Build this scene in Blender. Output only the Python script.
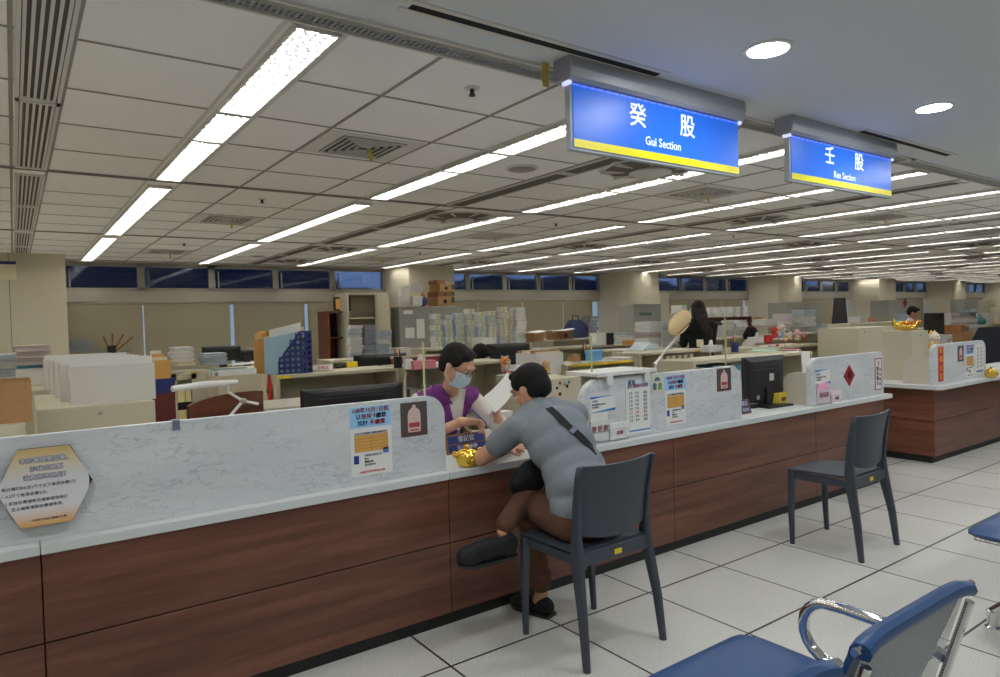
import bpy, bmesh, math, random
from mathutils import Vector, Matrix
from mathutils.bvhtree import BVHTree

random.seed(7)
C = bpy.context.scene.collection
SC = bpy.context.scene
for o in list(bpy.data.objects):
    bpy.data.objects.remove(o)

# ------------------------------------------------------------------ camera
CAM_H = 1.4528
FOC, YAW, PITCH, ROLL = 680.44, 0.6209386, 0.0264453, 0.0273228
_cy, _sy = math.cos(YAW), math.sin(YAW)
_f = Vector((_sy * math.cos(PITCH), _cy * math.cos(PITCH), -math.sin(PITCH)))
_r = Vector((_cy, -_sy, 0.0))
_d = _f.cross(_r)
_r2 = _r * math.cos(ROLL) + _d * math.sin(ROLL)
_d2 = _d * math.cos(ROLL) - _r * math.sin(ROLL)
cam_data = bpy.data.cameras.new('camera')
cam = bpy.data.objects.new('camera', cam_data)
C.objects.link(cam)
cam_data.sensor_width = 36.0
cam_data.lens = FOC * 36.0 / 1000.0
cam_data.clip_start = 0.05
cam_data.clip_end = 300
cam.matrix_world = Matrix(((_r2.x, -_d2.x, -_f.x, 0), (_r2.y, -_d2.y, -_f.y, 0), (_r2.z, -_d2.z, -_f.z, CAM_H), (0, 0, 0, 1)))
SC.camera = cam

# ------------------------------------------------------------------ light and exposure
TUBE = 20.0         # fluorescent troffer emission
DOWN = 135.0         # downlight emission
SC.view_settings.view_transform = 'Standard'
SC.view_settings.look = 'None'
SC.view_settings.gamma = 1.0
SC.view_settings.use_curve_mapping = False
SC.view_settings.exposure = 0.15
wld = bpy.data.worlds.new('dusk_sky')
SC.world = wld
wld.use_nodes = True
_bg = wld.node_tree.nodes['Background']
_bg.inputs[0].default_value = (0.50, 0.68, 0.95, 1)
_bg.inputs[1].default_value = 0.8

# ------------------------------------------------------------------ where the camera's rays meet the room (used to read sizes off the survey)
def ray(px, py):
    v = _r2 * ((px - 500) / FOC) + _d2 * ((py - 338.5) / FOC) + _f
    return v
def WY(px, py, Y):
    v = ray(px, py); t = Y / v.y
    return Vector((v.x * t, Y, CAM_H + v.z * t))
def WZ(px, py, z):
    v = ray(px, py); t = (z - CAM_H) / v.z
    return Vector((v.x * t, v.y * t, z))
def PX(p):
    v = Vector((p[0], p[1], p[2] - CAM_H)); w = v.dot(_f)
    return (v.dot(_r2) / w * FOC + 500, v.dot(_d2) / w * FOC + 338.5) if w > 0.05 else (-9999, -9999)

# ------------------------------------------------------------------ materials
MATS = {}
def mat(name, col, rough=0.5, metal=0.0, spec=0.5, bump=0.0, bscale=60.0, var=0.0, vscale=6.0, trans=0.0, alpha=1.0, coat=0.0, emit=None, estr=0.0, sheen=0.0):
    if name in MATS: return MATS[name]
    m = bpy.data.materials.new(name); m.use_nodes = True
    nt = m.node_tree; b = nt.nodes['Principled BSDF']
    b.inputs['Base Color'].default_value = (*col, 1)
    b.inputs['Roughness'].default_value = rough
    b.inputs['Metallic'].default_value = metal
    b.inputs['Specular IOR Level'].default_value = spec
    b.inputs['Transmission Weight'].default_value = trans
    b.inputs['Alpha'].default_value = alpha
    b.inputs['Coat Weight'].default_value = coat
    b.inputs['Sheen Weight'].default_value = sheen
    if emit:
        b.inputs['Emission Color'].default_value = (*emit, 1); b.inputs['Emission Strength'].default_value = estr
    tc = nt.nodes.new('ShaderNodeTexCoord')
    n = nt.nodes.new('ShaderNodeTexNoise'); n.inputs['Scale'].default_value = vscale; n.inputs['Detail'].default_value = 3
    nt.links.new(tc.outputs['Object'], n.inputs['Vector'])
    if var > 0:
        mx = nt.nodes.new('ShaderNodeMix'); mx.data_type = 'RGBA'
        mx.inputs[6].default_value = (*[c * (1 - var) for c in col], 1)
        mx.inputs[7].default_value = (*[min(1, c * (1 + var)) for c in col], 1)
        nt.links.new(n.outputs['Fac'], mx.inputs[0]); nt.links.new(mx.outputs[2], b.inputs['Base Color'])
    if bump > 0:
        n2 = nt.nodes.new('ShaderNodeTexNoise'); n2.inputs['Scale'].default_value = bscale; n2.inputs['Detail'].default_value = 4
        nt.links.new(tc.outputs['Object'], n2.inputs['Vector'])
        bp = nt.nodes.new('ShaderNodeBump'); bp.inputs['Strength'].default_value = bump; bp.inputs['Distance'].default_value = 0.01
        nt.links.new(n2.outputs['Fac'], bp.inputs['Height']); nt.links.new(bp.outputs['Normal'], b.inputs['Normal'])
    MATS[name] = m
    return m

def srgb(r, g, b):
    f = lambda c: (c / 255 / 12.92) if c / 255 <= 0.04045 else ((c / 255 + 0.055) / 1.055) ** 2.4
    return (f(r), f(g), f(b))

def ramp(nt, src, stops):
    r = nt.nodes.new('ShaderNodeValToRGB'); e = r.color_ramp.elements
    while len(e) < len(stops): e.new(0.5)
    for el, (p, c) in zip(e, stops): el.position = p; el.color = (*c, 1)
    nt.links.new(src, r.inputs[0]); return r

def marble():
    m = bpy.data.materials.new('marble_laminate'); m.use_nodes = True; nt = m.node_tree; b = nt.nodes['Principled BSDF']
    tc = nt.nodes.new('ShaderNodeTexCoord')
    mp = nt.nodes.new('ShaderNodeMapping'); mp.inputs['Rotation'].default_value = (0, 0.85, 0); mp.inputs['Scale'].default_value = (0.55, 1, 1.7)
    nt.links.new(tc.outputs['Object'], mp.inputs[0])
    n = nt.nodes.new('ShaderNodeTexNoise'); n.inputs['Scale'].default_value = 17; n.inputs['Detail'].default_value = 6; n.inputs['Roughness'].default_value = 0.6; n.inputs['Distortion'].default_value = 0.35
    nt.links.new(mp.outputs[0], n.inputs['Vector'])
    rp = ramp(nt, n.outputs['Fac'], [(0.0, (0, 0, 0)), (0.475, (0, 0, 0)), (0.50, (1, 1, 1)), (0.525, (0, 0, 0)), (1.0, (0, 0, 0))])
    n2 = nt.nodes.new('ShaderNodeTexNoise'); n2.inputs['Scale'].default_value = 7; n2.inputs['Detail'].default_value = 3
    nt.links.new(mp.outputs[0], n2.inputs['Vector'])
    rp2 = ramp(nt, n2.outputs['Fac'], [(0.38, (0, 0, 0)), (0.60, (0.6, 0.6, 0.6))])
    mu = nt.nodes.new('ShaderNodeMath'); mu.operation = 'MULTIPLY'; nt.links.new(rp.outputs[0], mu.inputs[0]); nt.links.new(rp2.outputs[0], mu.inputs[1])
    n3 = nt.nodes.new('ShaderNodeTexNoise'); n3.inputs['Scale'].default_value = 4; n3.inputs['Detail'].default_value = 5
    nt.links.new(mp.outputs[0], n3.inputs['Vector'])
    base = ramp(nt, n3.outputs['Fac'], [(0.35, srgb(200, 204, 206)), (0.65, srgb(214, 216, 217))])
    mx = nt.nodes.new('ShaderNodeMix'); mx.data_type = 'RGBA'
    nt.links.new(mu.outputs[0], mx.inputs[0]); nt.links.new(base.outputs[0], mx.inputs[6]); mx.inputs[7].default_value = (*srgb(140, 146, 152), 1)
    nt.links.new(mx.outputs[2], b.inputs['Base Color']); b.inputs['Roughness'].default_value = 0.38
    return m
MARBLE = marble()

def wood(name, dark, mid, light, rough=0.35, axis_scale=(0.6, 6, 9)):
    m = bpy.data.materials.new(name); m.use_nodes = True; nt = m.node_tree; b = nt.nodes['Principled BSDF']
    tc = nt.nodes.new('ShaderNodeTexCoord'); mp = nt.nodes.new('ShaderNodeMapping'); mp.inputs['Scale'].default_value = axis_scale
    nt.links.new(tc.outputs['Object'], mp.inputs[0])
    n = nt.nodes.new('ShaderNodeTexNoise'); n.inputs['Scale'].default_value = 2.2; n.inputs['Detail'].default_value = 6; n.inputs['Distortion'].default_value = 0.5
    nt.links.new(mp.outputs[0], n.inputs['Vector'])
    n2 = nt.nodes.new('ShaderNodeTexNoise'); n2.inputs['Scale'].default_value = 16; n2.inputs['Detail'].default_value = 3
    nt.links.new(mp.outputs[0], n2.inputs['Vector'])
    ad = nt.nodes.new('ShaderNodeMath'); ad.operation = 'MULTIPLY_ADD'; ad.inputs[1].default_value = 0.35
    nt.links.new(n2.outputs['Fac'], ad.inputs[0]); nt.links.new(n.outputs['Fac'], ad.inputs[2])
    rp = ramp(nt, ad.outputs[0], [(0.42, dark), (0.66, mid), (0.9, light)])
    nt.links.new(rp.outputs[0], b.inputs['Base Color']); b.inputs['Roughness'].default_value = rough
    return m
WALNUT = wood('walnut_laminate', srgb(84, 51, 39), srgb(106, 66, 51), srgb(126, 82, 65))
WALNUT_Y = wood('walnut_laminate_side', srgb(92, 54, 42), srgb(116, 70, 54), srgb(136, 86, 68), axis_scale=(6, 0.6, 9))
BROWN_WOOD = wood('brown_wood', srgb(70, 36, 24), srgb(104, 58, 38), srgb(126, 74, 50), axis_scale=(1, 1, 8))

def floor_mat():
    m = bpy.data.materials.new('raised_floor_tiles'); m.use_nodes = True; nt = m.node_tree; b = nt.nodes['Principled BSDF']
    tc = nt.nodes.new('ShaderNodeTexCoord'); sp = nt.nodes.new('ShaderNodeSeparateXYZ'); nt.links.new(tc.outputs['Object'], sp.inputs[0])
    def mth(op, a, v2=None, src2=None):
        k = nt.nodes.new('ShaderNodeMath'); k.operation = op
        nt.links.new(a, k.inputs[0])
        if src2 is not None: nt.links.new(src2, k.inputs[1])
        elif v2 is not None: k.inputs[1].default_value = v2
        return k.outputs[0]
    def line(src, off, pitch, half):
        a = mth('SUBTRACT', src, off); a = mth('DIVIDE', a, pitch); a = mth('ADD', a, 200.5); a = mth('FRACT', a); a = mth('SUBTRACT', a, 0.5); a = mth('ABSOLUTE', a)
        return mth('LESS_THAN', a, half / pitch)
    lx = line(sp.outputs[0], 2.668, 0.609, 0.0052); ly = line(sp.outputs[1], 1.849, 0.599, 0.0060)
    ln = mth('MAXIMUM', lx, src2=ly)
    n = nt.nodes.new('ShaderNodeTexNoise'); n.inputs['Scale'].default_value = 130; n.inputs['Detail'].default_value = 2
    nt.links.new(tc.outputs['Object'], n.inputs['Vector'])
    rp = ramp(nt, n.outputs['Fac'], [(0.30, srgb(190, 189, 182)), (0.5, srgb(208, 207, 200)), (0.7, srgb(214, 213, 206))])
    n3 = nt.nodes.new('ShaderNodeTexNoise'); n3.inputs['Scale'].default_value = 1.3; n3.inputs['Detail'].default_value = 4
    nt.links.new(tc.outputs['Object'], n3.inputs['Vector'])
    rp3 = ramp(nt, n3.outputs['Fac'], [(0.3, (0.9, 0.9, 0.89)), (0.7, (1, 1, 1))])
    mm = nt.nodes.new('ShaderNodeMix'); mm.data_type = 'RGBA'; mm.blend_type = 'MULTIPLY'; mm.inputs[0].default_value = 1
    nt.links.new(rp.outputs[0], mm.inputs[6]); nt.links.new(rp3.outputs[0], mm.inputs[7])
    mx = nt.nodes.new('ShaderNodeMix'); mx.data_type = 'RGBA'
    nt.links.new(ln, mx.inputs[0]); nt.links.new(mm.outputs[2], mx.inputs[6]); mx.inputs[7].default_value = (0.006, 0.006, 0.006, 1)
    nt.links.new(mx.outputs[2], b.inputs['Base Color'])
    b.inputs['Roughness'].default_value = 0.33
    return m

def holes_mat(name, col, scale, thr, axis=None, rough=0.4, metal=0.0):
    """sheet metal punched with real see-through holes"""
    m = bpy.data.materials.new(name); m.use_nodes = True; nt = m.node_tree; b = nt.nodes['Principled BSDF']
    b.inputs['Base Color'].default_value = (*col, 1); b.inputs['Roughness'].default_value = rough; b.inputs['Metallic'].default_value = metal
    tc = nt.nodes.new('ShaderNodeTexCoord'); mp = nt.nodes.new('ShaderNodeMapping'); mp.inputs['Scale'].default_value = scale
    nt.links.new(tc.outputs['UV'], mp.inputs[0])
    vo = nt.nodes.new('ShaderNodeTexVoronoi'); vo.voronoi_dimensions = '2D'; vo.inputs['Randomness'].default_value = 0.0; vo.inputs['Scale'].default_value = 1
    nt.links.new(mp.outputs[0], vo.inputs['Vector'])
    k = nt.nodes.new('ShaderNodeMath'); k.operation = 'GREATER_THAN'; k.inputs[1].default_value = thr
    nt.links.new(vo.outputs['Distance'], k.inputs[0]); nt.links.new(k.outputs[0], b.inputs['Alpha'])
    return m

M = {
 'beige': mat('beige_steel', srgb(196, 190, 166), 0.42, bump=0.03, bscale=200),
 'beige_dark': mat('grey_beige_steel', srgb(150, 146, 128), 0.45),
 'grey_steel': mat('grey_steel', srgb(150, 150, 142), 0.45),
 'inner': mat('shelf_inside', srgb(120, 117, 102), 0.6),
 'wallp': mat('cream_wall_paint', srgb(204, 196, 174), 0.85, bump=0.02, bscale=120, var=0.02),
 'wall_grey': mat('grey_wall_paint', srgb(176, 172, 158), 0.85),
 'tile': mat('ceiling_tile', srgb(247, 245, 243), 0.95, bump=0.15, bscale=260, var=0.03, vscale=90),
 'gyp': mat('painted_gypsum', srgb(214, 218, 222), 0.85),
 'tbar': mat('ceiling_tee_bar', srgb(150, 146, 138), 0.6),
 'tbar_lt': mat('ceiling_light_frame', srgb(214, 211, 205), 0.6),
 'slot': mat('ceiling_slot', srgb(118, 113, 104), 0.7),
 'dark': mat('dark_void', srgb(30, 30, 30), 0.8),
 'blind': mat('roller_blind', srgb(160, 152, 128), 0.9, bump=0.05, bscale=300),
 'alu': mat('brushed_aluminium', srgb(168, 172, 178), 0.42, metal=0.15),
 'alu_frame': mat('window_aluminium', srgb(160, 156, 142), 0.5),
 'ledge': mat('solid_surface_ledge', srgb(208, 212, 211), 0.4, var=0.03, vscale=40),
 'kick': mat('black_kick_plate', srgb(28, 29, 30), 0.5),
 'slate': mat('slate_plastic', srgb(62, 68, 78), 0.42, bump=0.02, bscale=300),
 'bench_blue': mat('blue_vinyl', srgb(34, 74, 124), 0.38, bump=0.06, bscale=220, var=0.06, vscale=30),
 'chrome': mat('chrome', (0.80, 0.80, 0.82), 0.08, metal=1.0),
 'bench_grey': mat('bench_grey_metal', srgb(176, 178, 178), 0.4, metal=0.3),
 'black': mat('black_plastic', srgb(28, 28, 30), 0.42),
 'black_matte': mat('black_matte', srgb(18, 18, 20), 0.8),
 'screen': mat('monitor_screen', (0.012, 0.013, 0.016), 0.12),
 'white': mat('white_plastic', srgb(222, 222, 218), 0.45),
 'paper': mat('white_paper', srgb(226, 226, 222), 0.8),
 'card': mat('cardboard', srgb(176, 134, 92), 0.85, var=0.07, vscale=14),
 'card_dark': mat('cardboard_dark', srgb(138, 98, 64), 0.85, var=0.07, vscale=14),
 'yellow': mat('yellow_plastic', srgb(236, 206, 34), 0.5),
 'red': mat('red_cloth', srgb(196, 40, 32), 0.7),
 'maroon': mat('maroon_board', srgb(108, 46, 44), 0.6),
 'navy': mat('navy_plastic', srgb(38, 50, 112), 0.45),
 'sky': mat('sky_blue_plastic', srgb(110, 176, 226), 0.5),
 'teal': mat('teal_paper', srgb(94, 158, 176), 0.7),
 'green': mat('green_paper', srgb(104, 196, 140), 0.7),
 'orange': mat('manila_orange', srgb(214, 162, 88), 0.75),
 'cream': mat('cream_paper', srgb(226, 216, 186), 0.8),
 'pink': mat('pink_paper', srgb(240, 176, 202), 0.75),
 'clearblue': mat('clear_blue_film', srgb(168, 200, 216), 0.3, alpha=0.85),
 'gold': mat('polished_gold', srgb(232, 196, 84), 0.24, metal=0.95, bump=0.1, bscale=70),
 'skin': mat('skin', srgb(206, 158, 130), 0.55, var=0.04, vscale=20),
 'skin2': mat('skin_tan', srgb(196, 146, 118), 0.55, var=0.04, vscale=20),
 'hair': mat('black_hair', srgb(14, 12, 12), 0.65, spec=0.25, bump=0.6, bscale=180),
 'hair_br': mat('dark_brown_hair', srgb(26, 17, 15), 0.6, spec=0.3, bump=0.6, bscale=180),
 'tee': mat('grey_tshirt_cloth', srgb(122, 128, 134), 0.9, bump=0.35, bscale=26, var=0.06, vscale=12),
 'trousers': mat('brown_trouser_cloth', srgb(94, 62, 46), 0.9, bump=0.4, bscale=24, var=0.08, vscale=14),
 'vest': mat('purple_vest_cloth', srgb(116, 44, 128), 0.75, bump=0.3, bscale=26, var=0.08, vscale=16),
 'white_cloth': mat('white_shirt_cloth', srgb(214, 208, 198), 0.9, bump=0.25, bscale=24),
 'black_cloth': mat('black_dress_cloth', srgb(22, 22, 25), 0.9, bump=0.2, bscale=30),
 'grey_cloth': mat('pale_grey_shirt', srgb(168, 168, 184), 0.9),
 'mask': mat('surgical_mask', srgb(190, 214, 228), 0.8),
 'acrylic': mat('acrylic_edge', srgb(206, 206, 150), 0.2, spec=0.6, alpha=0.8),
 'ink': mat('black_ink', srgb(30, 30, 34), 0.8),
 'inkred': mat('red_ink', srgb(206, 48, 62), 0.8),
 'inkblue': mat('blue_ink', srgb(36, 66, 150), 0.8),
 'inkpurple': mat('purple_ink', srgb(84, 70, 150), 0.8),
 'softgold': mat('gold_paper', srgb(216, 164, 84), 0.6),
}

# ------------------------------------------------------------------ mesh helpers
class MB:
    def __init__(s): s.v = []; s.f = []; s.uv = {}
    def add(s, vs, fs, T=None):
        n = len(s.v)
        for q in vs:
            q = Vector(q)
            if T is not None: q = T @ q
            s.v.append(q)
        for f in fs: s.f.append(tuple(i + n for i in f))
        return s
    def box(s, x0, x1, y0, y1, z0, z1, T=None):
        return s.add([(x0, y0, z0), (x1, y0, z0), (x1, y1, z0), (x0, y1, z0), (x0, y0, z1), (x1, y0, z1), (x1, y1, z1), (x0, y1, z1)],
                     [(3, 2, 1, 0), (4, 5, 6, 7), (0, 1, 5, 4), (1, 2, 6, 5), (2, 3, 7, 6), (3, 0, 4, 7)], T)
    def cbox(s, c, w, d, h, T=None):
        return s.box(c[0] - w / 2, c[0] + w / 2, c[1] - d / 2, c[1] + d / 2, c[2], c[2] + h, T)
    def prism(s, outline, y0, y1, T=None):
        """outline in (x,z), extruded along y"""
        n = len(outline)
        vs = [(x, y0, z) for x, z in outline] + [(x, y1, z) for x, z in outline]
        fs = [tuple(range(n)), tuple(range(2 * n - 1, n - 1, -1))] + [(i, i + n, (i + 1) % n + n, (i + 1) % n) for i in range(n)]
        return s.add(vs, fs, T)
    def zprism(s, outline, z0, z1, T=None):
        n = len(outline)
        vs = [(x, y, z0) for x, y in outline] + [(x, y, z1) for x, y in outline]
        fs = [tuple(range(n - 1, -1, -1)), tuple(range(n, 2 * n))] + [(i, (i + 1) % n, (i + 1) % n + n, i + n) for i in range(n)]
        return s.add(vs, fs, T)
    def lathe(s, prof, n=24, T=None, cap=True):
        vs = []; fs = []
        for r, z in prof:
            for i in range(n):
                a = 2 * math.pi * i / n; vs.append((r * math.cos(a), r * math.sin(a), z))
        for k in range(len(prof) - 1):
            for i in range(n):
                j = (i + 1) % n; fs.append((k * n + i, k * n + j, (k + 1) * n + j, (k + 1) * n + i))
        if cap:
            fs.append(tuple(range(n - 1, -1, -1))); m0 = (len(prof) - 1) * n; fs.append(tuple(range(m0, m0 + n)))
        return s.add(vs, fs, T)
    def tube(s, pts, r, n=10, T=None, closed=False):
        pts = [Vector(p) for p in pts]; N = len(pts); vs = []; fs = []
        rs = r if isinstance(r, (list, tuple)) else [r] * N
        up = None
        for k in range(N):
            a = pts[(k - 1) % N] if (k > 0 or closed) else pts[k]
            b = pts[(k + 1) % N] if (k < N - 1 or closed) else pts[k]
            t = (b - a).normalized()
            if up is None:
                up = Vector((0, 0, 1)) if abs(t.z) < 0.9 else Vector((1, 0, 0))
            u = (up - t * up.dot(t)).normalized(); up = u; w = t.cross(u)
            for i in range(n):
                an = 2 * math.pi * i / n
                vs.append(pts[k] + (u * math.cos(an) + w * math.sin(an)) * rs[k])
        for k in range(N if closed else N - 1):
            k2 = (k + 1) % N
            for i in range(n):
                j = (i + 1) % n; fs.append((k * n + i, k * n + j, k2 * n + j, k2 * n + i))
        if not closed:
            fs.append(tuple(range(n - 1, -1, -1))); fs.append(tuple(range((N - 1) * n, N * n)))
        return s.add(vs, fs, T)
    def loft(s, rings, T=None, cap=True):
        n = len(rings[0]); vs = [p for r in rings for p in r]; fs = []
        for k in range(len(rings) - 1):
            for i in range(n):
                j = (i + 1) % n; fs.append((k * n + i, k * n + j, (k + 1) * n + j, (k + 1) * n + i))
        if cap:
            fs.append(tuple(range(n - 1, -1, -1))); m0 = (len(rings) - 1) * n; fs.append(tuple(range(m0, m0 + n)))
        return s.add(vs, fs, T)
    def sheet(s, fn, nu, nv, th=0.0, T=None, uv=False):
        """surface fn(u,v) with thickness along -normal"""
        P = [[Vector(fn(i / nu, j / nv)) for j in range(nv + 1)] for i in range(nu + 1)]
        top = []; 
        def nrm(i, j):
            a = P[min(i + 1, nu)][j] - P[max(i - 1, 0)][j]; b = P[i][min(j + 1, nv)] - P[i][max(j - 1, 0)]
            return a.cross(b).normalized()
        base = len(s.v); W = nv + 1
        vs = [P[i][j] for i in range(nu + 1) for j in range(W)]
        fs = [(i * W + j, (i + 1) * W + j, (i + 1) * W + j + 1, i * W + j + 1) for i in range(nu) for j in range(nv)]
        if th:
            n0 = len(vs)
            vs += [P[i][j] - nrm(i, j) * th for i in range(nu + 1) for j in range(W)]
            fs += [(n0 + i * W + j + 1, n0 + (i + 1) * W + j + 1, n0 + (i + 1) * W + j, n0 + i * W + j) for i in range(nu) for j in range(nv)]
            rim = [(i, 0) for i in range(nu)] + [(nu, j) for j in range(nv)] + [(i, nv) for i in range(nu, 0, -1)] + [(0, j) for j in range(nv, 0, -1)]
            for a in range(len(rim)):
                (i, j), (k, l) = rim[a], rim[(a + 1) % len(rim)]
                fs.append((k * W + l, i * W + j, n0 + i * W + j, n0 + k * W + l))
        s.add(vs, fs, T)
        if uv:
            for i in range(nu + 1):
                for j in range(W): s.uv[base + i * W + j] = (i / nu, j / nv)
        return s
    def ball(s, c, rx, ry=None, rz=None, n=14, m=9, T=None):
        ry = rx if ry is None else ry; rz = rx if rz is None else rz
        prof = []
        vs = []; fs = []
        for k in range(m + 1):
            ph = -math.pi / 2 + math.pi * k / m
            for i in range(n):
                a = 2 * math.pi * i / n
                vs.append((c[0] + rx * math.cos(ph) * math.cos(a), c[1] + ry * math.cos(ph) * math.sin(a), c[2] + rz * math.sin(ph)))
        for k in range(m):
            for i in range(n):
                j = (i + 1) % n; fs.append((k * n + i, k * n + j, (k + 1) * n + j, (k + 1) * n + i))
        return s.add(vs, fs, T)
    def mesh(s, name, bevel=0.0, seg=2, smooth=False, mat=None):
        me = bpy.data.meshes.new(name)
        me.from_pydata([tuple(q) for q in s.v], [], s.f)
        bm = bmesh.new(); bm.from_mesh(me)
        if s.uv:
            ul = bm.loops.layers.uv.new('UVMap'); bm.verts.index_update()
            for f in bm.faces:
                for l in f.loops:
                    l[ul].uv = s.uv.get(l.vert.index, (0, 0))
        else:
            bmesh.ops.remove_doubles(bm, verts=bm.verts, dist=1e-6)
        bmesh.ops.recalc_face_normals(bm, faces=bm.faces)
        if bevel > 0:
            es = [e for e in bm.edges if len(e.link_faces) == 2 and e.calc_face_angle(0) > 0.6]
            bmesh.ops.bevel(bm, geom=es, offset=bevel, segments=seg, affect='EDGES', profile=0.6, clamp_overlap=True)
        if smooth:
            for f in bm.faces: f.smooth = True
            for e in bm.edges:
                if len(e.link_faces) == 2 and e.calc_face_angle(0) > 0.7: e.smooth = False
        bm.to_mesh(me); bm.free()
        if mat: me.materials.append(mat)
        return me
    def build(s, name, m, parent=None, bevel=0.0, seg=2, smooth=False):
        o = bpy.data.objects.new(name, s.mesh(name, bevel, seg, smooth, m)); C.objects.link(o)
        if parent is not None: o.parent = parent
        return o

def tag(o, label=None, cat=None, group=None, kind=None):
    if label: o['label'] = label
    if cat: o['category'] = cat
    if group: o['group'] = group
    if kind: o['kind'] = kind
    return o
def thing(name, label, cat, loc=(0, 0, 0), rz=0.0, group=None):
    o = bpy.data.objects.new(name, None); C.objects.link(o); o.empty_display_size = 0.1
    o.location = loc; o.rotation_euler = (0, 0, rz)
    return tag(o, label, cat, group)
def struct(o): o['kind'] = 'structure'; return o
def copy_tree(o, parent=None):
    c = o.copy(); C.objects.link(c); c.parent = parent
    for ch in list(o.children): copy_tree(ch, c)
    return c
def Rz(a): return Matrix.Rotation(a, 4, 'Z')
def Tr(x, y, z): return Matrix.Translation((x, y, z))

_FCACHE = {}
def lettering(parent, body, size, loc, m, rot=(math.pi / 2, 0, 0), align='CENTER', bold=0.0, spacing=1.0, name='lettering', line=1.0, sx=1.0):
    cu = bpy.data.curves.new('t', 'FONT'); cu.body = body; cu.size = size; cu.align_x = align; cu.align_y = 'CENTER'
    cu.extrude = 0.0004; cu.offset = bold; cu.space_character = spacing; cu.space_line = line; cu.resolution_u = 2
    cu.offset = 0.0
    t = bpy.data.objects.new('t', cu); C.objects.link(t)
    dg = bpy.context.evaluated_depsgraph_get(); dg.update()
    me = bpy.data.meshes.new_from_object(t.evaluated_get(dg))
    bpy.data.objects.remove(t); bpy.data.curves.remove(cu)
    me.materials.clear(); me.materials.append(m)
    if bold > 0:
        bm = bmesh.new(); bm.from_mesh(me); src = bm.copy()
        for dx, dy in ((bold, 0), (-bold, 0), (0, bold), (0, -bold)):
            tmp = bpy.data.meshes.new('b'); src.to_mesh(tmp); tmp.transform(Matrix.Translation((dx, dy, 0))); bm.from_mesh(tmp); bpy.data.meshes.remove(tmp)
        bm.to_mesh(me); bm.free(); src.free()
    o = bpy.data.objects.new(name, me); C.objects.link(o)
    o.location = loc; o.rotation_euler = rot; o.scale = (sx, 1, 1)
    if parent is not None: o.parent = parent
    return o

ORD = ['first', 'second', 'third', 'fourth', 'fifth', 'sixth', 'seventh', 'eighth', 'ninth', 'tenth', 'eleventh', 'twelfth', 'thirteenth', 'fourteenth',
       'fifteenth', 'sixteenth', 'seventeenth', 'eighteenth', 'nineteenth', 'twentieth', 'twenty-first', 'twenty-second', 'twenty-third', 'twenty-fourth', 'twenty-fifth']
# ================================================================== ROOM SHELL
H = 2.52; U = 1.0672
YB = 12.06; XL = -1.7; XR = 36.5; YF = -3.5
fl = MB().box(XL - 1, XR, YF, YB + 0.3, -0.2, 0).build('floor', floor_mat()); struct(fl)
Y_SOF = 2.08 * U
o = MB().box(XL - 1, XR, Y_SOF + 0.13, YB + 0.3, H, H + 0.15).build('ceiling', M['tile']); struct(o)
o = MB().box(XL - 1, XR, YF, Y_SOF, H, H + 0.15).build('ceiling_soffit', M['gyp']); struct(o)
struct(MB().box(XL - 0.2, XL, YF, YB + 0.3, 0, H).build('wall_left', M['wallp']))
struct(MB().box(XR, XR + 0.2, YF, YB + 0.3, 0, H).build('wall_right', M['wallp']))
struct(MB().box(XL - 1, XR, YF - 0.2, YF, 0, H + 0.1).build('wall_front', M['wallp']))
# window wall: spandrel beam between clerestory and lower windows, ledge wall below
Z_CL0, Z_BM0 = 2.10, 1.90
mb = MB().box(XL - 1, XR, YB - 0.05, YB + 0.12, Z_BM0, Z_CL0 - 0.03)
mb.box(XL - 1, XR, YB - 0.02, YB + 0.12, H - 0.03, H)
mb.box(XL - 1, XR, YB - 0.02, YB + 0.12, 0, 0.75)
struct(mb.build('wall_back', M['wall_grey']))
# columns along the window wall
COLX = [(-1.7, 0.62), (5.90, 6.87), (11.62, 12.62), (17.60, 18.80), (23.45, 24.6), (29.3, 30.4), (35.1, 36.2)]
for i, (a, b) in enumerate(COLX):
    struct(MB().box(a, b, 11.05, YB + 0.1, 0, H).build('column', M['wallp'], bevel=0.006))
# seam of the column cladding at the left
MBs = MB().box(-0.017, -0.009, 11.045, 11.05, 0, H); struct(MBs.build('trim_1', M['slot']))
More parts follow.
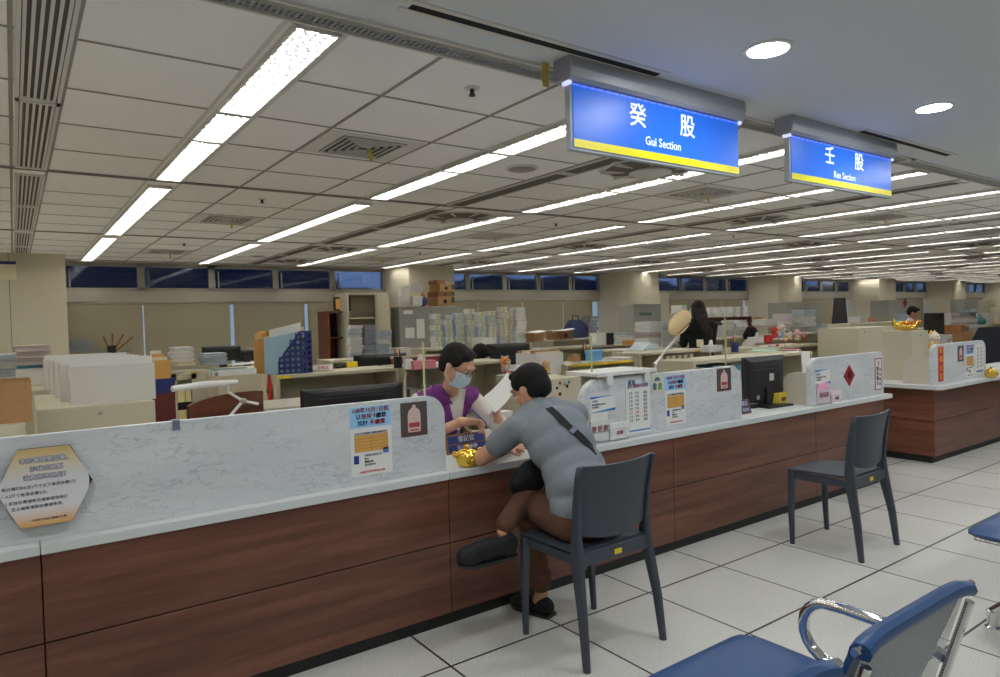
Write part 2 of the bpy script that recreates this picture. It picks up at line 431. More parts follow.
# windows
glass_dark = mat('dark_tinted_glass', (0.16, 0.22, 0.36), 0.04, trans=1.0, spec=0.6)
glass_clear = mat('frosted_glass', (0.95, 0.98, 1.0), 0.75, trans=1.0)
frame_dk = mat('window_frame_grey', srgb(120, 116, 104), 0.5)
wn = 0
bays = []
prev = 0.62
for a, b in COLX[1:]:
    bays.append((prev, a)); prev = b
for bi, (x0, x1) in enumerate(bays):
    n = 5
    pitch = (x1 - x0) / n
    for k in range(n):
        wn += 1
        a, b = x0 + k * pitch, x0 + (k + 1) * pitch
        fr = MB()
        fr.box(a, a + 0.05, YB - 0.04, YB + 0.06, Z_CL0 - 0.03, H - 0.02); fr.box(b - 0.05, b, YB - 0.04, YB + 0.06, Z_CL0 - 0.03, H - 0.02)
        fr.box(a, b, YB - 0.04, YB + 0.06, Z_CL0 - 0.03, Z_CL0 + 0.02); fr.box(a, b, YB - 0.04, YB + 0.06, H - 0.07, H - 0.02)
        fr.box(a + 0.09, a + 0.11, YB - 0.06, YB - 0.04, Z_CL0 + 0.03, Z_CL0 + 0.3)
        w = fr.build('window_%d' % wn, M['alu_frame']); struct(w)
        MB().box(a + 0.05, b - 0.05, YB + 0.0, YB + 0.012, Z_CL0 + 0.02, H - 0.07).build('glass', glass_dark, w)
    # lower glazing behind the blinds
    wn += 1
    fr = MB(); fr.box(x0, x1, YB + 0.03, YB + 0.09, 0.75, 0.8); fr.box(x0, x1, YB + 0.03, YB + 0.09, 1.85, 1.9)
    w = fr.build('window_%d' % wn, M['alu_frame']); struct(w)
    MB().box(x0, x1, YB + 0.05, YB + 0.062, 0.8, 1.85).build('glass', glass_clear, w)
    # roller blinds with thin gaps where daylight comes through
    nb = 4; pb = (x1 - x0) / nb
    edges = [x0 + k * pb for k in range(nb + 1)]
    if bi == 0: edges = [x0, WY(144, 330, YB).x, WY(233.5, 330, YB).x, WY(307.5, 330, YB).x, x1]
    for k in range(nb):
        a, b = edges[k], edges[k + 1]
        gap = 0.012 if bi else (0.02, 0.06, 0.06, 0.01)[k]
        if k == nb - 1 and bi > 0: gap = 0.26
        bl = thing('roller_blind', 'closed beige roller blind, %s from the left along the window wall' % (ORD[bi * nb + k]), 'blind', ((a + b) / 2, YB - 0.05, 1.9), group='roller blinds under the high windows')
        hw = (b - a) / 2
        f = MB().sheet(lambda u, v: (-hw + 0.004 + u * (2 * hw - gap), 0.02 + 0.002 * math.sin(u * 9), -0.02 - v * 1.1), 10, 2, 0.002).build('fabric', M['blind'], bl)
        MB().tube([(-hw + 0.004, 0.02, -0.02), (hw - 0.01, 0.02, -0.02)], 0.018, 10).build('roller', M['alu_frame'], bl)
# hills outside
def hill(name, y, pts, m):
    MB().prism(pts, y, y + 3).build(name, m)
random.seed(3)
pts = [(-30, -4)]
x = -30
while x < 150:
    pts.append((x, (9.5 if x < 24 else 5.2 if x < 62 else 6.2) + 0.9 * math.sin(x * 0.16) + 0.5 * math.sin(x * 0.47 + 1) + random.uniform(-0.5, 0.5))); x += 2.5
pts.append((150, -4))
o = MB().prism(pts, 60, 64).build('hills', mat('far_hills', srgb(30, 40, 66), 0.95)); tag(o, 'dark wooded hills seen through the high windows', 'hills', kind='structure')
# ---- outside ground so that the low view is closed
o = MB().box(-40, 160, YB + 1.5, 60, -4.2, -4).build('ground_outside', mat('outside_ground', srgb(206, 212, 216), 0.9)); struct(o)

# ---- perforated transition strip between soffit and tiled ceiling
perf = holes_mat('perforated_strip', srgb(150, 152, 155), (1, 1, 1), 0.33)
def perf_segment(x0, x1, label):
    t = thing('air_strip', label, 'air vent', (x0, Y_SOF, H), group='perforated air strips along the soffit edge')
    L = x1 - x0
    mb = MB().box(0, L, 0.0, 0.012, -0.012, 0.004); mb.box(0, L, 0.118, 0.13, -0.012, 0.004); mb.box(0, 0.02, 0, 0.13, -0.012, 0.004); mb.box(L - 0.02, L, 0, 0.13, -0.012, 0.004)
    mb.build('frame', M['tbar_lt'], t)
    nx = int(L / 0.022)
    mb = MB(); n = len(mb.v)
    s = MB().sheet(lambda u, v: (0.02 + u * (L - 0.04), 0.06 + v * 0.058, -0.004), 1, 1, 0, uv=False)
    for i, (u, v) in enumerate([(0, 0), (0, 1), (1, 0), (1, 1)]): s.uv[i] = (u * nx, v * 3)
    s.build('perforated_plate', perf, t)
    MB().box(0.02, L - 0.02, 0.012, 0.06, -0.004, 0.0).build('plain_plate', M['grey_steel'], t)
    MB().box(0.0, L, 0.0, 0.13, 0.03, 0.05).build('backing', M['dark'], t)
xx = -0.9
k = 0
while xx < 20:
    perf_segment(xx, xx + 3.05, 'long perforated metal air strip at the soffit edge, %s from the left' % ORD[k]); xx += 3.07; k += 1
struct(MB().box(XL - 1, XR, Y_SOF + 0.0, Y_SOF + 0.13, H + 0.05, H + 0.15).build('trim_2', M['gyp']))
struct(MB().box(20.6, XR, Y_SOF, Y_SOF + 0.13, H - 0.004, H + 0.05).build('trim_3', M['grey_steel']))
# slots in the gypsum beside the strip
for i, (a, b) in enumerate([(1.13, 2.36), (4.15, 5.35), (7.2, 8.4)]):
    t = thing('slot_diffuser', 'narrow black slot diffuser in the grey soffit, %s from the left' % ORD[i], 'air vent', (a, 1.915 * U, H), group='slot diffusers in the soffit')
    MB().box(-0.03, b - a + 0.03, -0.045, -0.02, -0.004, 0).box(-0.03, b - a + 0.03, 0.02, 0.045, -0.004, 0).build('frame', M['tbar_lt'], t)
    MB().box(0, b - a, -0.02, 0.02, -0.003, 0).build('slot', M['black_matte'], t)

# ---- ceiling grid
xs_mod = [0.21, 0.765, 0.975, 1.352, 1.93, 2.285, 2.475, 3.03]
g = MB(); gl = MB(); sl = MB()
zt = H - 0.004
nmod = 12
def vis(x, y, z=H, pad=40):
    q = PX((x, y, z)); return -pad < q[0] < 1000 + pad and -pad < q[1] < 677 + pad
Yend = 11.1 * U
ybars = [5.03 * U, 8.05 * U]
for m_ in range(-1, nmod):
    bx = (0.125 + 3.0 * m_) * U
    for xr in xs_mod:
        x = (xr + 3.0 * m_) * U
        if x > XR: continue
        (g if xr not in (0.765, 0.975, 2.285, 2.475) else gl).box(x - 0.008, x + 0.008, Y_SOF + 0.13, YB, zt, H)
yl = []
base = 2.17 * U
for b_ in range(4):
    for k in range(1, 5):
        yl.append((2.17 + 0.565 * k + 3.02 * b_) * U)
for y in yl:
    if y < YB:
        for m_ in range(-1, nmod):
            x0 = (0.205 + 3.0 * m_) * U; 
            for a, b in ((0.205, 0.765), (0.975, 2.285), (2.475, 3.04)):
                if (a + 3 * m_) * U < XR: g.box((a + 3.0 * m_) * U, min(XR, (b + 3.0 * m_) * U), y - 0.007, y + 0.007, zt + 0.001, H)
for y in ybars + [11.07 * U]:
    sl.box(XL, XR, y - 0.032, y + 0.032, H - 0.006, H)
struct(g.build('ceiling_grid', M['tbar'])); struct(gl.build('trim_4', M['tbar_lt'])); struct(sl.build('trim_5', M['slot']))

# ---- linear air grilles running towards the window wall
def make_grille(L, dark=False):
    t = thing('linear_air_grille', 'x', 'air vent')
    w = 0.085
    mb = MB().box(-w, -w + 0.014, 0, L, -0.012, 0).box(w - 0.014, w, 0, L, -0.012, 0).box(-w, w, 0, 0.02, -0.012, 0).box(-w, w, L - 0.02, L, -0.012, 0)
    mb.build('frame', M['tbar_lt'], t)
    mb = MB()
    for i in range(6):
        x = -0.062 + i * 0.0248
        mb.box(x - 0.0055, x + 0.0055, 0.02, L - 0.02, -0.009, -0.002)
    mb.build('slats', M['slot'] if dark else M['tbar_lt'], t)
    mb = MB(); n = int(L / 0.012)
    MB().box(-w + 0.01, w - 0.01, 0.02, L - 0.02, -0.0022, -0.0002).build('backing', mat('grille_backing', srgb(92, 88, 80), 0.8), t)
    return t
GR = {}
cnt = 0
for m_ in range(0, nmod):
    bx = (0.125 + 3.0 * m_) * U
    for b_ in range(3):
        y0 = (2.17 + 3.02 * b_) * U if b_ else 2.26 * U; yy1 = (4.99 + 3.02 * b_) * U
        segs = [(y0, y0 + (yy1 - y0) * 0.46), (y0 + (yy1 - y0) * 0.47, yy1)]
        for (a, b) in segs:
            if not (vis(bx, a) or vis(bx, b) or vis(bx, (a + b) / 2)): continue
            key = (round(b - a, 2), m_ > 0)
            if key not in GR: GR[key] = make_grille(b - a, m_ > 0); t = GR[key]
            else: t = copy_tree(GR[key])
            t.location = (bx, a, H); cnt += 1
            ns = [s for s in range(6)]
            t['label'] = 'linear slatted air grille, %s row from the left, %s piece from the soffit' % (ORD[m_], ORD[b_ * 2 + (0 if a == segs[0][0] else 1)])
            t['group'] = 'linear air grilles in the tiled ceiling'

# ---- fluorescent troffers
lamp_m = bpy.data.materials.new('fluorescent_lamp'); lamp_m.use_nodes = True
nt = lamp_m.node_tree; nt.nodes.remove(nt.nodes['Principled BSDF'])
em = nt.nodes.new('ShaderNodeEmission'); em.inputs[0].default_value = (1.0, 0.975, 0.925, 1)
_tc = nt.nodes.new('ShaderNodeTexCoord'); _mp = nt.nodes.new('ShaderNodeMapping'); _mp.inputs['Rotation'].default_value = (0, 0, 0.6); _mp.inputs['Scale'].default_value = (3.4, 3.4, 3.4)
_br = nt.nodes.new('ShaderNodeTexBrick'); _br.inputs['Color1'].default_value = (1, 1, 1, 1); _br.inputs['Color2'].default_value = (0.8, 0.8, 0.8, 1); _br.inputs['Mortar'].default_value = (0.022, 0.022, 0.022, 1); _br.inputs['Scale'].default_value = 2.4; _br.inputs['Mortar Size'].default_value = 0.06; _br.inputs['Mortar Smooth'].default_value = 0.0
_ml = nt.nodes.new('ShaderNodeMath'); _ml.operation = 'MULTIPLY'; _ml.inputs[1].default_value = TUBE * 1.25
nt.links.new(_tc.outputs['Object'], _mp.inputs[0]); nt.links.new(_mp.outputs[0], _br.inputs['Vector']); nt.links.new(_br.outputs['Color'], _ml.inputs[0]); nt.links.new(_ml.outputs[0], em.inputs[1])
nt.links.new(em.outputs[0], nt.nodes['Material Output'].inputs[0])
louv_m = mat('louver_reflector', (0.42, 0.42, 0.41), 0.35, metal=0.5)
def make_troffer(L):
    t = thing('fluorescent_troffer', 'x', 'ceiling light')
    w = 0.085
    mb = MB().box(-w, -w + 0.010, 0, L, -0.022, 0).box(w - 0.010, w, 0, L, -0.022, 0).box(-w, w, 0, 0.012, -0.022, 0).box(-w, w, L - 0.012, L, -0.022, 0)
    mb.build('frame', M['tbar_lt'], t)
    MB().box(-w + 0.01, w - 0.01, 0.012, L - 0.012, -0.004, -0.001).build('lamp_panel', lamp_m, t)
    mb = MB(); n = max(3, int(L / 0.075))
    for i in range(1, n):
        y = 0.012 + (L - 0.024) * i / n
        mb.prism([(-w + 0.01, -0.005), (w - 0.01, -0.005), (w - 0.01, -0.021), (0, -0.017), (-w + 0.01, -0.021)], y - 0.0015, y + 0.0015)
    mb.box(-0.0015, 0.0015, 0.012, L - 0.012, -0.016, -0.005)
    mb.build('louver', louv_m, t)
    return t
TR = {}
row = 0; NTR = 0
for m_ in range(0, nmod):
    for xr in (0.87, 2.38):
        x = (xr + 3.0 * m_) * U
        row_used = False
        for b_ in range(3):
            yb0 = (2.19 + 3.02 * b_) * U
            if b_ == 0: yb0 = 2.205 * U
            pieces = [(yb0, (3.26 + 3.02 * b_) * U), ((3.28 + 3.02 * b_) * U, (3.81 + 3.02 * b_) * U), ((3.83 + 3.02 * b_) * U, (4.93 + 3.02 * b_) * U)]
            for pi_, (a, b) in enumerate(pieces):
                if x > XR - 0.2: continue
                if not (vis(x, a) or vis(x, b)): continue
                key = round(b - a, 2)
                if key not in TR: TR[key] = make_troffer(b - a); t = TR[key]
                else: t = copy_tree(TR[key])
                t.location = (x, a, H); NTR += 1; row_used = True
                t['label'] = '%s lit fluorescent troffer, %s light row from the left, %s from the soffit' % ('short' if pi_ == 1 else 'long', ORD[min(row, 24)], ORD[b_ * 3 + pi_])
                t['group'] = 'fluorescent troffers in the tiled ceiling'
        row += 1
# rows to the left of the frame keep the room lit as it is
for xr in (-0.62, -2.0):
    for b_ in range(3):
        key = list(TR)[0]
        for pi_ in (0, 1):
            t = copy_tree(TR[key]); t.location = (xr * U if xr > -1 else -1.45, (2.3 + 3.02 * b_ + pi_ * 1.4) * U, H)
            t['label'] = 'lit fluorescent troffer left of the slatted grille, out of frame'; t['group'] = 'troffers beyond the left edge'

# ---- downlights in the soffit
down_m = bpy.data.materials.new('downlight_lamp'); down_m.use_nodes = True
nt = down_m.node_tree; nt.nodes.remove(nt.nodes['Principled BSDF'])
em = nt.nodes.new('ShaderNodeEmission'); em.inputs[0].default_value = (0.93, 0.97, 1.0, 1); em.inputs[1].default_value = DOWN
nt.links.new(em.outputs[0], nt.nodes['Material Output'].inputs[0])
def downlight(x, y, label, first=[None]):
    if first[0] is None:
        t = thing('downlight', 'x', 'ceiling light')
        MB().lathe([(0.078, 0), (0.098, 0), (0.098, -0.004), (0.080, -0.008), (0.078, -0.002)], 32, cap=False).build('trim_ring', M['white'], t, smooth=True)
        MB().lathe([(0.079, -0.001), (0.079, -0.003), (0.04, -0.006), (0.005, -0.0065)], 32).build('lamp', down_m, t)
        first[0] = t
    else: t = copy_tree(first[0])
    t.location = (x, y, H); t['label'] = label; t['group'] = 'round downlights in the soffit'
downlight(2.52, 1.61, 'round white downlight above the first hanging blue sign')
downlight(4.01, 1.60, 'round white downlight above the second hanging blue sign')
for i, (x, y) in enumerate([(1.03, 1.6), (-0.46, 1.6), (5.5, 1.6), (7.0, 1.6), (8.5, 1.6), (10.0, 1.6), (2.5, -0.6), (4.0, -0.6), (5.5, -0.6), (7.0, -0.6), (1.0, -0.6), (-0.5, -0.6), (8.5, -0.6)]):
    downlight(x, y, 'round white downlight over the waiting area, outside the frame')

# ---- square air diffusers
def square_diffuser():
    t = thing('square_air_diffuser', 'x', 'air vent')
    MB().box(-0.30, 0.30, -0.26, 0.26, -0.003, 0).build('face_plate', M['tbar_lt'], t)
    mb = MB()
    for i in range(5):
        r = 0.19 - i * 0.038
        for s in (-1, 1):
            mb.box(-r, r, s * r - 0.0045, s * r + 0.0045, -0.013, -0.005); mb.box(s * r - 0.0045, s * r + 0.0045, -r, r, -0.013, -0.005)
    mb.build('louver_rings', M['tbar_lt'], t)
    MB().box(-0.2, 0.2, -0.2, 0.2, -0.0045, -0.003).build('throat', mat('duct_dark', srgb(58, 55, 50), 0.8), t)
    MB().sheet(lambda u, v: (0.03 + 0.018 * u, -0.02 - 0.05 * v * 0.4, -0.018 - 0.07 * v), 1, 3, 0.001).build('yellow_ribbon', M['yellow'], t)
    return t
sd = square_diffuser(); n_ = 0
for m_ in range(0, 8):
    for b_ in range(4):
        x = (1.645 + 3.0 * m_) * U; y = (3.585 + 3.02 * b_) * U
        if b_ == 3 or not vis(x, y, pad=0): continue
        t = sd if n_ == 0 else copy_tree(sd); n_ += 1
        t.location = (x, y, H)
        t['label'] = 'square concentric air diffuser, %s column from the left, %s from the soffit' % (ORD[m_], ORD[b_]); t['group'] = 'square air diffusers'
# ---- round cassette diffusers
def round_cassette():
    t = thing('round_air_cassette', 'x', 'air vent')
    mb = MB(); n = 8
    MB().lathe([(0.40, 0), (0.44, -0.004), (0.43, -0.014), (0.40, -0.012)], 8, cap=False).build('rim', M['tbar_lt'], t)
    for k in range(8):
        a = k * math.pi / 4; mb.box(0.14, 0.42, -0.012, 0.012, -0.03, -0.004, Rz(a))
    mb.build('ribs', M['tbar_lt'], t)
    MB().lathe([(0.41, -0.003), (0.30, -0.02), (0.17, -0.035), (0.16, -0.003)], 32, cap=False).build('grille_cone', mat('cassette_grille', srgb(112, 104, 92), 0.7, bump=1.0, bscale=50), t, smooth=True)
    MB().lathe([(0.17, -0.03), (0.18, -0.045), (0.10, -0.055), (0.01, -0.057)], 32).build('hub', M['tbar_lt'], t, smooth=True)
    return t
rc = round_cassette(); n_ = 0; rc.scale = (0.84, 0.84, 1)
for m_ in range(0, 8):
    for b_ in range(3):
        for xo in (3.50,):
            x = (xo + 3.0 * m_) * U; y = [5.5, 8.5, 10.3][b_] * U
            if m_ % 2 == 1: y = [4.3, 7.0, 9.6][b_] * U
            if not vis(x, y, pad=0): continue
            t = rc if n_ == 0 else copy_tree(rc); n_ += 1
            t.location = (x, y, H)
            t['label'] = 'round ribbed air cassette, %s column from the left, %s from the soffit' % (ORD[m_], ORD[b_]); t['group'] = 'round air cassettes'
# the one behind the first sign
t = copy_tree(rc); q = WZ(650, 167, H); t.location = (q.x, q.y, H); t['label'] = 'round ribbed air cassette partly hidden behind the first hanging sign'; t['group'] = 'round air cassettes'
# ---- sprinklers and speaker discs
def sprinkler(px, py, label, first=[None]):
    if first[0] is None:
        t = thing('sprinkler', 'x', 'sprinkler')
        MB().lathe([(0.035, 0), (0.037, -0.004), (0.02, -0.006)], 20).build('escutcheon', M['white'], t)
        MB().lathe([(0.010, -0.006), (0.010, -0.03), (0.016, -0.032), (0.016, -0.036), (0.005, -0.036)], 12).build('head', M['black'], t)
        first[0] = t
    else: t = copy_tree(first[0])
    q = WZ(px, py, H); t.location = (q.x, q.y, H); t['label'] = label; t['group'] = 'ceiling sprinklers'
for a in [(472, 88, 'ceiling sprinkler nearest to the soffit strip'), (262, 199, 'ceiling sprinkler between first and second cross bars'), (184, 243, 'ceiling sprinkler near the window wall at left'),
          (556, 223, 'ceiling sprinkler right of the first round cassette'), (420, 252, 'small ceiling sprinkler above the cardboard boxes'), (733, 235, 'ceiling sprinkler below the second hanging sign'), (610, 262, 'ceiling sprinkler above the woman in black')]:
    sprinkler(*a)
def disc(px, py, label):
    q = WZ(px, py, H); t = thing('ceiling_speaker', label, 'ceiling speaker', (q.x, q.y, H), group='round ceiling speakers')
    MB().lathe([(0.115, 0), (0.118, -0.006), (0.10, -0.010)], 28).build('rim', M['tbar_lt'], t, smooth=True)
    MB().lathe([(0.10, -0.008), (0.09, -0.014), (0.01, -0.016)], 28).build('mesh_cover', M['tbar'], t, smooth=True)
disc(522, 168, 'round ceiling speaker beside the second light row'); disc(822, 242, 'round ceiling speaker under the second sign'); disc(258, 256, 'round ceiling speaker at far left')
# ================================================================== SERVICE COUNTERS
YW = 2.77          # wood face
ZT = 0.740         # ledge top
ZU = 0.704         # ledge underside
YM = 2.815         # marble screen face
def rounded(x0, x1, z0, z1, rl=0.0, rr=0.0, chamf=0.0, n=8):
    """outline with rounded upper corners"""
    pts = [(x0, z0), (x1, z0)]
    if rr > 0:
        for i in range(n + 1):
            a = math.pi / 2 * i / n; pts.append((x1 - rr + rr * math.cos(a), z1 - rr + rr * math.sin(a)))
    elif chamf > 0: pts += [(x1, z1 - chamf * 1.6), (x1 - chamf * 0.25, z1 - chamf * 0.7), (x1 - chamf, z1)]
    else: pts.append((x1, z1))
    if rl > 0:
        for i in range(n + 1):
            a = math.pi / 2 * (1 - i / n); pts.append((x0 + rl - rl * math.cos(a), z1 - rl + rl * math.sin(a)))
    else: pts.append((x0, z1))
    return pts
ctr = thing('service_counter', 'long walnut-fronted service counter with pale ledge and marble-look screens', 'counter')
X0C, X1C = -1.69, 5.93
seams = [-1.55, 0.049, 1.657, 3.265, 4.873, X1C]
for i in range(len(seams) - 1):
    a, b = seams[i] + 0.002, seams[i + 1] - 0.002
    MB().box(a, b, YW, YW + 0.02, 0.402, ZU).build('upper_panel', WALNUT, ctr, bevel=0.0015, seg=1)
    MB().box(a, b, YW, YW + 0.02, 0.066, 0.396).build('lower_panel', WALNUT, ctr, bevel=0.0015, seg=1)
MB().box(X1C - 0.018, X1C, YW + 0.02, 3.38, 0.066, ZU).build('end_panel', WALNUT_Y, ctr)
MB().box(X0C, X1C - 0.02, YW + 0.021, YW + 0.045, 0.066, ZU).build('carcass', M['black_matte'], ctr)
MB().box(X0C, X1C - 0.03, YW + 0.03, YW + 0.05, 0.0, 0.066).box(X1C - 0.05, X1C - 0.03, YW + 0.05, 3.36, 0, 0.066).build('kick_plate', M['kick'], ctr)
MB().box(X0C, 0.047, YW - 0.012, 3.40, ZU, ZT).build('ledge', M['ledge'], ctr, bevel=0.004)
MB().box(0.049, 1.655, YW - 0.012, 3.40, ZU, ZT).build('ledge', M['ledge'], ctr, bevel=0.004)
MB().box(1.657, 6.06, YW - 0.012, 3.40, ZU, ZT).build('ledge', M['ledge'], ctr, bevel=0.004)
# inner desk behind
MB().box(X0C, X1C, 3.395, 3.415, 0.0, ZU).build('back_panel', M['beige_dark'], ctr)
# marble screens
MB().prism(rounded(X0C, 1.675, ZT, 1.105, rr=0.10), YM, YM + 0.03).build('marble_screen', MARBLE, ctr, bevel=0.003, seg=2)
MB().prism(rounded(2.565, 4.03, ZT, 1.103, rl=0.13, chamf=0.07), YM, YM + 0.045).build('marble_screen', MARBLE, ctr, bevel=0.006, seg=2)
MB().prism(rounded(4.90, 6.03, ZT, 1.100, rl=0.09, rr=0.06), YM, YM + 0.045).build('marble_screen', MARBLE, ctr, bevel=0.006, seg=2)
# lower return screen between gap and right panel (runs back)
MB().prism([(0, ZT), (0.23, ZT), (0.23, 0.88), (0.215, 0.93), (0.17, 0.97), (0.12, 0.985), (0, 0.99)], -0.03, 0.0, T=Matrix.Translation((4.93, YM + 0.045, 0)) @ Rz(math.pi / 2)).build('return_screen', mat('cream_marble', srgb(206, 198, 184), 0.45, var=0.05, vscale=20), ctr, bevel=0.004)
# small clip on the top edge
t = thing('screen_clip', 'small grey-blue clip on top edge of the long marble screen', 'clip', (WY(176, 420, YM).x, YM - 0.002, 1.072))
MB().box(-0.012, 0.012, -0.004, 0.001, 0, 0.034).box(-0.012, 0.012, -0.004, 0.036, 0.0345, 0.037).build('clip_body', mat('clip_grey_blue', srgb(112, 124, 148), 0.4, alpha=0.9), t)

# far counter
c2 = thing('service_counter', 'farther walnut service counter at right with angled corner', 'counter')
Xa = 6.985; Ya = 2.80
seam2 = [Xa, 8.6, 10.2, 11.8]
for i in range(3):
    MB().box(seam2[i] + 0.002, seam2[i + 1] - 0.002, Ya, Ya + 0.02, 0.402, ZU).build('upper_panel', WALNUT, c2)
    MB().box(seam2[i] + 0.002, seam2[i + 1] - 0.002, Ya, Ya + 0.02, 0.066, 0.396).build('lower_panel', WALNUT, c2)
MB().box(Xa - 0.02, Xa, Ya, 4.4, 0.402, ZU).build('side_panel', WALNUT_Y, c2)
MB().box(Xa - 0.02, Xa, Ya, 4.4, 0.066, 0.396).build('side_panel', WALNUT_Y, c2)
MB().box(Xa - 0.001, Xa + 0.02, Ya + 0.021, 4.39, 0.066, ZU).build('carcass', M['black_matte'], c2)
MB().box(Xa + 0.0, 11.8, Ya + 0.03, Ya + 0.05, 0.0, 0.066).box(Xa + 0.0, Xa + 0.02, Ya + 0.05, 4.38, 0, 0.066).build('kick_plate', M['kick'], c2)
MB().zprism([(6.86, 2.74), (6.90, 2.70), (11.8, 2.70), (11.8, 3.4), (7.9, 3.4), (7.2, 3.4), (7.2, 4.4), (6.86, 4.4)], ZU, ZT).build('ledge', M['ledge'], c2, bevel=0.004)
def w2(px, py, Y=YM): q = WY(px, py, Y); return q
xa2 = WY(934, 380, 2.80).x; xb2 = WY(986, 376, 2.80).x
MB().prism(rounded(xa2, xb2, ZT, 1.115, rl=0.09, rr=0.10), 2.80, 2.845).build('marble_screen', MARBLE, c2, bevel=0.006)
MB().prism([(0, ZT), (0.24, ZT), (0.24, 0.90), (0.225, 0.95), (0.19, 0.985), (0.14, 1.0), (0, 1.0)], -0.03, 0.0, T=Matrix.Translation((xa2 + 0.03, 2.845, 0)) @ Rz(math.pi / 2)).build('return_screen', MATS['cream_marble'], c2, bevel=0.004)

# ================================================================== HANGING SIGNS
sign_blue = bpy.data.materials.new('lit_blue_face'); sign_blue.use_nodes = True
b = sign_blue.node_tree.nodes['Principled BSDF']; b.inputs['Base Color'].default_value = (*srgb(36, 100, 206), 1); b.inputs['Roughness'].default_value = 0.36; b.inputs['Specular IOR Level'].default_value = 0.3
b.inputs['Emission Color'].default_value = (*srgb(28, 104, 226), 1); b.inputs['Emission Strength'].default_value = 0.42
glow_blue = mat('led_edge_blue', (0.1, 0.2, 0.9), 0.4, emit=(0.06, 0.16, 1.0), estr=0.9)
letter_w = mat('lit_white_lettering', srgb(236, 240, 250), 0.4, emit=(0.8, 0.86, 1.0), estr=0.35)
led_w = mat('led_end_glow', (0.8, 0.85, 1.0), 0.4, emit=(0.6, 0.62, 1.0), estr=0.8)
sign_yellow = mat('lit_yellow_stripe', srgb(228, 218, 20), 0.35, emit=srgb(228, 214, 10), estr=0.25)
def hanging_sign(x0, x1, Y, z0, z1, han, eng, label):
    t = thing('hanging_sign', label, 'sign', ((x0 + x1) / 2, Y, 0))
    w = (x1 - x0) / 2
    # rail housing with rounded underside
    prof = [(-0.05, H), (0.05, H), (0.055, H - 0.05), (0.05, H - 0.085), (0.035, H - 0.098), (-0.035, H - 0.098), (-0.05, H - 0.085), (-0.055, H - 0.05)]
    mb = MB(); rings = []
    for xx in (-w - 0.02, w + 0.02): rings.append([(xx, y + 0.02, z) for y, z in prof])
    mb.loft(rings); mb.build('rail_housing', M['alu'], t, bevel=0.002)
    for s in (-1, 1):
        MB().box(s * (w + 0.021) - 0.002, s * (w + 0.021) + 0.002, -0.028, 0.068, H - 0.088, H - 0.004).build('end_cap', mat('end_cap_grey', srgb(150, 152, 168), 0.4), t)
        MB().box(s * (w + 0.006) - 0.008, s * (w + 0.006) + 0.008, -0.012, 0.03, H - 0.112, H - 0.098).build('led_end', led_w, t)
    # light box
    MB().box(-w, w, 0, 0.03, z0, H - 0.098).build('light_box', M['alu'], t, bevel=0.002)
    MB().box(-w + 0.014, w - 0.006, -0.004, 0.0, z0 + 0.012, H - 0.104).build('blue_face', sign_blue, t)
    MB().box(-w + 0.014, w - 0.006, -0.0065, -0.004, z0 + 0.012, z0 + 0.046).build('yellow_stripe', sign_yellow, t)
    mb = MB()
    for k in range(24):
        xx = -w + 0.03 + (2 * w - 0.06) * k / 23; mb.box(xx - 0.018, xx + 0.018, -0.0062, -0.0045, H - 0.112, H - 0.104)
    mb.build('led_edge', glow_blue, t)
    zc = (z0 + H - 0.1) / 2
    lettering(t, han[0], 0.110, (-0.17, -0.006, zc + 0.052), letter_w, bold=0.0016)
    lettering(t, han[1], 0.110, (0.165, -0.006, zc + 0.052), letter_w, bold=0.0016)
    lettering(t, eng, 0.056, (-0.005, -0.006, zc - 0.046), letter_w, bold=0.0006, sx=0.92)
    return t
hanging_sign(1.885, 3.015, 2.10, 2.145, 2.42, '癸股', 'Gui Section', 'near hanging blue lit sign reading Gui Section')
hanging_sign(3.470, 4.625, 2.10, 2.17, 2.42, '壬股', 'Ren Section', 'farther hanging blue lit sign reading Ren Section')
# yellow ribbon hanging from the strip
q = WY(546, 60, 2.17)
t = thing('yellow_ribbon', 'short yellow ribbon hanging from the perforated strip beside first sign', 'ribbon', (q.x, 2.17, H))
MB().sheet(lambda u, v: (-0.016 + 0.032 * u, 0.012 * math.sin(v * 3), -0.012 - 0.10 * v), 2, 6, 0.001).build('ribbon_tail', mat('mustard_ribbon', srgb(184, 158, 70), 0.8), t)

# ================================================================== POSTERS ON THE SCREENS
def poster(name, label, cat, px0, py0, px1, py1, m, Y=YM, group=None, th=0.0012):
    """sheet whose upper-left / lower-right corners were surveyed; returns thing, width, height, centre-local frame (x right, z up)"""
    a = WY(px0, py0, Y); b = WY(px1, py1, Y)
    w, h = b.x - a.x, a.z - b.z
    t = thing(name, label, cat, ((a.x + b.x) / 2, Y - 0.0005, (a.z + b.z) / 2), group=group)
    MB().box(-w / 2, w / 2, -th, 0, -h / 2, h / 2).build('sheet', m, t)
    return t, w, h
def patch(t, name, x0, x1, z0, z1, m, y=-0.0018, th=0.0004):
    return MB().box(x0, x1, y, y + th, z0, z1).build(name, m, t)
L_ = lambda t, s, size, x, z, m, **k: lettering(t, s, size, (x, -0.0022, z), m, **k)

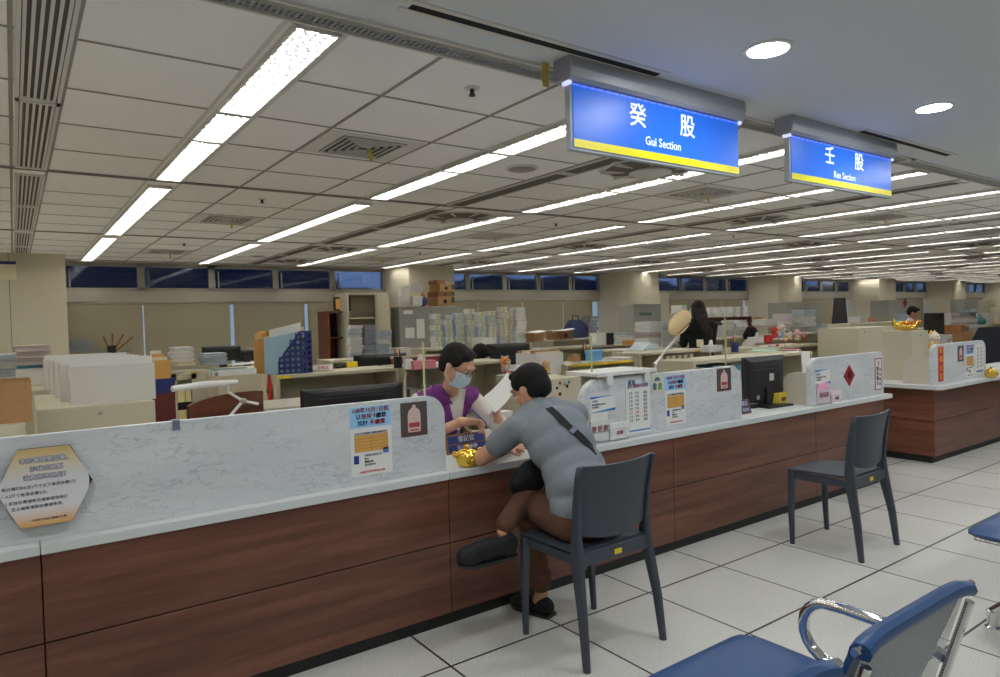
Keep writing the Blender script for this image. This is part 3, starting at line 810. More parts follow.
# hexagonal information board
ql = WY(-4, 491, YM - 0.03); qr = WY(92, 478, YM - 0.03)
hx = [WY(17, 451, 2.78), WY(69.4, 446.6, 2.78), WY(90, 478, 2.78), WY(69.4, 522, 2.78), WY(17.7, 529.4, 2.78), WY(-6, 489, 2.78)]
cx = (hx[0].x + hx[1].x) / 2; cz = (hx[0].z + hx[4].z) / 2
t = thing('hexagonal_board', 'gold and white hexagonal information board at left end of marble screen', 'sign', (cx, 2.785, cz))
rh = (hx[2].x - hx[5].x) / 2; hw = (hx[1].x - hx[0].x) / 2; hh = (hx[0].z - hx[4].z) / 2
hexo = [(-hw, hh), (hw, hh), (rh, 0), (hw, -hh), (-hw, -hh), (-rh, 0)]
hm = bpy.data.materials.new('gold_white_gradient_print'); hm.use_nodes = True; nt = hm.node_tree
tc = nt.nodes.new('ShaderNodeTexCoord'); sp = nt.nodes.new('ShaderNodeSeparateXYZ'); mr = nt.nodes.new('ShaderNodeMapRange')
nt.links.new(tc.outputs['Object'], sp.inputs[0]); nt.links.new(sp.outputs[2], mr.inputs[0]); mr.inputs[1].default_value = -hh; mr.inputs[2].default_value = hh
r_ = ramp(nt, mr.outputs[0], [(0.0, srgb(226, 168, 84)), (0.22, srgb(224, 222, 224)), (0.60, srgb(214, 214, 216)), (0.85, srgb(216, 200, 160)), (1.0, srgb(204, 170, 108))])
nt.links.new(r_.outputs[0], nt.nodes['Principled BSDF'].inputs['Base Color']); nt.nodes['Principled BSDF'].inputs['Roughness'].default_value = 0.4
face = [(-hw, hh), (hw, hh), (rh * 0.93, hh * 0.22), (rh * 0.95, hh * 0.08), (rh * 0.95, -hh * 0.08), (rh * 0.92, -hh * 0.22), (hw, -hh), (-hw, -hh), (-rh, 0)]
MB().prism(face, -0.002, 0.003).build('board_face', hm, t)
MB().prism([(x * 1.01 + 0.002, z * 0.995) for x, z in hexo], 0.004, 0.028).build('backing_board', M['black'], t)
for s, z in (('本分署檔案閱覽、', 0.70), ('抄錄或複製', 0.475), ('收費標準為何？', 0.26)):
    sz = 2 * rh * 0.070
    dx = 0.04 * rh
    L_(t, s, sz, dx, z * hh, M['inkpurple'], bold=0.0016)
    lettering(t, s, sz, (dx, -0.0030, z * hh), M['paper'])
for s, z, x in (('黑白複印B4(含)尺寸以下每頁收費2元', 0.03, -0.90), ('・A3尺寸每頁收費3元。', -0.15, -0.92), ('2.其餘收費標準依檔案管理局訂', -0.34, -0.84), ('定之檔案複製收費標準表。', -0.50, -0.72)):
    L_(t, s, 2 * rh * 0.048, x * rh, z * hh, M['ink'], align='LEFT')
L_(t, '法務部行政執行署臺北分署', 2 * rh * 0.031, 0.05 * rh, -0.85 * hh, M['ink'])

def fee_poster(px0, py0, px1, py1, label, Y=YM, simple=False):
    t, w, h = poster('fee_poster', label, 'poster', px0, py0, px1, py1, M['paper'], Y)
    patch(t, 'blue_heading', -w / 2 + 0.001, w / 2 - 0.001, h * 0.19, h * 0.49, mat('poster_sky_blue', srgb(150, 200, 236), 0.7))
    c = w / 0.16
    L_(t, '108年10月1日起', 0.0205 * c, 0, h * 0.435, M['inkred'], bold=0.0005)
    L_(t, '以', 0.0205 * c, -w * 0.30, h * 0.345, M['inkblue'], bold=0.0005); L_(t, '信用卡', 0.0205 * c, -w * 0.04, h * 0.345, M['inkred'], bold=0.0005); L_(t, '繳款', 0.0205 * c, w * 0.26, h * 0.345, M['ink'], bold=0.0005)
    L_(t, '加計', 0.0205 * c, -w * 0.20, h * 0.252, M['inkblue'], bold=0.0005); L_(t, '手續費', 0.0205 * c, w * 0.16, h * 0.252, M['inkred'], bold=0.0005)
    L_(t, '信用卡申請繳款手續費計算對照表', 0.0085 * c, 0, h * 0.105, M['ink'])
    x0, x1, z0, z1 = -w * 0.40, w * 0.40, -h * 0.155, h * 0.08
    patch(t, 'fee_table', x0, x1, z0, z1, M['softgold'])
    mb = MB()
    for i in range(6): z = z0 + (z1 - z0) * i / 5; mb.box(x0, x1, -0.0024, -0.0018, z - 0.0005, z + 0.0005)
    for xx in (x0, 0, x1): mb.box(xx - 0.0005, xx + 0.0005, -0.0024, -0.0018, z0, z1)
    mb.build('table_rules', mat('table_rule_brown', srgb(140, 92, 40), 0.7), t)
    patch(t, 'terminal_picture', -w * 0.43, -w * 0.31, -h * 0.32, -h * 0.20, M['inkblue'])
    patch(t, 'card_picture', w * 0.28, w * 0.42, -h * 0.21, -h * 0.13, mat('picture_blue', srgb(70, 120, 190), 0.6))
    for i, s in enumerate(('行政執行案件以信', '用卡', '繳納金額', '依比例計收')): 
        L_(t, s, 0.0085 * c, -w * 0.18, -h * (0.215 + 0.045 * i), M['ink'], align='LEFT')
    L_(t, '法務部行政執行署臺北分署', 0.0082 * c, 0, -h * 0.45, M['inkred'])
    return t
fee_poster(349, 407.5, 392.5, 471, 'blue-headed fee poster on the long marble screen')
def jar_picture(px0, py0, px1, py1, label, Y=YM):
    t, w, h = poster('bottle_poster', label, 'poster', px0, py0, px1, py1, mat('dark_brown_print', srgb(84, 74, 70), 0.5), Y)
    patch(t, 'table_edge', -w / 2, w / 2, -h / 2, -h * 0.30, mat('print_maroon', srgb(92, 62, 60), 0.5))
    s = w
    out = [(-0.22, -0.38), (0.22, -0.38), (0.24, -0.3), (0.24, 0.12), (0.20, 0.26), (0.07, 0.34), (0.05, 0.42), (-0.05, 0.42), (-0.07, 0.34), (-0.20, 0.26), (-0.24, 0.12), (-0.24, -0.3)]
    MB().prism([(a * s, b_ * h) for a, b_ in out], -0.0026, -0.0018).build('bottle_picture', mat('print_pale_pink', srgb(216, 186, 180), 0.6), t)
    patch(t, 'red_label', -0.2 * w, 0.2 * w, -0.24 * h, -0.1 * h, mat('print_red', srgb(176, 70, 66), 0.6), y=-0.0034)
    patch(t, 'red_label', -0.16 * w, 0.16 * w, -0.34 * h, -0.3 * h, MATS['print_red'], y=-0.0034)
    return t
jar_picture(400, 403.5, 427.5, 434, 'dark square bottle picture on the long marble screen')
# pencil scribble marks are dirt on the screen; leave. Right screen (B)
def notice(px0, py0, px1, py1, label, Y=YM):
    t, w, h = poster('notice_card', label, 'notice', px0, py0, px1, py1, M['paper'], Y)
    MB().prism([(-w / 2, h / 2), (-w / 2, h * 0.36), (w * 0.05, h * 0.45), (w / 2, h / 2)], -0.0024, -0.0016).build('blue_wave', mat('wave_blue', srgb(40, 122, 190), 0.6), t)
    MB().prism([(w / 2, -h / 2), (w / 2, -h * 0.34), (-w * 0.05, -h * 0.44), (-w / 2, -h / 2)], -0.0024, -0.0016).build('blue_wave', MATS['wave_blue'], t)
    L_(t, '注意事項', h * 0.13, -w * 0.44, h * 0.2, M['inkblue'], align='LEFT')
    L_(t, '請於辦理時出示身分證', h * 0.12, -w * 0.44, -h * 0.02, M['ink'], align='LEFT'); L_(t, '件以利查核', h * 0.12, -w * 0.44, -h * 0.2, M['ink'], align='LEFT')
    return t
notice(590, 397.5, 615, 409.5, 'white card with blue waves at left of the middle marble screen')
def leaf_holder(px0, py0, px1, py1, label, s, Y=YM, mm=None):
    a = WY(px0, py0, Y); b = WY(px1, py1, Y); w, h = b.x - a.x, a.z - b.z
    t = thing('leaflet_holder', label, 'leaflet holder', ((a.x + b.x) / 2, Y - 0.001, (a.z + b.z) / 2))
    MB().box(-w / 2, w / 2, -0.016, -0.014, -h / 2, h * 0.2).box(-w / 2, w / 2, -0.014, 0, -h / 2, -h / 2 + 0.002).box(-w / 2, -w / 2 + 0.002, -0.014, 0, -h / 2, h * 0.2).build('pocket', mat('clear_plastic', (0.9, 0.9, 0.9), 0.15, alpha=0.35), t)
    MB().box(-w / 2 + 0.004, w / 2 - 0.004, -0.012, -0.002, -h / 2 + 0.003, h / 2).build('leaflets', mm or M['paper'], t)
    lettering(t, s, h * 0.28, (0, -0.0166, -h * 0.1), M['inkred'], bold=0.0002)
    return t
leaf_holder(588.5, 414, 607, 439, 'taller clear leaflet holder with white cards on middle marble screen', '意見表')
leaf_holder(608, 424, 627.5, 437, 'lower clear leaflet holder with white cards on middle marble screen', '收據')
t, w, h = poster('schedule_poster', 'tall white timetable poster on the middle marble screen', 'poster', 625, 381, 650.5, 431, M['paper'])
patch(t, 'heading', -w / 2 + 0.002, w / 2 - 0.002, h * 0.34, h * 0.48, mat('pale_blue_print', srgb(204, 222, 240), 0.7))
L_(t, '服務', w * 0.16, -w * 0.25, h * 0.45, M['inkblue'], bold=0.0003); L_(t, '為民服務時間表', w * 0.125, 0.0, h * 0.385, M['inkred'], bold=0.0002)
for i in range(8):
    L_(t, '上午　下午　　全日', w * 0.085, 0, h * (0.25 - 0.072 * i), M['ink'] if i not in (5,) else M['inkred'])
patch(t, 'foot_band', -w / 2 + 0.003, w / 2 - 0.003, -h * 0.455, -h * 0.43, MATS['wave_blue'])
t, w, h = poster('house_logo_card', 'small card with green and blue house logo on middle screen', 'notice', 651.5, 376.5, 662.5, 391.5, mat('pale_green_print', srgb(206, 212, 186), 0.7))
for sx_, mm, nm in ((-1, mat('print_slate_blue', srgb(80, 106, 132), 0.7), 'blue_house'), (1, mat('print_green', srgb(112, 150, 84), 0.7), 'green_house')):
    MB().prism([(sx_ * w * 0.25 - w * 0.16, -h * 0.35), (sx_ * w * 0.25 + w * 0.16, -h * 0.35), (sx_ * w * 0.25 + w * 0.16, -h * 0.05), (sx_ * w * 0.25 + w * 0.22, -h * 0.05), (sx_ * w * 0.25, h * 0.12), (sx_ * w * 0.25 - w * 0.22, -h * 0.05), (sx_ * w * 0.25 - w * 0.16, -h * 0.05)], -0.0024, -0.0016).build(nm, mm, t)
MB().prism([(-w * 0.3, h * 0.2), (w * 0.3, h * 0.2), (w * 0.15, h * 0.42), (-w * 0.15, h * 0.42)], -0.0024, -0.0016).build('roof_picture', MATS['print_slate_blue'], t)
fee_poster(664.5, 375.5, 686, 422.5, 'blue-headed fee poster on the middle marble screen')
jar_picture(716.5, 369, 731, 390, 'dark bottle picture at right end of middle marble screen')
# right screen (C)
notice(815, 370.5, 830, 383, 'white card with blue waves on the right marble screen')
t = leaf_holder(816, 384, 828, 402, 'clear holder with curled pink leaflets on right marble screen', '意見表', mm=M['pink'])
leaf_holder(829.5, 391.5, 840, 402, 'small clear holder with pale pink cards on right screen', '收據', mm=mat('pale_pink_paper', srgb(240, 214, 222), 0.7))
def diamond(px, py, half, label, Y=YM, hz=1.0):
    q = WY(px, py, Y); t = thing('red_diamond_decoration', label, 'decoration', (q.x, Y - 0.0005, q.z))
    MB().prism([(0, -half * hz), (half, 0), (0, half * hz), (-half, 0)], -0.003, 0).build('diamond_card', mat('dark_red_card', srgb(150, 36, 42), 0.6), t)
    lettering(t, '春', half * 0.8, (0, -0.0036, 0), mat('dark_maroon_ink', srgb(92, 22, 30), 0.7), bold=0.0008)
diamond(849, 375.5, 0.088, 'dark red diamond paper with a character on right marble screen', hz=0.98)
t, w, h = poster('vertical_notice', 'narrow red-edged upright notice at right end of the right marble screen', 'notice', 874.5, 358.5, 882, 389, mat('dark_red_print_edge', srgb(160, 60, 76), 0.6))
patch(t, 'white_panel', -w * 0.40, w * 0.40, -h * 0.47, h * 0.47, M['paper'])
L_(t, '$', h * 0.18, 0, h * 0.34, M['inkred'], bold=0.001)
for i, s in enumerate('繳款櫃台'): L_(t, s, h * 0.15, -w * 0.14, h * (0.17 - 0.155 * i), M['ink'], bold=0.0004)
for i, s in enumerate('便民服務'): L_(t, s, h * 0.11, w * 0.20, h * (0.13 - 0.155 * i), M['ink'], bold=0.0002)
# far counter screen
Yf = 2.80
t, w, h = poster('red_banner', 'long vertical red banner on the far counter screen', 'banner', 938, 347, 943.5, 381, mat('banner_red', srgb(196, 40, 36), 0.6), Yf)
for i, s in enumerate('新春大吉'): L_(t, s, w * 0.62, 0, h * (0.38 - 0.25 * i), M['yellow'])
jar_picture(957.5, 346, 963.5, 361, 'small dark bottle picture on the far counter screen', Yf)
fee_poster(965.5, 344.5, 974, 376, 'blue-headed fee poster on the far counter screen', Yf)
t, w, h = poster('schedule_poster', 'white timetable sheet at right edge of the far counter screen', 'poster', 975, 344.5, 983.5, 373, M['paper'], Yf)
for i in range(6): L_(t, '上午　下午', w * 0.14, 0, h * (0.35 - 0.12 * i), M['ink'])
patch(t, 'foot_band', -w * 0.4, w * 0.4, -h * 0.44, -h * 0.38, MATS['wave_blue'])

# yellowish acrylic rods standing behind the screens
for px, y0, y1, Y, lab in ((423, 342, 396, 2.86, 'thin yellowish acrylic post at right end of the long screen'), (591, 336, 374, 2.88, 'thin yellowish acrylic post at left end of middle screen'), (725, 318, 366, 2.88, 'thin yellowish acrylic post at right end of middle screen')):
    a = WY(px, y0, Y); bq = WY(px, y1, Y)
    t = thing('acrylic_post', lab, 'post', (a.x, Y, 0))
    MB().box(-0.004, 0.004, -0.004, 0.004, ZT, a.z).build('rod', M['acrylic'], t)
    MB().box(-0.018, 0.018, -0.012, 0.012, ZT, ZT + 0.012).build('foot', M['acrylic'], t)
# ================================================================== SEATING
def sweep(mb, pts, ws, ds, T=None):
    """rectangular section (w along x, d along y) lofted through pts"""
    rings = []
    for p, w, d in zip(pts, ws, ds):
        x, y, z = p; c = 0.25
        w /= 2; d /= 2; e = min(w, d) * c * 2
        rings.append([(x - w + e, y - d, z), (x + w - e, y - d, z), (x + w, y - d + e, z), (x + w, y + d - e, z), (x + w - e, y + d, z), (x - w + e, y + d, z), (x - w, y + d - e, z), (x - w, y - d + e, z)])
    return mb.loft(rings, T)
def plastic_chair(label, loc, rz):
    t = thing('plastic_chair', label, 'chair', loc, rz)
    # local: +y is the front, origin on the floor midway between the legs
    for s in (-1, 1):
        mb = MB(); sweep(mb, [(s * 0.215, 0.215, 0), (s * 0.210, 0.222, 0.20), (s * 0.204, 0.220, 0.40), (s * 0.200, 0.218, 0.452)], [0.026, 0.034, 0.042, 0.044], [0.026, 0.034, 0.042, 0.044])
        mb.build('leg', M['slate'], t, smooth=True)
        mb = MB(); sweep(mb, [(s * 0.232, -0.215, 0), (s * 0.226, -0.192, 0.20), (s * 0.214, -0.158, 0.38), (s * 0.206, -0.144, 0.47), (s * 0.206, -0.142, 0.56), (s * 0.210, -0.152, 0.68), (s * 0.216, -0.172, 0.79), (s * 0.219, -0.184, 0.835), (s * 0.219, -0.185, 0.842)],
                              [0.030, 0.034, 0.036, 0.034, 0.026, 0.020, 0.016, 0.013, 0.004], [0.030, 0.042, 0.056, 0.062, 0.048, 0.042, 0.036, 0.032, 0.01])
        mb.build('leg', M['slate'], t, smooth=True)
    def seat(u, v):
        x = (u - 0.5) * 0.43; y = -0.15 + v * 0.398
        if v > 0.8: x *= 1 - 0.06 * ((v - 0.8) / 0.2) ** 2
        z = 0.458 - 0.014 * math.sin(math.pi * u) * math.sin(math.pi * min(1, v * 1.1)) - 0.02 * max(0, v - 0.75) ** 1 + 0.008 * (1 - v)
        return (x, y, z)
    MB().sheet(seat, 16, 14, -0.014).build('seat', M['slate'], t, smooth=True)
    mb = MB()
    for s in (-1, 1): mb.box(s * 0.198 - 0.010, s * 0.198 + 0.010, -0.13, 0.22, 0.41, 0.452)
    mb.box(-0.2, 0.2, 0.205, 0.228, 0.415, 0.452); mb.box(-0.204, 0.204, -0.168, -0.144, 0.41, 0.468)
    mb.build('seat_frame', M['slate'], t, bevel=0.004)
    def back(u, v):
        a = (u - 0.5) * 2
        hw = 0.202 + 0.014 * v
        z = 0.512 + 0.03 * (a * a) * (1 - v) + v * (0.328 - 0.008 * (1 - a * a))
        y = -0.148 - 0.010 * v - 0.030 * v * v - 0.028 * (1 - a * a)
        return (a * hw, y, z)
    MB().sheet(back, 18, 14, 0.011).build('backrest', M['slate'], t, smooth=True)
    MB().box(-0.012, 0.030, -0.1705, -0.168, 0.427, 0.449).build('yellow_sticker', M['yellow'], t)['label'] = 'yellow sticker on the rear rail'
    return t
plastic_chair('dark slate plastic chair the man in grey sits on', (2.095, 2.27, 0), 0.0)
plastic_chair('empty dark slate plastic chair standing before the counter', (4.16, 2.195, 0), 0.03)

# ------------------------------------------------------------------ waiting benches
bench_perf = holes_mat('perforated_bench_back', srgb(168, 170, 170), (1, 1, 1), 0.36, rough=0.35, metal=0.4)
def waiting_bench(label, n, loc, left_arm=True, x_first=0.0):
    t = thing('waiting_bench', label, 'bench', loc)
    W = 0.60
    for k in range(n):
        x0 = k * W
        x1 = x0 + W
        cxm = (x0 + x1) / 2
        # profile in (y,z): front of seat -> crease -> top of back   (front is +y)
        def shell(off):
            def fn(u, v):
                s_ = v
                if s_ < 0.45:
                    q = s_ / 0.45; y = 0.66 - 0.46 * q; z = 0.418 - 0.03 * math.sin(q * math.pi / 2) + 0.012 * math.sin(q * math.pi)
                else:
                    q = (s_ - 0.45) / 0.55; a = 0
                    y = 0.20 - 0.04 * math.sin(min(1, q * 4) * math.pi / 2) - 0.125 * q; z = 0.388 + 0.42 * q + 0.0 * a
                wloc = (W - 0.085) / 2
                if s_ > 0.55: wloc *= 1 - 0.06 * ((s_ - 0.55) / 0.45)
                return (cxm + (u - 0.5) * 2 * wloc, y, z + off)
            return fn
        sb = MB(); sb.sheet(shell(0), 2, 40, 0.0, uv=True)
        for kk in list(sb.uv): sb.uv[kk] = (sb.uv[kk][0] * 52, sb.uv[kk][1] * 96)
        sb.build('perforated_shell', bench_perf, t)
        # frame rods at both edges of the back
        for s in (-1, 1):
            xx = cxm + s * (W / 2 - 0.044)
            pts = [shell(0)(0.5 + s * 0.5, v / 20) for v in range(0, 20)]
            MB().tube([(p[0], p[1] - 0.013, p[2] - 0.008) for p in pts], 0.0105, 8).build('side_rod', M['chrome'], t, smooth=True)
        # seat cushion
        def pad_seat(u, v):
            a = (u - 0.5) * 2; y = 0.215 + 0.465 * v; ww = (W - 0.03) / 2
            if v > 0.8: ww *= 1 - 0.16 * ((v - 0.8) / 0.2) ** 2
            edge = max(abs(a) ** 8, abs(2 * v - 1) ** 10)
            return (cxm + a * ww, y, 0.425 + 0.034 * (1 - edge) - 0.02 * max(0, v - 0.8) * 5 * 0.3)
        MB().sheet(pad_seat, 16, 16, -0.018).build('seat_cushion', M['bench_blue'], t, smooth=True)
        # back cushion wraps over the top rail
        prof = []
        for i in range(15):
            q = i / 14; y = 0.165 - 0.125 * q; z = 0.46 + 0.33 * q
            prof.append((y + 0.028, z))
        prof += [(0.064, 0.808), (0.052, 0.820), (0.036, 0.823), (0.024, 0.816), (0.020, 0.804), (0.023, 0.795), (0.028, 0.790)]
        rings = []
        hwid = (W - 0.075) / 2
        for i in range(17):
            a = (i / 16 - 0.5) * 2
            e = abs(a) ** 7
            ring = []
            cz = 0.80
            for (y, z) in prof:
                zz = 0.46 + (z - 0.46) * (1 - 0.03 * e); yy = y - 0.006 * e
                ring.append((cxm - 0.012 + a * hwid * (1 - 0.06 * max(0, (z - 0.6) / 0.23)), yy, zz))
            inner = [(p[0], p[1] - 0.014, p[2]) for p in ring[:15]][::-1]
            rings.append(ring + inner)
        MB().loft(rings).build('back_cushion', M['bench_blue'], t, smooth=True)
        MB().tube([(cxm - 0.012 + s_ * (hwid * 0.94 + 0.025), 0.036, 0.800) for s_ in (-1.0, 1.0)], 0.009, 8).build('top_rod', M['chrome'], t, smooth=True)
    # chrome arms
    for k in range(n + 1):
        if k % n != 0: continue
        xx = k * W
        pts = []
        top = 0.615
        pts += [(xx, 0.100, 0.575), (xx, 0.16, 0.600), (xx, 0.24, 0.615), (xx, 0.36, 0.618)]
        for i in range(1, 12):
            a = math.pi / 2 - i * math.pi / 11 * 1.05
            pts.append((xx, 0.40 + 0.085 * math.cos(a), 0.533 + 0.085 * math.sin(a)))
        pts += [(xx, 0.36, 0.425), (xx, 0.34, 0.39)]
        MB().tube(pts, 0.0165, 12).build('armrest', M['chrome'], t, smooth=True)
    MB().box(-0.02, n * W + 0.02, 0.30, 0.37, 0.335, 0.385).build('beam', M['bench_grey'], t, bevel=0.006)
    for xx in (0.10, n * W - 0.10):
        MB().tube([(xx, 0.12, 0.06), (xx, 0.335, 0.335)], 0.02, 10).tube([(xx, 0.60, 0.075), (xx, 0.335, 0.335)], 0.02, 10).build('leg', M['chrome'], t, smooth=True)
        for yy in (0.12, 0.60):
            MB().lathe([(0.030, 0), (0.032, 0.006), (0.022, 0.012), (0.022, 0.05), (0.026, 0.056), (0.026, 0.078), (0.018, 0.084)], 20, T=Tr(xx, yy, 0)).build('foot', M['chrome'], t, smooth=True)
    return t
waiting_bench('near blue padded waiting bench with chrome armrests', 3, (1.865 - 3 * 0.60, 0.622, 0.0))
waiting_bench('farther blue padded waiting bench at right edge of the picture', 3, (3.46, 0.60, 0))
# ================================================================== OFFICE FURNITURE
def cab_at(px0, px1, py, z, depth=0.42, z0=0.0):
    """a box unit whose top front edge was surveyed: returns x0,x1,y0,y1,z"""
    pm = (px0 + px1) / 2
    q = WZ(pm, py, z)
    return WY(px0, py, q.y).x, WY(px1, py, q.y).x, q.y, q.y + depth, z
def cabinet(label, dims, kind='closed', m=None, shelves=2, sticker=None, filled=None, name='steel_cabinet', rz=0.0, handle=True):
    x0, x1, y0, y1, z = dims; m = m or M['beige']
    cx_, w, d = (x0 + x1) / 2, x1 - x0, y1 - y0
    t = thing(name, label, 'cabinet', (cx_, y0, 0), rz)
    hw = w / 2
    if kind == 'closed':
        MB().box(-hw, hw, 0.012, d, 0.04, z).build('body', m, t, bevel=0.004)
        MB().box(-hw + 0.02, hw - 0.02, 0.04, d - 0.02, 0, 0.04).build('plinth', M['inner'], t)
        n = 2 if w > 0.55 else 1
        for k in range(n):
            a = -hw + w * k / n + 0.004; b_ = -hw + w * (k + 1) / n - 0.004
            dr = MB().box(a, b_, 0, 0.014, 0.06, z - 0.02).build('door', m, t, bevel=0.003)
            if handle:
                hx_ = b_ - 0.05 if k == 0 else a + 0.05
                MB().box(hx_ - 0.008, hx_ + 0.008, -0.014, 0, z * 0.62, z * 0.62 + 0.1).build('handle', M['grey_steel'], dr, bevel=0.003)
    elif kind == 'plain':
        MB().box(-hw, hw, 0.0, d, 0.04, z).build('body', m, t, bevel=0.005)
        MB().box(-hw + 0.02, hw - 0.02, 0.03, d - 0.02, 0, 0.04).build('plinth', M['inner'], t)
        MB().lathe([(0.011, 0), (0.011, 0.004), (0.004, 0.005)], 14, T=Tr(hw * 0.1 - 0.02, -0.0005, z - 0.045) @ Matrix.Rotation(math.pi / 2, 4, 'X')).build('lock', M['grey_steel'], t)
    else:
        T_ = 0.022
        mb = MB().box(-hw, -hw + T_, 0, d, 0, z).box(hw - T_, hw, 0, d, 0, z).box(-hw + T_, hw - T_, d - 0.01, d, 0, z - T_).box(-hw + T_, hw - T_, 0, d - 0.01, 0.0, 0.05)
        mb.build('carcass', m, t)
        MB().box(-hw - 0.002, hw + 0.002, -0.003, d + 0.002, z - 0.026, z).build('top_board', m, t, bevel=0.003)
        for k in range(1, shelves + 1):
            zz = z * k / (shelves + 1)
            MB().box(-hw + T_, hw - T_, 0.01, d - 0.01, zz - 0.01, zz + 0.008).build('shelf_board', m, t)
    if sticker:
        MB().box(sticker[0], sticker[1], -0.006, -0.0045, z - 0.026, z - 0.004).build('yellow_sticker', M['yellow'], t)['label'] = 'yellow sticker on the top edge'
    return t
CAB = {}
def C_(key, label, px0, px1, py, z=1.06, depth=0.42, **k):
    d = cab_at(px0, px1, py, z, depth); CAB[key] = d
    return cabinet(label, d, **k)
CAB['A0'] = (-1.3, 0.03, 3.62, 4.06, 1.06); cabinet('beige steel cabinet under the brown cardboard box at left', CAB['A0'], 'plain')
CAB['A'] = (0.085, 0.63, 4.20, 4.72, 1.06); cabinet('beige steel cabinet carrying the row of white document boxes', CAB['A'], 'plain')
CAB['A2'] = (0.09, 0.63, 4.73, 5.2, 1.06); cabinet('beige steel cabinet directly behind the white document boxes', CAB['A2'], 'plain')
CAB['A3'] = (-0.9, 0.32, 5.6, 6.05, 1.06); cabinet('beige steel cabinet holding blue files at far left', CAB['A3'], 'plain')
CAB['B'] = (1.19, 2.05, 6.75, 7.17, 1.06); cabinet('beige open cabinet end left of the blue magazine holder', CAB['B'], 'plain', sticker=(-0.33, -0.24))
CAB['C'] = (1.70, 2.78, 5.45, 5.90, 1.06); cabinet('open beige shelf unit under the blue magazine holder', CAB['C'], 'open', shelves=1, sticker=(-0.53, -0.43))
CAB['C2'] = (2.83, 4.02, 5.45, 5.90, 1.06); cabinet('open beige shelf unit directly behind the officer in purple', CAB['C2'], 'open', shelves=1, sticker=(-0.58, -0.46))
C_('M', 'small beige cabinet with round magnets behind the customer', 548, 581, 378, 1.02, 0.45, kind='plain', handle=False)
C_('D1', 'low open shelf with yellow tape edge and blue box on it', 566, 636, 362, 1.02, 0.40, kind='open', shelves=2, sticker=(-0.42, 0.42))
C_('D2', 'rear open shelf carrying cardboard boxes and papers', 530, 640, 346.5, 1.06, 0.45, kind='open', shelves=2)
C_('E1', 'beige shelf unit with cream binders beside the desk lamp', 640, 711, 351, 1.06, 0.42, kind='open', shelves=2, sticker=(0.3, 0.38))
C_('E2', 'long beige open shelf behind the middle marble screen', 694, 812, 356.5, 1.06, 0.40, kind='open', shelves=2)
C_('E3', 'low beige shelf carrying the small toys', 752, 818, 346, 1.06, 0.40, kind='open', shelves=2)
CAB['G'] = (7.81, 8.19, 3.94, 4.40, 1.253); cabinet('tall beige steel cabinet behind right marble screen', CAB['G'], 'plain')
CAB['G2'] = (8.27, 8.95, 4.05, 4.5, 1.25); cabinet('beige steel cabinet next to the one behind the right marble screen', CAB['G2'], 'plain')
CAB['F'] = (7.25, 7.61, 3.11, 3.40, 1.235)
t = cabinet('x', CAB['F'], 'plain')
t['label'] = 'tall beige cabinet with gold ornaments at the far counter corner'
# back-of-room cabinets, seen over the clutter
def tall(label, px0, px1, pyt, Y, m=None, kind='closed', depth=0.45, **k):
    a = WY(px0, pyt, Y); b_ = WY(px1, pyt, Y)
    d = (a.x, b_.x, Y, Y + depth, (a.z + b_.z) / 2); return cabinet(label, d, kind, m, **k), d
_, CAB['T1'] = tall('tall open-door document cabinet beside first free column', 347, 387, 293, 9.9, kind='open', shelves=4)
MB().box(0, 0.02, -0.5, 0, 0.05, CAB['T1'][4] - 0.02).build('door', M['beige'], _, bevel=0.003).location = (0.12, 0, 0)
_, CAB['T2'] = tall('wide grey cabinet with label frames at first free column', 399, 463, 306.5, 9.4, M['grey_steel'])
hw = (CAB['T2'][1] - CAB['T2'][0]) / 2
for xx, zz, w, h in ((-hw + 0.17, 1.30, 0.10, 0.20), (-hw + 0.17, 0.9, 0.08, 0.16), (-0.22, 1.36, 0.09, 0.34), (-hw + 0.15, 1.62, 0.1, 0.10)):
    f = MB().box(xx - w, xx + w, -0.006, 0, zz - h / 2, zz + h / 2).build('label_frame', M['grey_steel'], _)
    MB().box(xx - w + 0.02, xx + w - 0.02, -0.008, -0.006, zz - h / 2 + 0.02, zz + h / 2 - 0.02).build('label_sheet', M['paper'], f)
_, CAB['T3'] = tall('grey steel cabinet with green label beyond the desk lamp', 634, 661, 304, 9.0, M['grey_steel'])
MB().box(-0.24, 0.10, -0.004, 0, 1.47, 1.53).build('green_label', mat('dull_green', srgb(84, 116, 100), 0.7), _)
_, CAB['T4'] = tall('cream partition locker right of the grey steel cabinet', 660, 669, 293, 9.6, kind='plain')
_, CAB['T5'] = tall('wide grey-green partition cabinet right of the woman', 786, 824, 302, 8.6, M['grey_steel'])
_, CAB['T6'] = tall('wide grey partition cabinet beyond the man at right', 888, 915, 300, 8.4, M['grey_steel'])
_, CAB['T7'] = tall('dark partition cabinet near right edge of picture', 965, 978, 299, 9.6, M['grey_steel'], kind='plain')
_, CAB['T8'] = tall('beige partition cabinet at right edge of picture', 978, 996, 300, 9.9, kind='plain')
t, CAB['W'] = tall('brown wooden display shelf with a picture frame on it', 328, 346, 311, 10.1, BROWN_WOOD, kind='open', shelves=3)
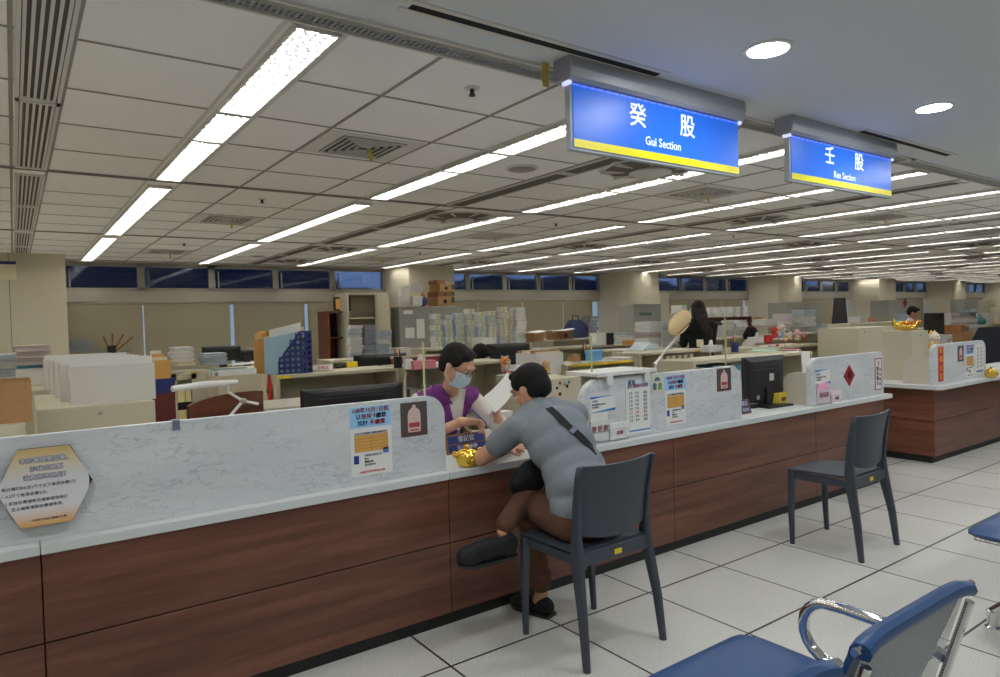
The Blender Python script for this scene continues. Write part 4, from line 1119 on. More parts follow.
# window-side low shelf with white box files
def lowshelf(label, px0, px1, py, Y, m):
    a = WY(px0, py, Y); b_ = WY(px1, py, Y); d = (a.x, b_.x, Y, Y + 0.4, (a.z + b_.z) / 2)
    return cabinet(label, d, 'open', m, shelves=2, name='low_shelf'), d
_, CAB['LW'] = lowshelf('reddish-brown window shelf with white box files right of the woman', 697, 752, 317, 10.6, BROWN_WOOD)
_, CAB['LW2'] = lowshelf('beige window shelf carrying newspapers at left', 66, 130, 354, 11.2, M['beige'])
_, CAB['LW3'] = lowshelf('low beige shelf under the tall bundled piles', 425, 532, 346, 7.0, M['beige'])
_, CAB['LW4'] = lowshelf('low beige shelf under the leaning paper piles', 330, 420, 358, 6.9, M['beige'])
_, CAB['LW5'] = lowshelf('low beige shelf in the middle under the black chair', 700, 890, 333, 7.2, M['beige'])
_, CAB['LW6'] = lowshelf('low beige shelf at right under the brown box pile', 925, 1010, 346, 4.95, M['beige'])
_, CAB['LW7'] = lowshelf('distant low shelf carrying white papers at right', 905, 1010, 326, 7.2, M['beige'])
_, CAB['LW8'] = lowshelf('low shelf carrying blue-white stacks left of the gray cabinet', 606, 700, 346.5, 7.4, M['beige'])

# desks on the staff side
def desk(label, x0, x1, y0, y1, z=0.735):
    t = thing('office_desk', label, 'desk', ((x0 + x1) / 2, (y0 + y1) / 2, 0)); hw, hd = (x1 - x0) / 2, (y1 - y0) / 2
    MB().box(-hw, hw, -hd, hd, z - 0.028, z).build('desktop', mat('desk_laminate', srgb(200, 196, 182), 0.4), t, bevel=0.004)
    for s in (-1, 1): MB().box(s * (hw - 0.02) - 0.012, s * (hw - 0.02) + 0.012, -hd + 0.04, hd - 0.04, 0, z - 0.028).build('side_panel', M['beige_dark'], t)
    MB().box(-hw + 0.04, hw - 0.04, -hd + 0.05, -hd + 0.065, 0.25, z - 0.028).build('modesty_panel', M['beige_dark'], t)
    return t
desk('beige office desk behind the left half of the long marble screen', -1.2, 1.15, 3.43, 3.58)
desk('beige office desk behind the right end of the long screen', 1.17, 1.7, 3.43, 3.75)
desk('beige office desk behind the middle marble screen', 2.6, 4.1, 3.43, 3.68)
desk('beige office desk behind the monitor gap', 4.12, 5.8, 3.43, 3.68)
desk('beige office desk behind the far counter', 7.5, 9.4, 3.42, 4.1)
desk('beige office desk before the bent clerk', 8.7, 10.4, 6.3, 6.85)
desk('beige office desk of the man at far right', 14.5, 16.5, 5.3, 5.85)

# ---- generic clutter -------------------------------------------------------------
def fitw(px, py, Y, wpx, d):
    """true width of an axis-aligned thing whose front and left side together cover wpx; and the shift of its centre"""
    a = WY(px, py, Y); kx = (PX((a.x + 0.01, a.y, a.z))[0] - PX((a.x - 0.01, a.y, a.z))[0]) / 0.02; ky = abs(PX((a.x, a.y + 0.02, a.z))[0] - PX(a)[0]) / 0.02
    w = (wpx - d * ky) / kx
    while w < 0.16 and d > 0.1: d -= 0.02; w = (wpx - d * ky) / kx
    w = max(w, 0.08)
    return w, d, Vector((d * ky / 2 / kx, 0, 0)) if a.x > 1.5 else Vector((0, 0, 0))
def scale_at(p):
    v = Vector((p[0], p[1], p[2] - CAM_H)); return v.dot(_f) / FOC
def bundle_mesh(w, d, h, seed, m, loose=0.008):
    rnd = random.Random(seed); n = max(3, int(h / 0.007)); n = min(n, 12); mb = MB(); rings = []
    for k in range(n):
        dx = rnd.uniform(-loose, loose); dy = rnd.uniform(-loose, loose)
        z0, z1 = h * k / n, h * (k + 1) / n - 0.0006
        mb.box(-w / 2 + dx, w / 2 + dx, -d / 2 + dy, d / 2 + dy, z0, z1)
    me = mb.mesh('bundle', mat=m); return me
paper_edge = {}
for nm, a, c in (('white', srgb(236, 236, 232), srgb(198, 198, 194)), ('bluish', srgb(206, 216, 222), srgb(160, 174, 186)), ('pinkish', srgb(216, 204, 200), srgb(176, 160, 160)), ('cream', srgb(224, 214, 188), srgb(190, 176, 146)), ('grey', srgb(170, 172, 178), srgb(122, 124, 134))):
    m = bpy.data.materials.new('paper_edges_' + nm); m.use_nodes = True; nt = m.node_tree; b = nt.nodes['Principled BSDF']; b.inputs['Roughness'].default_value = 0.85
    tc = nt.nodes.new('ShaderNodeTexCoord'); mp = nt.nodes.new('ShaderNodeMapping'); mp.inputs['Scale'].default_value = (2, 2, 240); n_ = nt.nodes.new('ShaderNodeTexNoise'); n_.inputs['Scale'].default_value = 1.5
    nt.links.new(tc.outputs['Object'], mp.inputs[0]); nt.links.new(mp.outputs[0], n_.inputs['Vector'])
    r_ = ramp(nt, n_.outputs['Fac'], [(0.38, c), (0.6, a)]); nt.links.new(r_.outputs[0], b.inputs['Base Color']); paper_edge[nm] = m
BM = {}
def bundle(key, w, d, h, m):
    k = (key, round(w, 2), round(d, 2), round(h, 3))
    if k not in BM: BM[k] = bundle_mesh(w, d, h, len(BM) * 7 + 1, m)
    return BM[k]
_pc = [0]
def pile(where, px, py, z, wpx, n, hpx, col='white', group=None, d=0.26, strap=False, lean=0.0, name='paper_bundle', word='paper bundle', rz=0.0, Y=None):
    """n bundles on top of one another; the foot of the pile is at picture point (px,py) on a surface at height z"""
    p = WZ(px, py, z) if Y is None else WY(px, py, Y)
    if Y is not None: z = p.z
    s = scale_at(p); h = hpx * s / n
    w, d, sh_ = fitw(px, py, p.y, wpx, d); p = p + sh_
    w = min(w, 0.42); rnd = random.Random(_pc[0]); _pc[0] += 1
    for k in range(n):
        c = col if isinstance(col, str) else rnd.choice(col)
        me = bundle(c, w, d, h * 0.94 if n > 1 else h - 0.001, paper_edge[c])
        o = bpy.data.objects.new(name, me); C.objects.link(o)
        o.location = (p.x + lean * k + rnd.uniform(-0.016, 0.016), p.y + d / 2 + rnd.uniform(-0.01, 0.01), z + 0.0005 + k * h)
        o.rotation_euler = (0, 0, rz + rnd.uniform(-0.06, 0.06))
        pos = 'only one' if n == 1 else ('lowest' if k == 0 else 'topmost' if k == n - 1 else ORD[k] + ' up')
        tag(o, ('%s %s %s' % (c, word, where)) if n == 1 else '%s %s, %s in pile %s' % (c, word.replace('paper bundle', 'bundle'), pos, where), 'papers', group or ('papers of the pile ' + where))
        if strap:
            sm = MB().box(-0.012, 0.012, -d / 2 - 0.010, -d / 2 - 0.006, 0.002, h - 0.004).ball((0.0, -d / 2 - 0.014, h * 0.5), 0.026, 0.006, 0.016, 8, 5)
            st = sm.build('tied_string', mat('yellow_string', srgb(206, 204, 150), 0.8), o)
            st.location = (rnd.uniform(-0.25, 0.25) * w, 0, 0)
    return p
def carton(name, label, px, py, z, wpx, hpx, d=0.3, m=None, rz=0.0, tape=True, Y=None, lid=False, cat='box', group=None, logo=False):
    p = WZ(px, py, z) if Y is None else WY(px, py, Y)
    s = scale_at(p); h = hpx * s; w, d, sh_ = fitw(px, py, p.y, wpx, d); p = p + sh_
    t = thing(name, label, cat, (p.x, p.y + d / 2, p.z + 0.0005), rz, group)
    m = m or M['card']
    MB().box(-w / 2, w / 2, -d / 2, d / 2, 0, h).build('body', m, t, bevel=0.003)
    if tape: MB().box(-w / 2 - 0.0008, w / 2 + 0.0008, -0.025, 0.025, h * 0.75, h + 0.0008).build('tape', mat('brown_tape', srgb(168, 132, 92), 0.35), t)
    if lid: MB().box(-w / 2 - 0.006, w / 2 + 0.006, -d / 2 - 0.006, d / 2 + 0.006, h * 0.72, h + 0.004).build('lid', m, t, bevel=0.003)
    if logo:
        MB().lathe([(h * 0.24, 0), (h * 0.24, 0.001)], 16, T=Tr(-0.02, -d / 2 - 0.0002, h * 0.45) @ Matrix.Rotation(math.pi / 2, 4, 'X')).build('round_mark', M['ink'], t)
        MB().box(w * 0.30, w / 2 - 0.004, -d / 2 - 0.001, -d / 2, h * 0.3, h * 0.9).build('green_print', mat('print_dark_green', srgb(46, 92, 62), 0.7), t)
    return t
def open_box(name, label, px, py, z, wpx, hpx, d, m, fill, fh=0.04, Y=None, fill_name='papers', cat='box', rz=0.0, nfill=6):
    p = WZ(px, py, z) if Y is None else WY(px, py, Y); s = scale_at(p); w, h = wpx * s, hpx * s; th = 0.004
    t = thing(name, label, cat, (p.x, p.y + d / 2, p.z + 0.0005), rz)
    MB().box(-w / 2, w / 2, -d / 2, -d / 2 + th, 0, h).box(-w / 2, w / 2, d / 2 - th, d / 2, 0, h).box(-w / 2, -w / 2 + th, -d / 2 + th, d / 2 - th, 0, h).box(w / 2 - th, w / 2, -d / 2 + th, d / 2 - th, 0, h).box(-w / 2 + th, w / 2 - th, -d / 2 + th, d / 2 - th, 0, th).build('body', m, t)
    rnd = random.Random(int(px * 7 + py)); fills = fill if isinstance(fill, list) else [fill]
    if nfill:
        groups_ = {}
        for k in range(nfill):
            y = -d / 2 + 0.012 + (d - 0.03) * k / max(1, nfill - 1 if nfill > 1 else 1); mm = fills[k % len(fills)]; dz = rnd.uniform(-0.012, 0.012)
            MB().box(-w / 2 + 0.008, w / 2 - 0.008 - rnd.uniform(0, 0.015), y, y + 0.006, th, h + fh + dz).build(fill_name, mm, t)
    return t
def monitor(label, px, pyb, wpx, hpx, Y, rz=0.0, stand=True, zfloor=0.735, back=True, marks=False):
    """px,pyb = lower middle of the housing in the picture at distance Y; screen looks away from us"""
    p = WY(px, pyb, Y); s = scale_at(p); h = hpx * s; w = min(0.75, fitw(px, pyb, Y, wpx, 0.04)[0])
    t = thing('monitor', label, 'monitor', (p.x, p.y, zfloor), rz)
    z = p.z - zfloor
    sg = -1 if back else 1
    MB().prism([(-w / 2, z), (w / 2, z), (w / 2, z + h), (-w / 2, z + h)], -0.004, 0.012).build('bezel', M['black'], t, bevel=0.003)
    # slightly domed rear shell
    rings = []
    for f, y in ((1.0, -0.004), (0.97, -0.018), (0.82, -0.034), (0.62, -0.042)):
        a, c = w / 2 * f, h / 2 * f; zc = z + h / 2
        rings.append([(-a, y * 1, zc - c), (a, y * 1, zc - c), (a, y * 1, zc + c), (-a, y * 1, zc + c)])
    if not back: rings = [[(x, 0.008 - yy, zz) for x, yy, zz in r] for r in rings]
    MB().loft(rings).build('rear_shell', M['black'], t, bevel=0.003)
    ys = 0.0125 if back else -0.0045
    MB().box(-w / 2 + 0.012, w / 2 - 0.012, min(ys, ys + 0.0008), max(ys, ys + 0.0008), z + 0.016, z + h - 0.012).build('screen', M['screen'], t)
    if back: MB().box(-w * 0.36, w * 0.36, -0.044, -0.040, z + h * 0.74, z + h * 0.76).build('vent_slot', mat('seam_grey', srgb(60, 62, 66), 0.5), t)
    if marks:
        MB().box(0.02, 0.075, -0.0445, -0.0425, z + h * 0.52, z + h * 0.52 + 0.055).build('asset_sticker', mat('sticker_grey', srgb(176, 178, 180), 0.6), t)
        MB().lathe([(0.018, 0), (0.018, 0.001)], 14, T=Tr(-0.12, -0.0425, z + h * 0.22) @ Matrix.Rotation(math.pi / 2, 4, 'X')).build('round_sticker', MATS['sticker_grey'], t)
    if stand:
        MB().box(-0.035, 0.035, -0.060, -0.030, 0.012, z + h * 0.4).build('stand_neck', M['black'], t, bevel=0.004)
        MB().zprism([(-0.15, -0.16), (0.15, -0.16), (0.13, 0.06), (-0.13, 0.06)], 0, 0.014).build('stand_base', M['black'], t, bevel=0.004)
    return t
def loose_paper(label, px, py, z, w, d, rz, m=None, curl=0.01, name='paper_sheet', cat='paper'):
    p = WZ(px, py, z)
    t = MB().sheet(lambda u, v: ((u - 0.5) * w, (v - 0.5) * d, 0.002 + curl * (u * u) + curl * 0.5 * math.sin(v * 3)), 6, 6, 0.0008).build(name, m or M['paper'])
    t.location = (p.x, p.y, z); t.rotation_euler = (0, 0, rz); return tag(t, label, cat)

0 and print('CABS', {k: [round(float(a), 2) for a in v] for k, v in CAB.items()})
# ================================================================== CLUTTER
# ---- left group
open_box('cardboard_box', 'open brown cardboard box at far left edge', 4, 424, 1.06, 48, 41, 0.34, M['card'], M['card_dark'], fh=-0.12, nfill=2, fill_name='inner_flap')
DOCB = [(115, 402, 74, 37, 0.13), (104, 399, 73, 36, 0.10), (98, 395.5, 72, 35, 0.09), (92, 392, 70, 33, 0.09), (82, 388, 62, 30, 0.10)]
for i, (px, py, w, h, d) in enumerate(DOCB):
    lab = ['white document box nearest the counter, in the row on the cabinet', 'second white document box in the row on the cabinet', 'third white document box in the row on the cabinet', 'fourth white document box in the row on the cabinet', 'rearmost white document box in the row on the cabinet'][i]
    p = WZ(px, py, 1.06)
    open_box('document_box', lab, px, py, 1.06, w, h, d, mat('white_box_board', srgb(210, 208, 202), 0.7), [M['paper']], fh=0.035 - 0.004 * i, nfill=4)
open_box('file_tray', 'white box of blue-spined files at left', 37, 384, 1.06, 34, 16, 0.22, M['white'], [mat('blue_files', srgb(86, 160, 190), 0.7), M['paper'], mat('blue_files_dark', srgb(60, 122, 158), 0.7)], fh=0.05, nfill=9, fill_name='file')
pile('at the far left edge', 8, 384, 1.06, 26, 4, 30, ['bluish', 'white', 'bluish'])
pile('behind the blue files at left', 34, 365, 1.06, 36, 3, 20, ['pinkish', 'white'], Y=6.3)
pile('of newspapers on the window shelf at left', 81, 352, 1.2, 26, 4, 12, ['grey'], Y=11.25, word='newspaper')
t = thing('brush_holder', 'dark cup with wooden brushes on the window shelf', 'brush holder', tuple(WY(112, 354, 11.25)))
MB().lathe([(0.05, 0), (0.055, 0.02), (0.06, 0.12), (0.055, 0.12), (0.045, 0.01)], 16).build('cup', M['black'], t, smooth=True)
for k, (a, l) in enumerate(((-0.10, 0.26), (0.02, 0.3), (0.16, 0.28), (0.28, 0.24))):
    MB().tube([(a * 0.1, 0, 0.02), (a, 0, l)], [0.008, 0.014], 6).build('brush', M['card_dark'], t)
# orange folders and maroon board
p = WY(166, 424, 4.9)
t = thing('maroon_organiser', 'maroon organiser with navy rim holding manila folders', 'organiser', (p.x, 4.9, 0.74)); s = scale_at((p.x, 4.9, 1)); w = 19 * s
zt_ = WY(166, 380, 4.9).z - 0.74
MB().box(-w / 2, w / 2, 0, 0.012, 0, zt_).box(-w / 2, w / 2, 0.26, 0.272, 0, zt_).box(-w / 2, -w / 2 + 0.01, 0.012, 0.26, 0, zt_).box(w / 2 - 0.01, w / 2, 0.012, 0.26, 0, zt_).build('body', M['maroon'], t)
MB().box(-w / 2 - 0.001, w / 2 + 0.001, -0.003, 0.001, zt_ - 0.085, zt_ + 0.01).build('navy_rim', M['navy'], t)
for k in range(4): MB().box(-w / 2 + 0.014, w / 2 - 0.016 - 0.01 * k, 0.03 + 0.05 * k, 0.04 + 0.05 * k, 0.05, zt_ + 0.13 + 0.02 * k).build('folder', [M['orange'], M['cream'], M['orange'], M['paper']][k], t)
desk('beige office desk carrying the maroon organiser', 0.70, 1.32, 4.6, 5.2)
# slot file tower at end of cabinet B
t = thing('file_tower', 'upright black slotted rack with yellow-labelled files', 'file rack', (WY(186, 425, 6.6).x, 6.60, 0)); s = scale_at((1.2, 6.6, 1)); w = 23 * s
MB().box(-w / 2, -w / 2 + 0.04, 0, 0.12, 0, 1.05).box(w / 2 - 0.04, w / 2, 0, 0.12, 0, 1.05).box(-w / 2, w / 2, 0.10, 0.12, 0, 1.05).box(-w / 2, w / 2, 0, 0.12, 1.0, 1.05).build('frame', M['beige'], t)
for z in (0.60, 0.80):
    MB().box(-w / 2 + 0.04, w / 2 - 0.04, 0.005, 0.10, z - 0.07, z - 0.01).build('slot', M['black_matte'], t)
    f = MB().box(-w / 2 + 0.045, 0.0, 0.0, 0.09, z, z + 0.13).build('file', mat('pale_yellow_file', srgb(232, 222, 160), 0.7), t); MB().box(0.008, w / 2 - 0.05, 0.0, 0.09, z, z + 0.12).build('file', MATS['pale_yellow_file'], t)
pile('on the open cabinet left of the lamp', 185, 366, 1.06, 25, 4, 19, ['cream', 'white'], Y=6.8)
pile('in front of the dark monitor at left', 215, 365, 1.06, 28, 3, 12, ['bluish', 'white'], Y=6.8)
loose_paper('loose white papers on the open cabinet at left', 243, 364, 1.062, 0.36, 0.3, 0.4)
monitor('dark wide monitor behind the cream paper pile at left', 222, 361, 40, 15, 7.5, marks=False)
monitor('second dark monitor beside it, left of blue magazine holder', 246, 361, 22, 12, 7.7)
desk('beige office desk carrying two dark monitors at left', 1.5, 3.0, 7.35, 7.95)
# box of folders
open_box('folder_box', 'beige box of coloured folders behind the lamp arm', 240, 409, 0.74, 40, 34, 0.30, mat('beige_box_board', srgb(196, 186, 158), 0.7), [M['paper'], M['teal'], mat('pink_folder', srgb(220, 160, 160), 0.7), M['paper'], mat('grey_green_folder', srgb(130, 168, 160), 0.7)], fh=0.03, Y=4.75, nfill=6, fill_name='folder')
desk('beige office desk carrying the box of coloured folders', 1.35, 2.05, 4.62, 5.15, z=WY(240, 409, 4.75).z)
# brown curved chair back behind the screen
p = WY(232, 412, 4.5)
t = thing('wooden_chair', 'brown curved wooden chair behind the long screen', 'chair', (p.x, 4.5, 0), 0.2)
MB().sheet(lambda u, v: (0.27 * math.sin((u - 0.5) * 2.2), 0.12 * math.cos((u - 0.5) * 2.2), 0.76 + v * (0.22 + 0.05 * math.sin(u * math.pi * 0.6))), 14, 5, 0.02).build('backrest', BROWN_WOOD, t, smooth=True)
MB().box(-0.22, 0.22, -0.32, 0.10, 0.43, 0.47).build('seat', BROWN_WOOD, t, bevel=0.01)
for sx_ in (-1, 1):
    MB().box(sx_ * 0.2 - 0.018, sx_ * 0.2 + 0.018, -0.30, -0.26, 0, 0.43).build('leg', BROWN_WOOD, t); MB().box(sx_ * 0.2 - 0.018, sx_ * 0.2 + 0.018, 0.05, 0.09, 0, 0.82).build('leg', BROWN_WOOD, t)
# LED desk lamp at left
a = WY(172, 389, 3.9); b_ = WY(237, 382, 4.0)
t = thing('desk_lamp', 'white bar desk lamp reaching over the long marble screen', 'lamp', (0, 0, 0))
MB().tube([a, (a + b_) / 2 + Vector((0, 0, 0.004)), b_], [0.016, 0.020, 0.014], 12).build('lamp_head', M['white'], t, smooth=True)
j1 = WY(228, 392, 4.0); j2 = WY(243, 401, 4.02); j3 = WY(228, 418, 4.0); j4 = WY(258, 404, 4.05)
MB().tube([b_ + Vector((-0.05, 0, 0)), j1, j2, j4], 0.008, 8).build('upper_arm', M['white'], t, smooth=True)
base = Vector((j3.x - 0.02, 4.02, 0.748))
MB().tube([j2, j3, base], 0.009, 8).build('lower_arm', M['white'], t, smooth=True)
MB().ball(j2, 0.022, 0.018, 0.018).build('joint', M['grey_steel'], t, smooth=True)
MB().lathe([(0.09, 0), (0.09, 0.012), (0.02, 0.02)], 24, T=Tr(base.x, base.y, 0.7355)).build('lamp_base', M['white'], t, smooth=True)
t = desk('beige office desk under the white bar lamp', 0.2, 1.95, 3.80, 4.15)
# ---- shelf C : blue magazine holder
p = WZ(297, 373.5, 1.06); s = scale_at(p)
t = thing('magazine_holder', 'navy perforated magazine holder full of folders and clear film', 'magazine holder', (p.x, p.y + 0.02, 1.0605))
w, h = 34 * s, 42 * s; d = 0.18
def holder_side(y0, y1, mb): return mb
# side plates with real round holes: outline with cut slope
for yy in (0.0, 0.20):
    mb = MB()
    outl = [(-w / 2, 0), (w / 2, 0), (w / 2, h), (w / 2 - 0.10, h), (-w / 2, h * 0.30)]
    bm = bmesh.new(); bmesh.ops.create_grid
    bm.free()
    cell = w / 6.0
    # rectangular cells each with an octagonal hole, clipped by the slope
    for i in range(6):
        for k in range(int(h / cell)):
            cx0 = -w / 2 + i * cell; cz0 = k * cell
            slope_z = h * 0.30 + (h * 0.70) * ((cx0 + cell / 2 + w / 2) / (w - 0.10))
            if cz0 + cell * 0.4 > slope_z: continue
            c = (cx0 + cell / 2, cz0 + cell / 2); n = 8; r = cell * 0.33
            sq = []
            for q in range(8):
                a_ = math.pi / 8 + q * math.pi / 4; ca, sa = math.cos(a_), math.sin(a_); k_ = cell / 2 / max(abs(ca), abs(sa)); sq.append((c[0] + ca * k_, c[1] + sa * k_))
            ci = [(c[0] + r * math.cos(math.pi / 8 + q * math.pi / 4), c[1] + r * math.sin(math.pi / 8 + q * math.pi / 4)) for q in range(8)]
            vs = [(x, yy, z) for x, z in sq] + [(x, yy, z) for x, z in ci]
            mb.add(vs, [(q, (q + 1) % 8, 8 + (q + 1) % 8, 8 + q) for q in range(8)])
            # fill the corners of the cell
            for sx_ in (-1, 1):
                for sz_ in (-1, 1):
                    cc = (c[0] + sx_ * cell / 2, yy, c[1] + sz_ * cell / 2)
                    t8 = math.tan(math.pi / 8) * cell / 2
                    mb.add([cc, (c[0] + sx_ * t8, yy, cc[2]), (cc[0], yy, c[1] + sz_ * t8)], [(0, 1, 2)])
    mb.box(w / 2 - 0.008, w / 2, yy - 0.002, yy + 0.002, 0, h).box(-w / 2, w / 2, yy - 0.002, yy + 0.002, 0, 0.012)
    mb.prism([(-w / 2, h * 0.27), (-w / 2, h * 0.33), (w / 2 - 0.10, h + 0.002), (w / 2, h + 0.002), (w / 2, h - 0.012), (w / 2 - 0.09, h - 0.014)], yy - 0.002, yy + 0.002)
    mb.build('side_plate', M['navy'], t)
MB().box(w / 2 - 0.004, w / 2, 0, 0.2, 0, h).box(-w / 2, -w / 2 + 0.004, 0, 0.2, 0, h * 0.3).box(-w / 2, w / 2, 0, 0.2, 0, 0.004).build('spine_plate', M['navy'], t)
rnd = random.Random(4)
for k, (mm, x0, x1, hh_) in enumerate([(M['clearblue'], -0.30, 0.05, 1.0), (M['clearblue'], -0.26, 0.07, 0.9), (M['green'], -0.14, 0.10, 0.72), (M['paper'], -0.22, 0.09, 1.22), (M['cream'], -0.1, 0.13, 1.12), (M['orange'], -0.36, -0.1, 0.95), (M['cream'], -0.33, -0.08, 0.98)]):
    y = 0.02 + 0.022 * k if k < 5 else 0.14 + 0.02 * (k - 5)
    MB().prism([(x0 * w / 0.34 * 1.0, 0.006), (x1 * w / 0.34, 0.006), (x1 * w / 0.34 + 0.01, h * hh_), (x0 * w / 0.34, h * hh_ * 0.86)], y, y + 0.005).build('folder', mm, t)
pq = WZ(266, 374, 1.06)
o = MB().box(-0.05, 0.05, 0, 0.2, 0, 0.10).box(-0.04, -0.03, 0.0, 0.2, 0, 0.34).box(-0.01, 0.0, 0.0, 0.2, 0, 0.36).box(0.02, 0.03, 0.0, 0.2, 0, 0.35).build('manila_folder_stand', M['orange']); o.location = (pq.x + 0.05, pq.y + 0.12, 1.0605)
tag(o, 'manila folders standing left of the navy magazine holder', 'folders')
# red ornament hanging from the left side of C
xs_ = 1.70
t = thing('red_hanging_ornament', 'red cloth diamond ornament hanging on the shelf side', 'ornament', (xs_ - 0.012, 5.62, 0.93))
MB().prism([(-0.06, 0.0), (0, 0.14), (0.06, 0.0), (0, -0.16)], -0.008, 0.008, T=Rz(math.pi / 2)).build('cloth_body', M['red'], t, bevel=0.004)
MB().ball((-0.012, 0.0, 0.0), 0.012, 0.02, 0.02).build('green_bead', mat('bead_green', srgb(70, 110, 50), 0.5), t, smooth=True)
MB().tube([(0, 0, 0.12), (0, 0, 0.135), (0.006, 0, 0.13)], 0.003, 6).build('loop', M['red'], t)
# monitor before shelf C, black wide, behind marble screen; plus another behind it
monitor('wide black monitor just behind the long marble screen', 355, 424, 104, 38, 4.3, rz=0.0)
monitor('black monitor behind the shelf with the navy holder', 381, 372, 54, 18, 6.5)
t = thing('name_plate', 'white desk name plate right of the navy magazine holder', 'name plate', tuple(WZ(323, 371, 1.061)))
MB().prism([(-0.09, 0), (0.09, 0), (0.09, 0.055), (-0.09, 0.055)], 0, 0.003).prism([(-0.09, 0), (0.09, 0), (0.09, 0.004), (-0.09, 0.004)], 0, 0.05).build('plate', M['paper'], t)
lettering(t, '承辦人', 0.035, (0, -0.002, 0.028), M['inkred'])
t = thing('stapler', 'black stapler on the shelf near the yellow label', 'stapler', tuple(WZ(343, 367.5, 1.061)), 0.3)
MB().box(-0.07, 0.07, -0.015, 0.015, 0, 0.012).build('base', M['black'], t); MB().prism([(-0.07, 0.02), (0.055, 0.045), (0.075, 0.03), (0.07, 0.018)], -0.014, 0.014).build('lever', M['black'], t, bevel=0.004)
o = MB().box(-0.05, 0.05, -0.04, 0.04, 0, 0.05).build('memo_block', M['yellow'], bevel=0.004); q = WZ(351, 367, 1.0605); o.location = q; tag(o, 'small yellow memo block beside the black stapler', 'memo block')
# ---- leaning paper piles
pile('leaning leftmost by the wooden shelf', 354, 357, 1.06, 15, 8, 32, ['white', 'bluish'], Y=6.95, lean=0.003)
pile('leaning in middle by the wooden shelf', 368, 357, 1.06, 14, 8, 32, ['bluish', 'grey'], Y=6.95, lean=0.004)
pile('leaning rightmost by the wooden shelf', 382, 358, 1.06, 16, 6, 28, ['bluish', 'white'], Y=7.0, lean=0.006)
pile('of white folders right of the leaning stacks', 398, 358, 1.06, 26, 3, 10, ['white', 'bluish'], Y=7.0)
o = thing('picture_frame', 'gold-edged picture frame on the brown display shelf', 'picture frame', (CAB['W'][0] + 0.28, CAB['W'][2] + 0.1, CAB['W'][4] + 0.001))
MB().box(-0.14, 0.14, 0, 0.02, 0, 0.22).build('frame', M['black'], o, bevel=0.003); MB().box(-0.11, 0.11, -0.002, 0.001, 0.03, 0.19).build('picture', M['softgold'], o)
# pink-magenta partition strips between
def board(label, px0, px1, py0, py1, Y, m, name='partition_board', z0=0.0):
    a = WY(px0, py0, Y); b_ = WY(px1, py1, Y)
    t = thing(name, label, 'partition', ((a.x + b_.x) / 2, Y, z0)); w = b_.x - a.x
    MB().box(-w / 2, w / 2, 0, 0.03, 0.02, a.z - z0).build('panel', m, t, bevel=0.004)
    MB().box(-w / 2 - 0.006, w / 2 + 0.006, -0.004, 0.034, a.z - z0 - 0.02, a.z - z0 + 0.004).build('top_rail', M['beige'], t)
    for s_ in (-1, 1): MB().box(s_ * (w / 2 - 0.03) - 0.02, s_ * (w / 2 - 0.03) + 0.02, -0.12, 0.15, 0, 0.02).build('foot', M['beige_dark'], t)
    return t
board('maroon low partition board left of the officer in purple', 392, 446, 357, 366, 6.3, mat('maroon_board_bright', srgb(146, 56, 78), 0.7))
# cartons at the cabinet T2
zt2 = CAB['T2'][4]; yt2 = CAB['T2'][2] + 0.04
carton('cardboard_carton', 'lower large brown carton on the grey cabinet', 441, 305.5, 0, 28, 9, Y=yt2, logo=True, d=0.34)
pT = WY(441, 296.5, yt2); carton('cardboard_carton', 'second brown carton from below on the grey cabinet', 441, 296.5, 0, 28, 5, Y=yt2, logo=True, d=0.34, m=M['card_dark'])
carton('cardboard_carton', 'third brown carton from below on the grey cabinet', 442, 291.5, 0, 26, 7.5, Y=yt2, logo=True, d=0.34)
carton('cardboard_carton', 'small topmost brown carton on the grey cabinet', 437, 284, 0, 18, 4, Y=yt2, d=0.3, m=M['card_dark'])
for i, (px, pb, w, h, l) in enumerate([(404, 305.5, 11, 5.5, 'lowest white box at the left end of the grey cabinet'), (404, 300, 11, 5, 'second white box at the left end of the grey cabinet'), (404, 295, 11, 4.5, 'upper white box at the left end of the grey cabinet'), (412, 290.5, 22, 5, 'wide white box topping the boxes on the grey cabinet'), (416, 305.5, 13, 9, 'white box with grey rim in the middle on the grey cabinet')]):
    carton('white_box', l, px, pb, 0, w, h, Y=yt2, m=M['white'], tape=False, lid=True, d=0.3)
t = thing('snack_bag', 'colourful gift bag between white boxes and cartons', 'bag', tuple(WY(425, 305.5, yt2)))
MB().ball((0, 0.06, 0.07), 0.08, 0.06, 0.085).build('bag_body', mat('bag_navy', srgb(56, 70, 120), 0.5, var=0.5, vscale=12), t, smooth=True); MB().ball((0.01, 0.06, 0.165), 0.045, 0.035, 0.05).build('tied_top', mat('bag_peach', srgb(206, 140, 100), 0.6), t, smooth=True)
# ---- the tall bundled piles
cols = [(436, 35, 7), (447.5, 34, 7), (458.5, 36, 7), (469, 40, 8), (480, 37, 8), (491.5, 38, 8), (503.5, 42, 8)]
for i, (px, h, n) in enumerate(cols):
    pile('of tied files, %s column behind the officer' % ORD[i], px, 347.5, 1.06, 11.2, n - 1, h - 1, ['bluish', 'white'], Y=7.08, strap=True, d=0.28, group='tied file bundles, %s column' % ORD[i])
pile('of untied white files, right end column', 519, 347.5, 1.06, 15, 9, 40.5, 'white', Y=7.08, d=0.28, group='white file bundles in the end column')
carton('white_box', 'white lidless carton at foot of the bundled piles', 483, 352, 1.06, 22, 14, Y=6.7, m=M['white'], tape=False, d=0.25)
desk('beige desk carrying the white carton below the bundled piles', 3.85, 5.5, 6.4, 6.9, z=1.0)
monitor('wide black monitor right of the second officer', 509, 365, 44, 22, 6.1, zfloor=0.735)
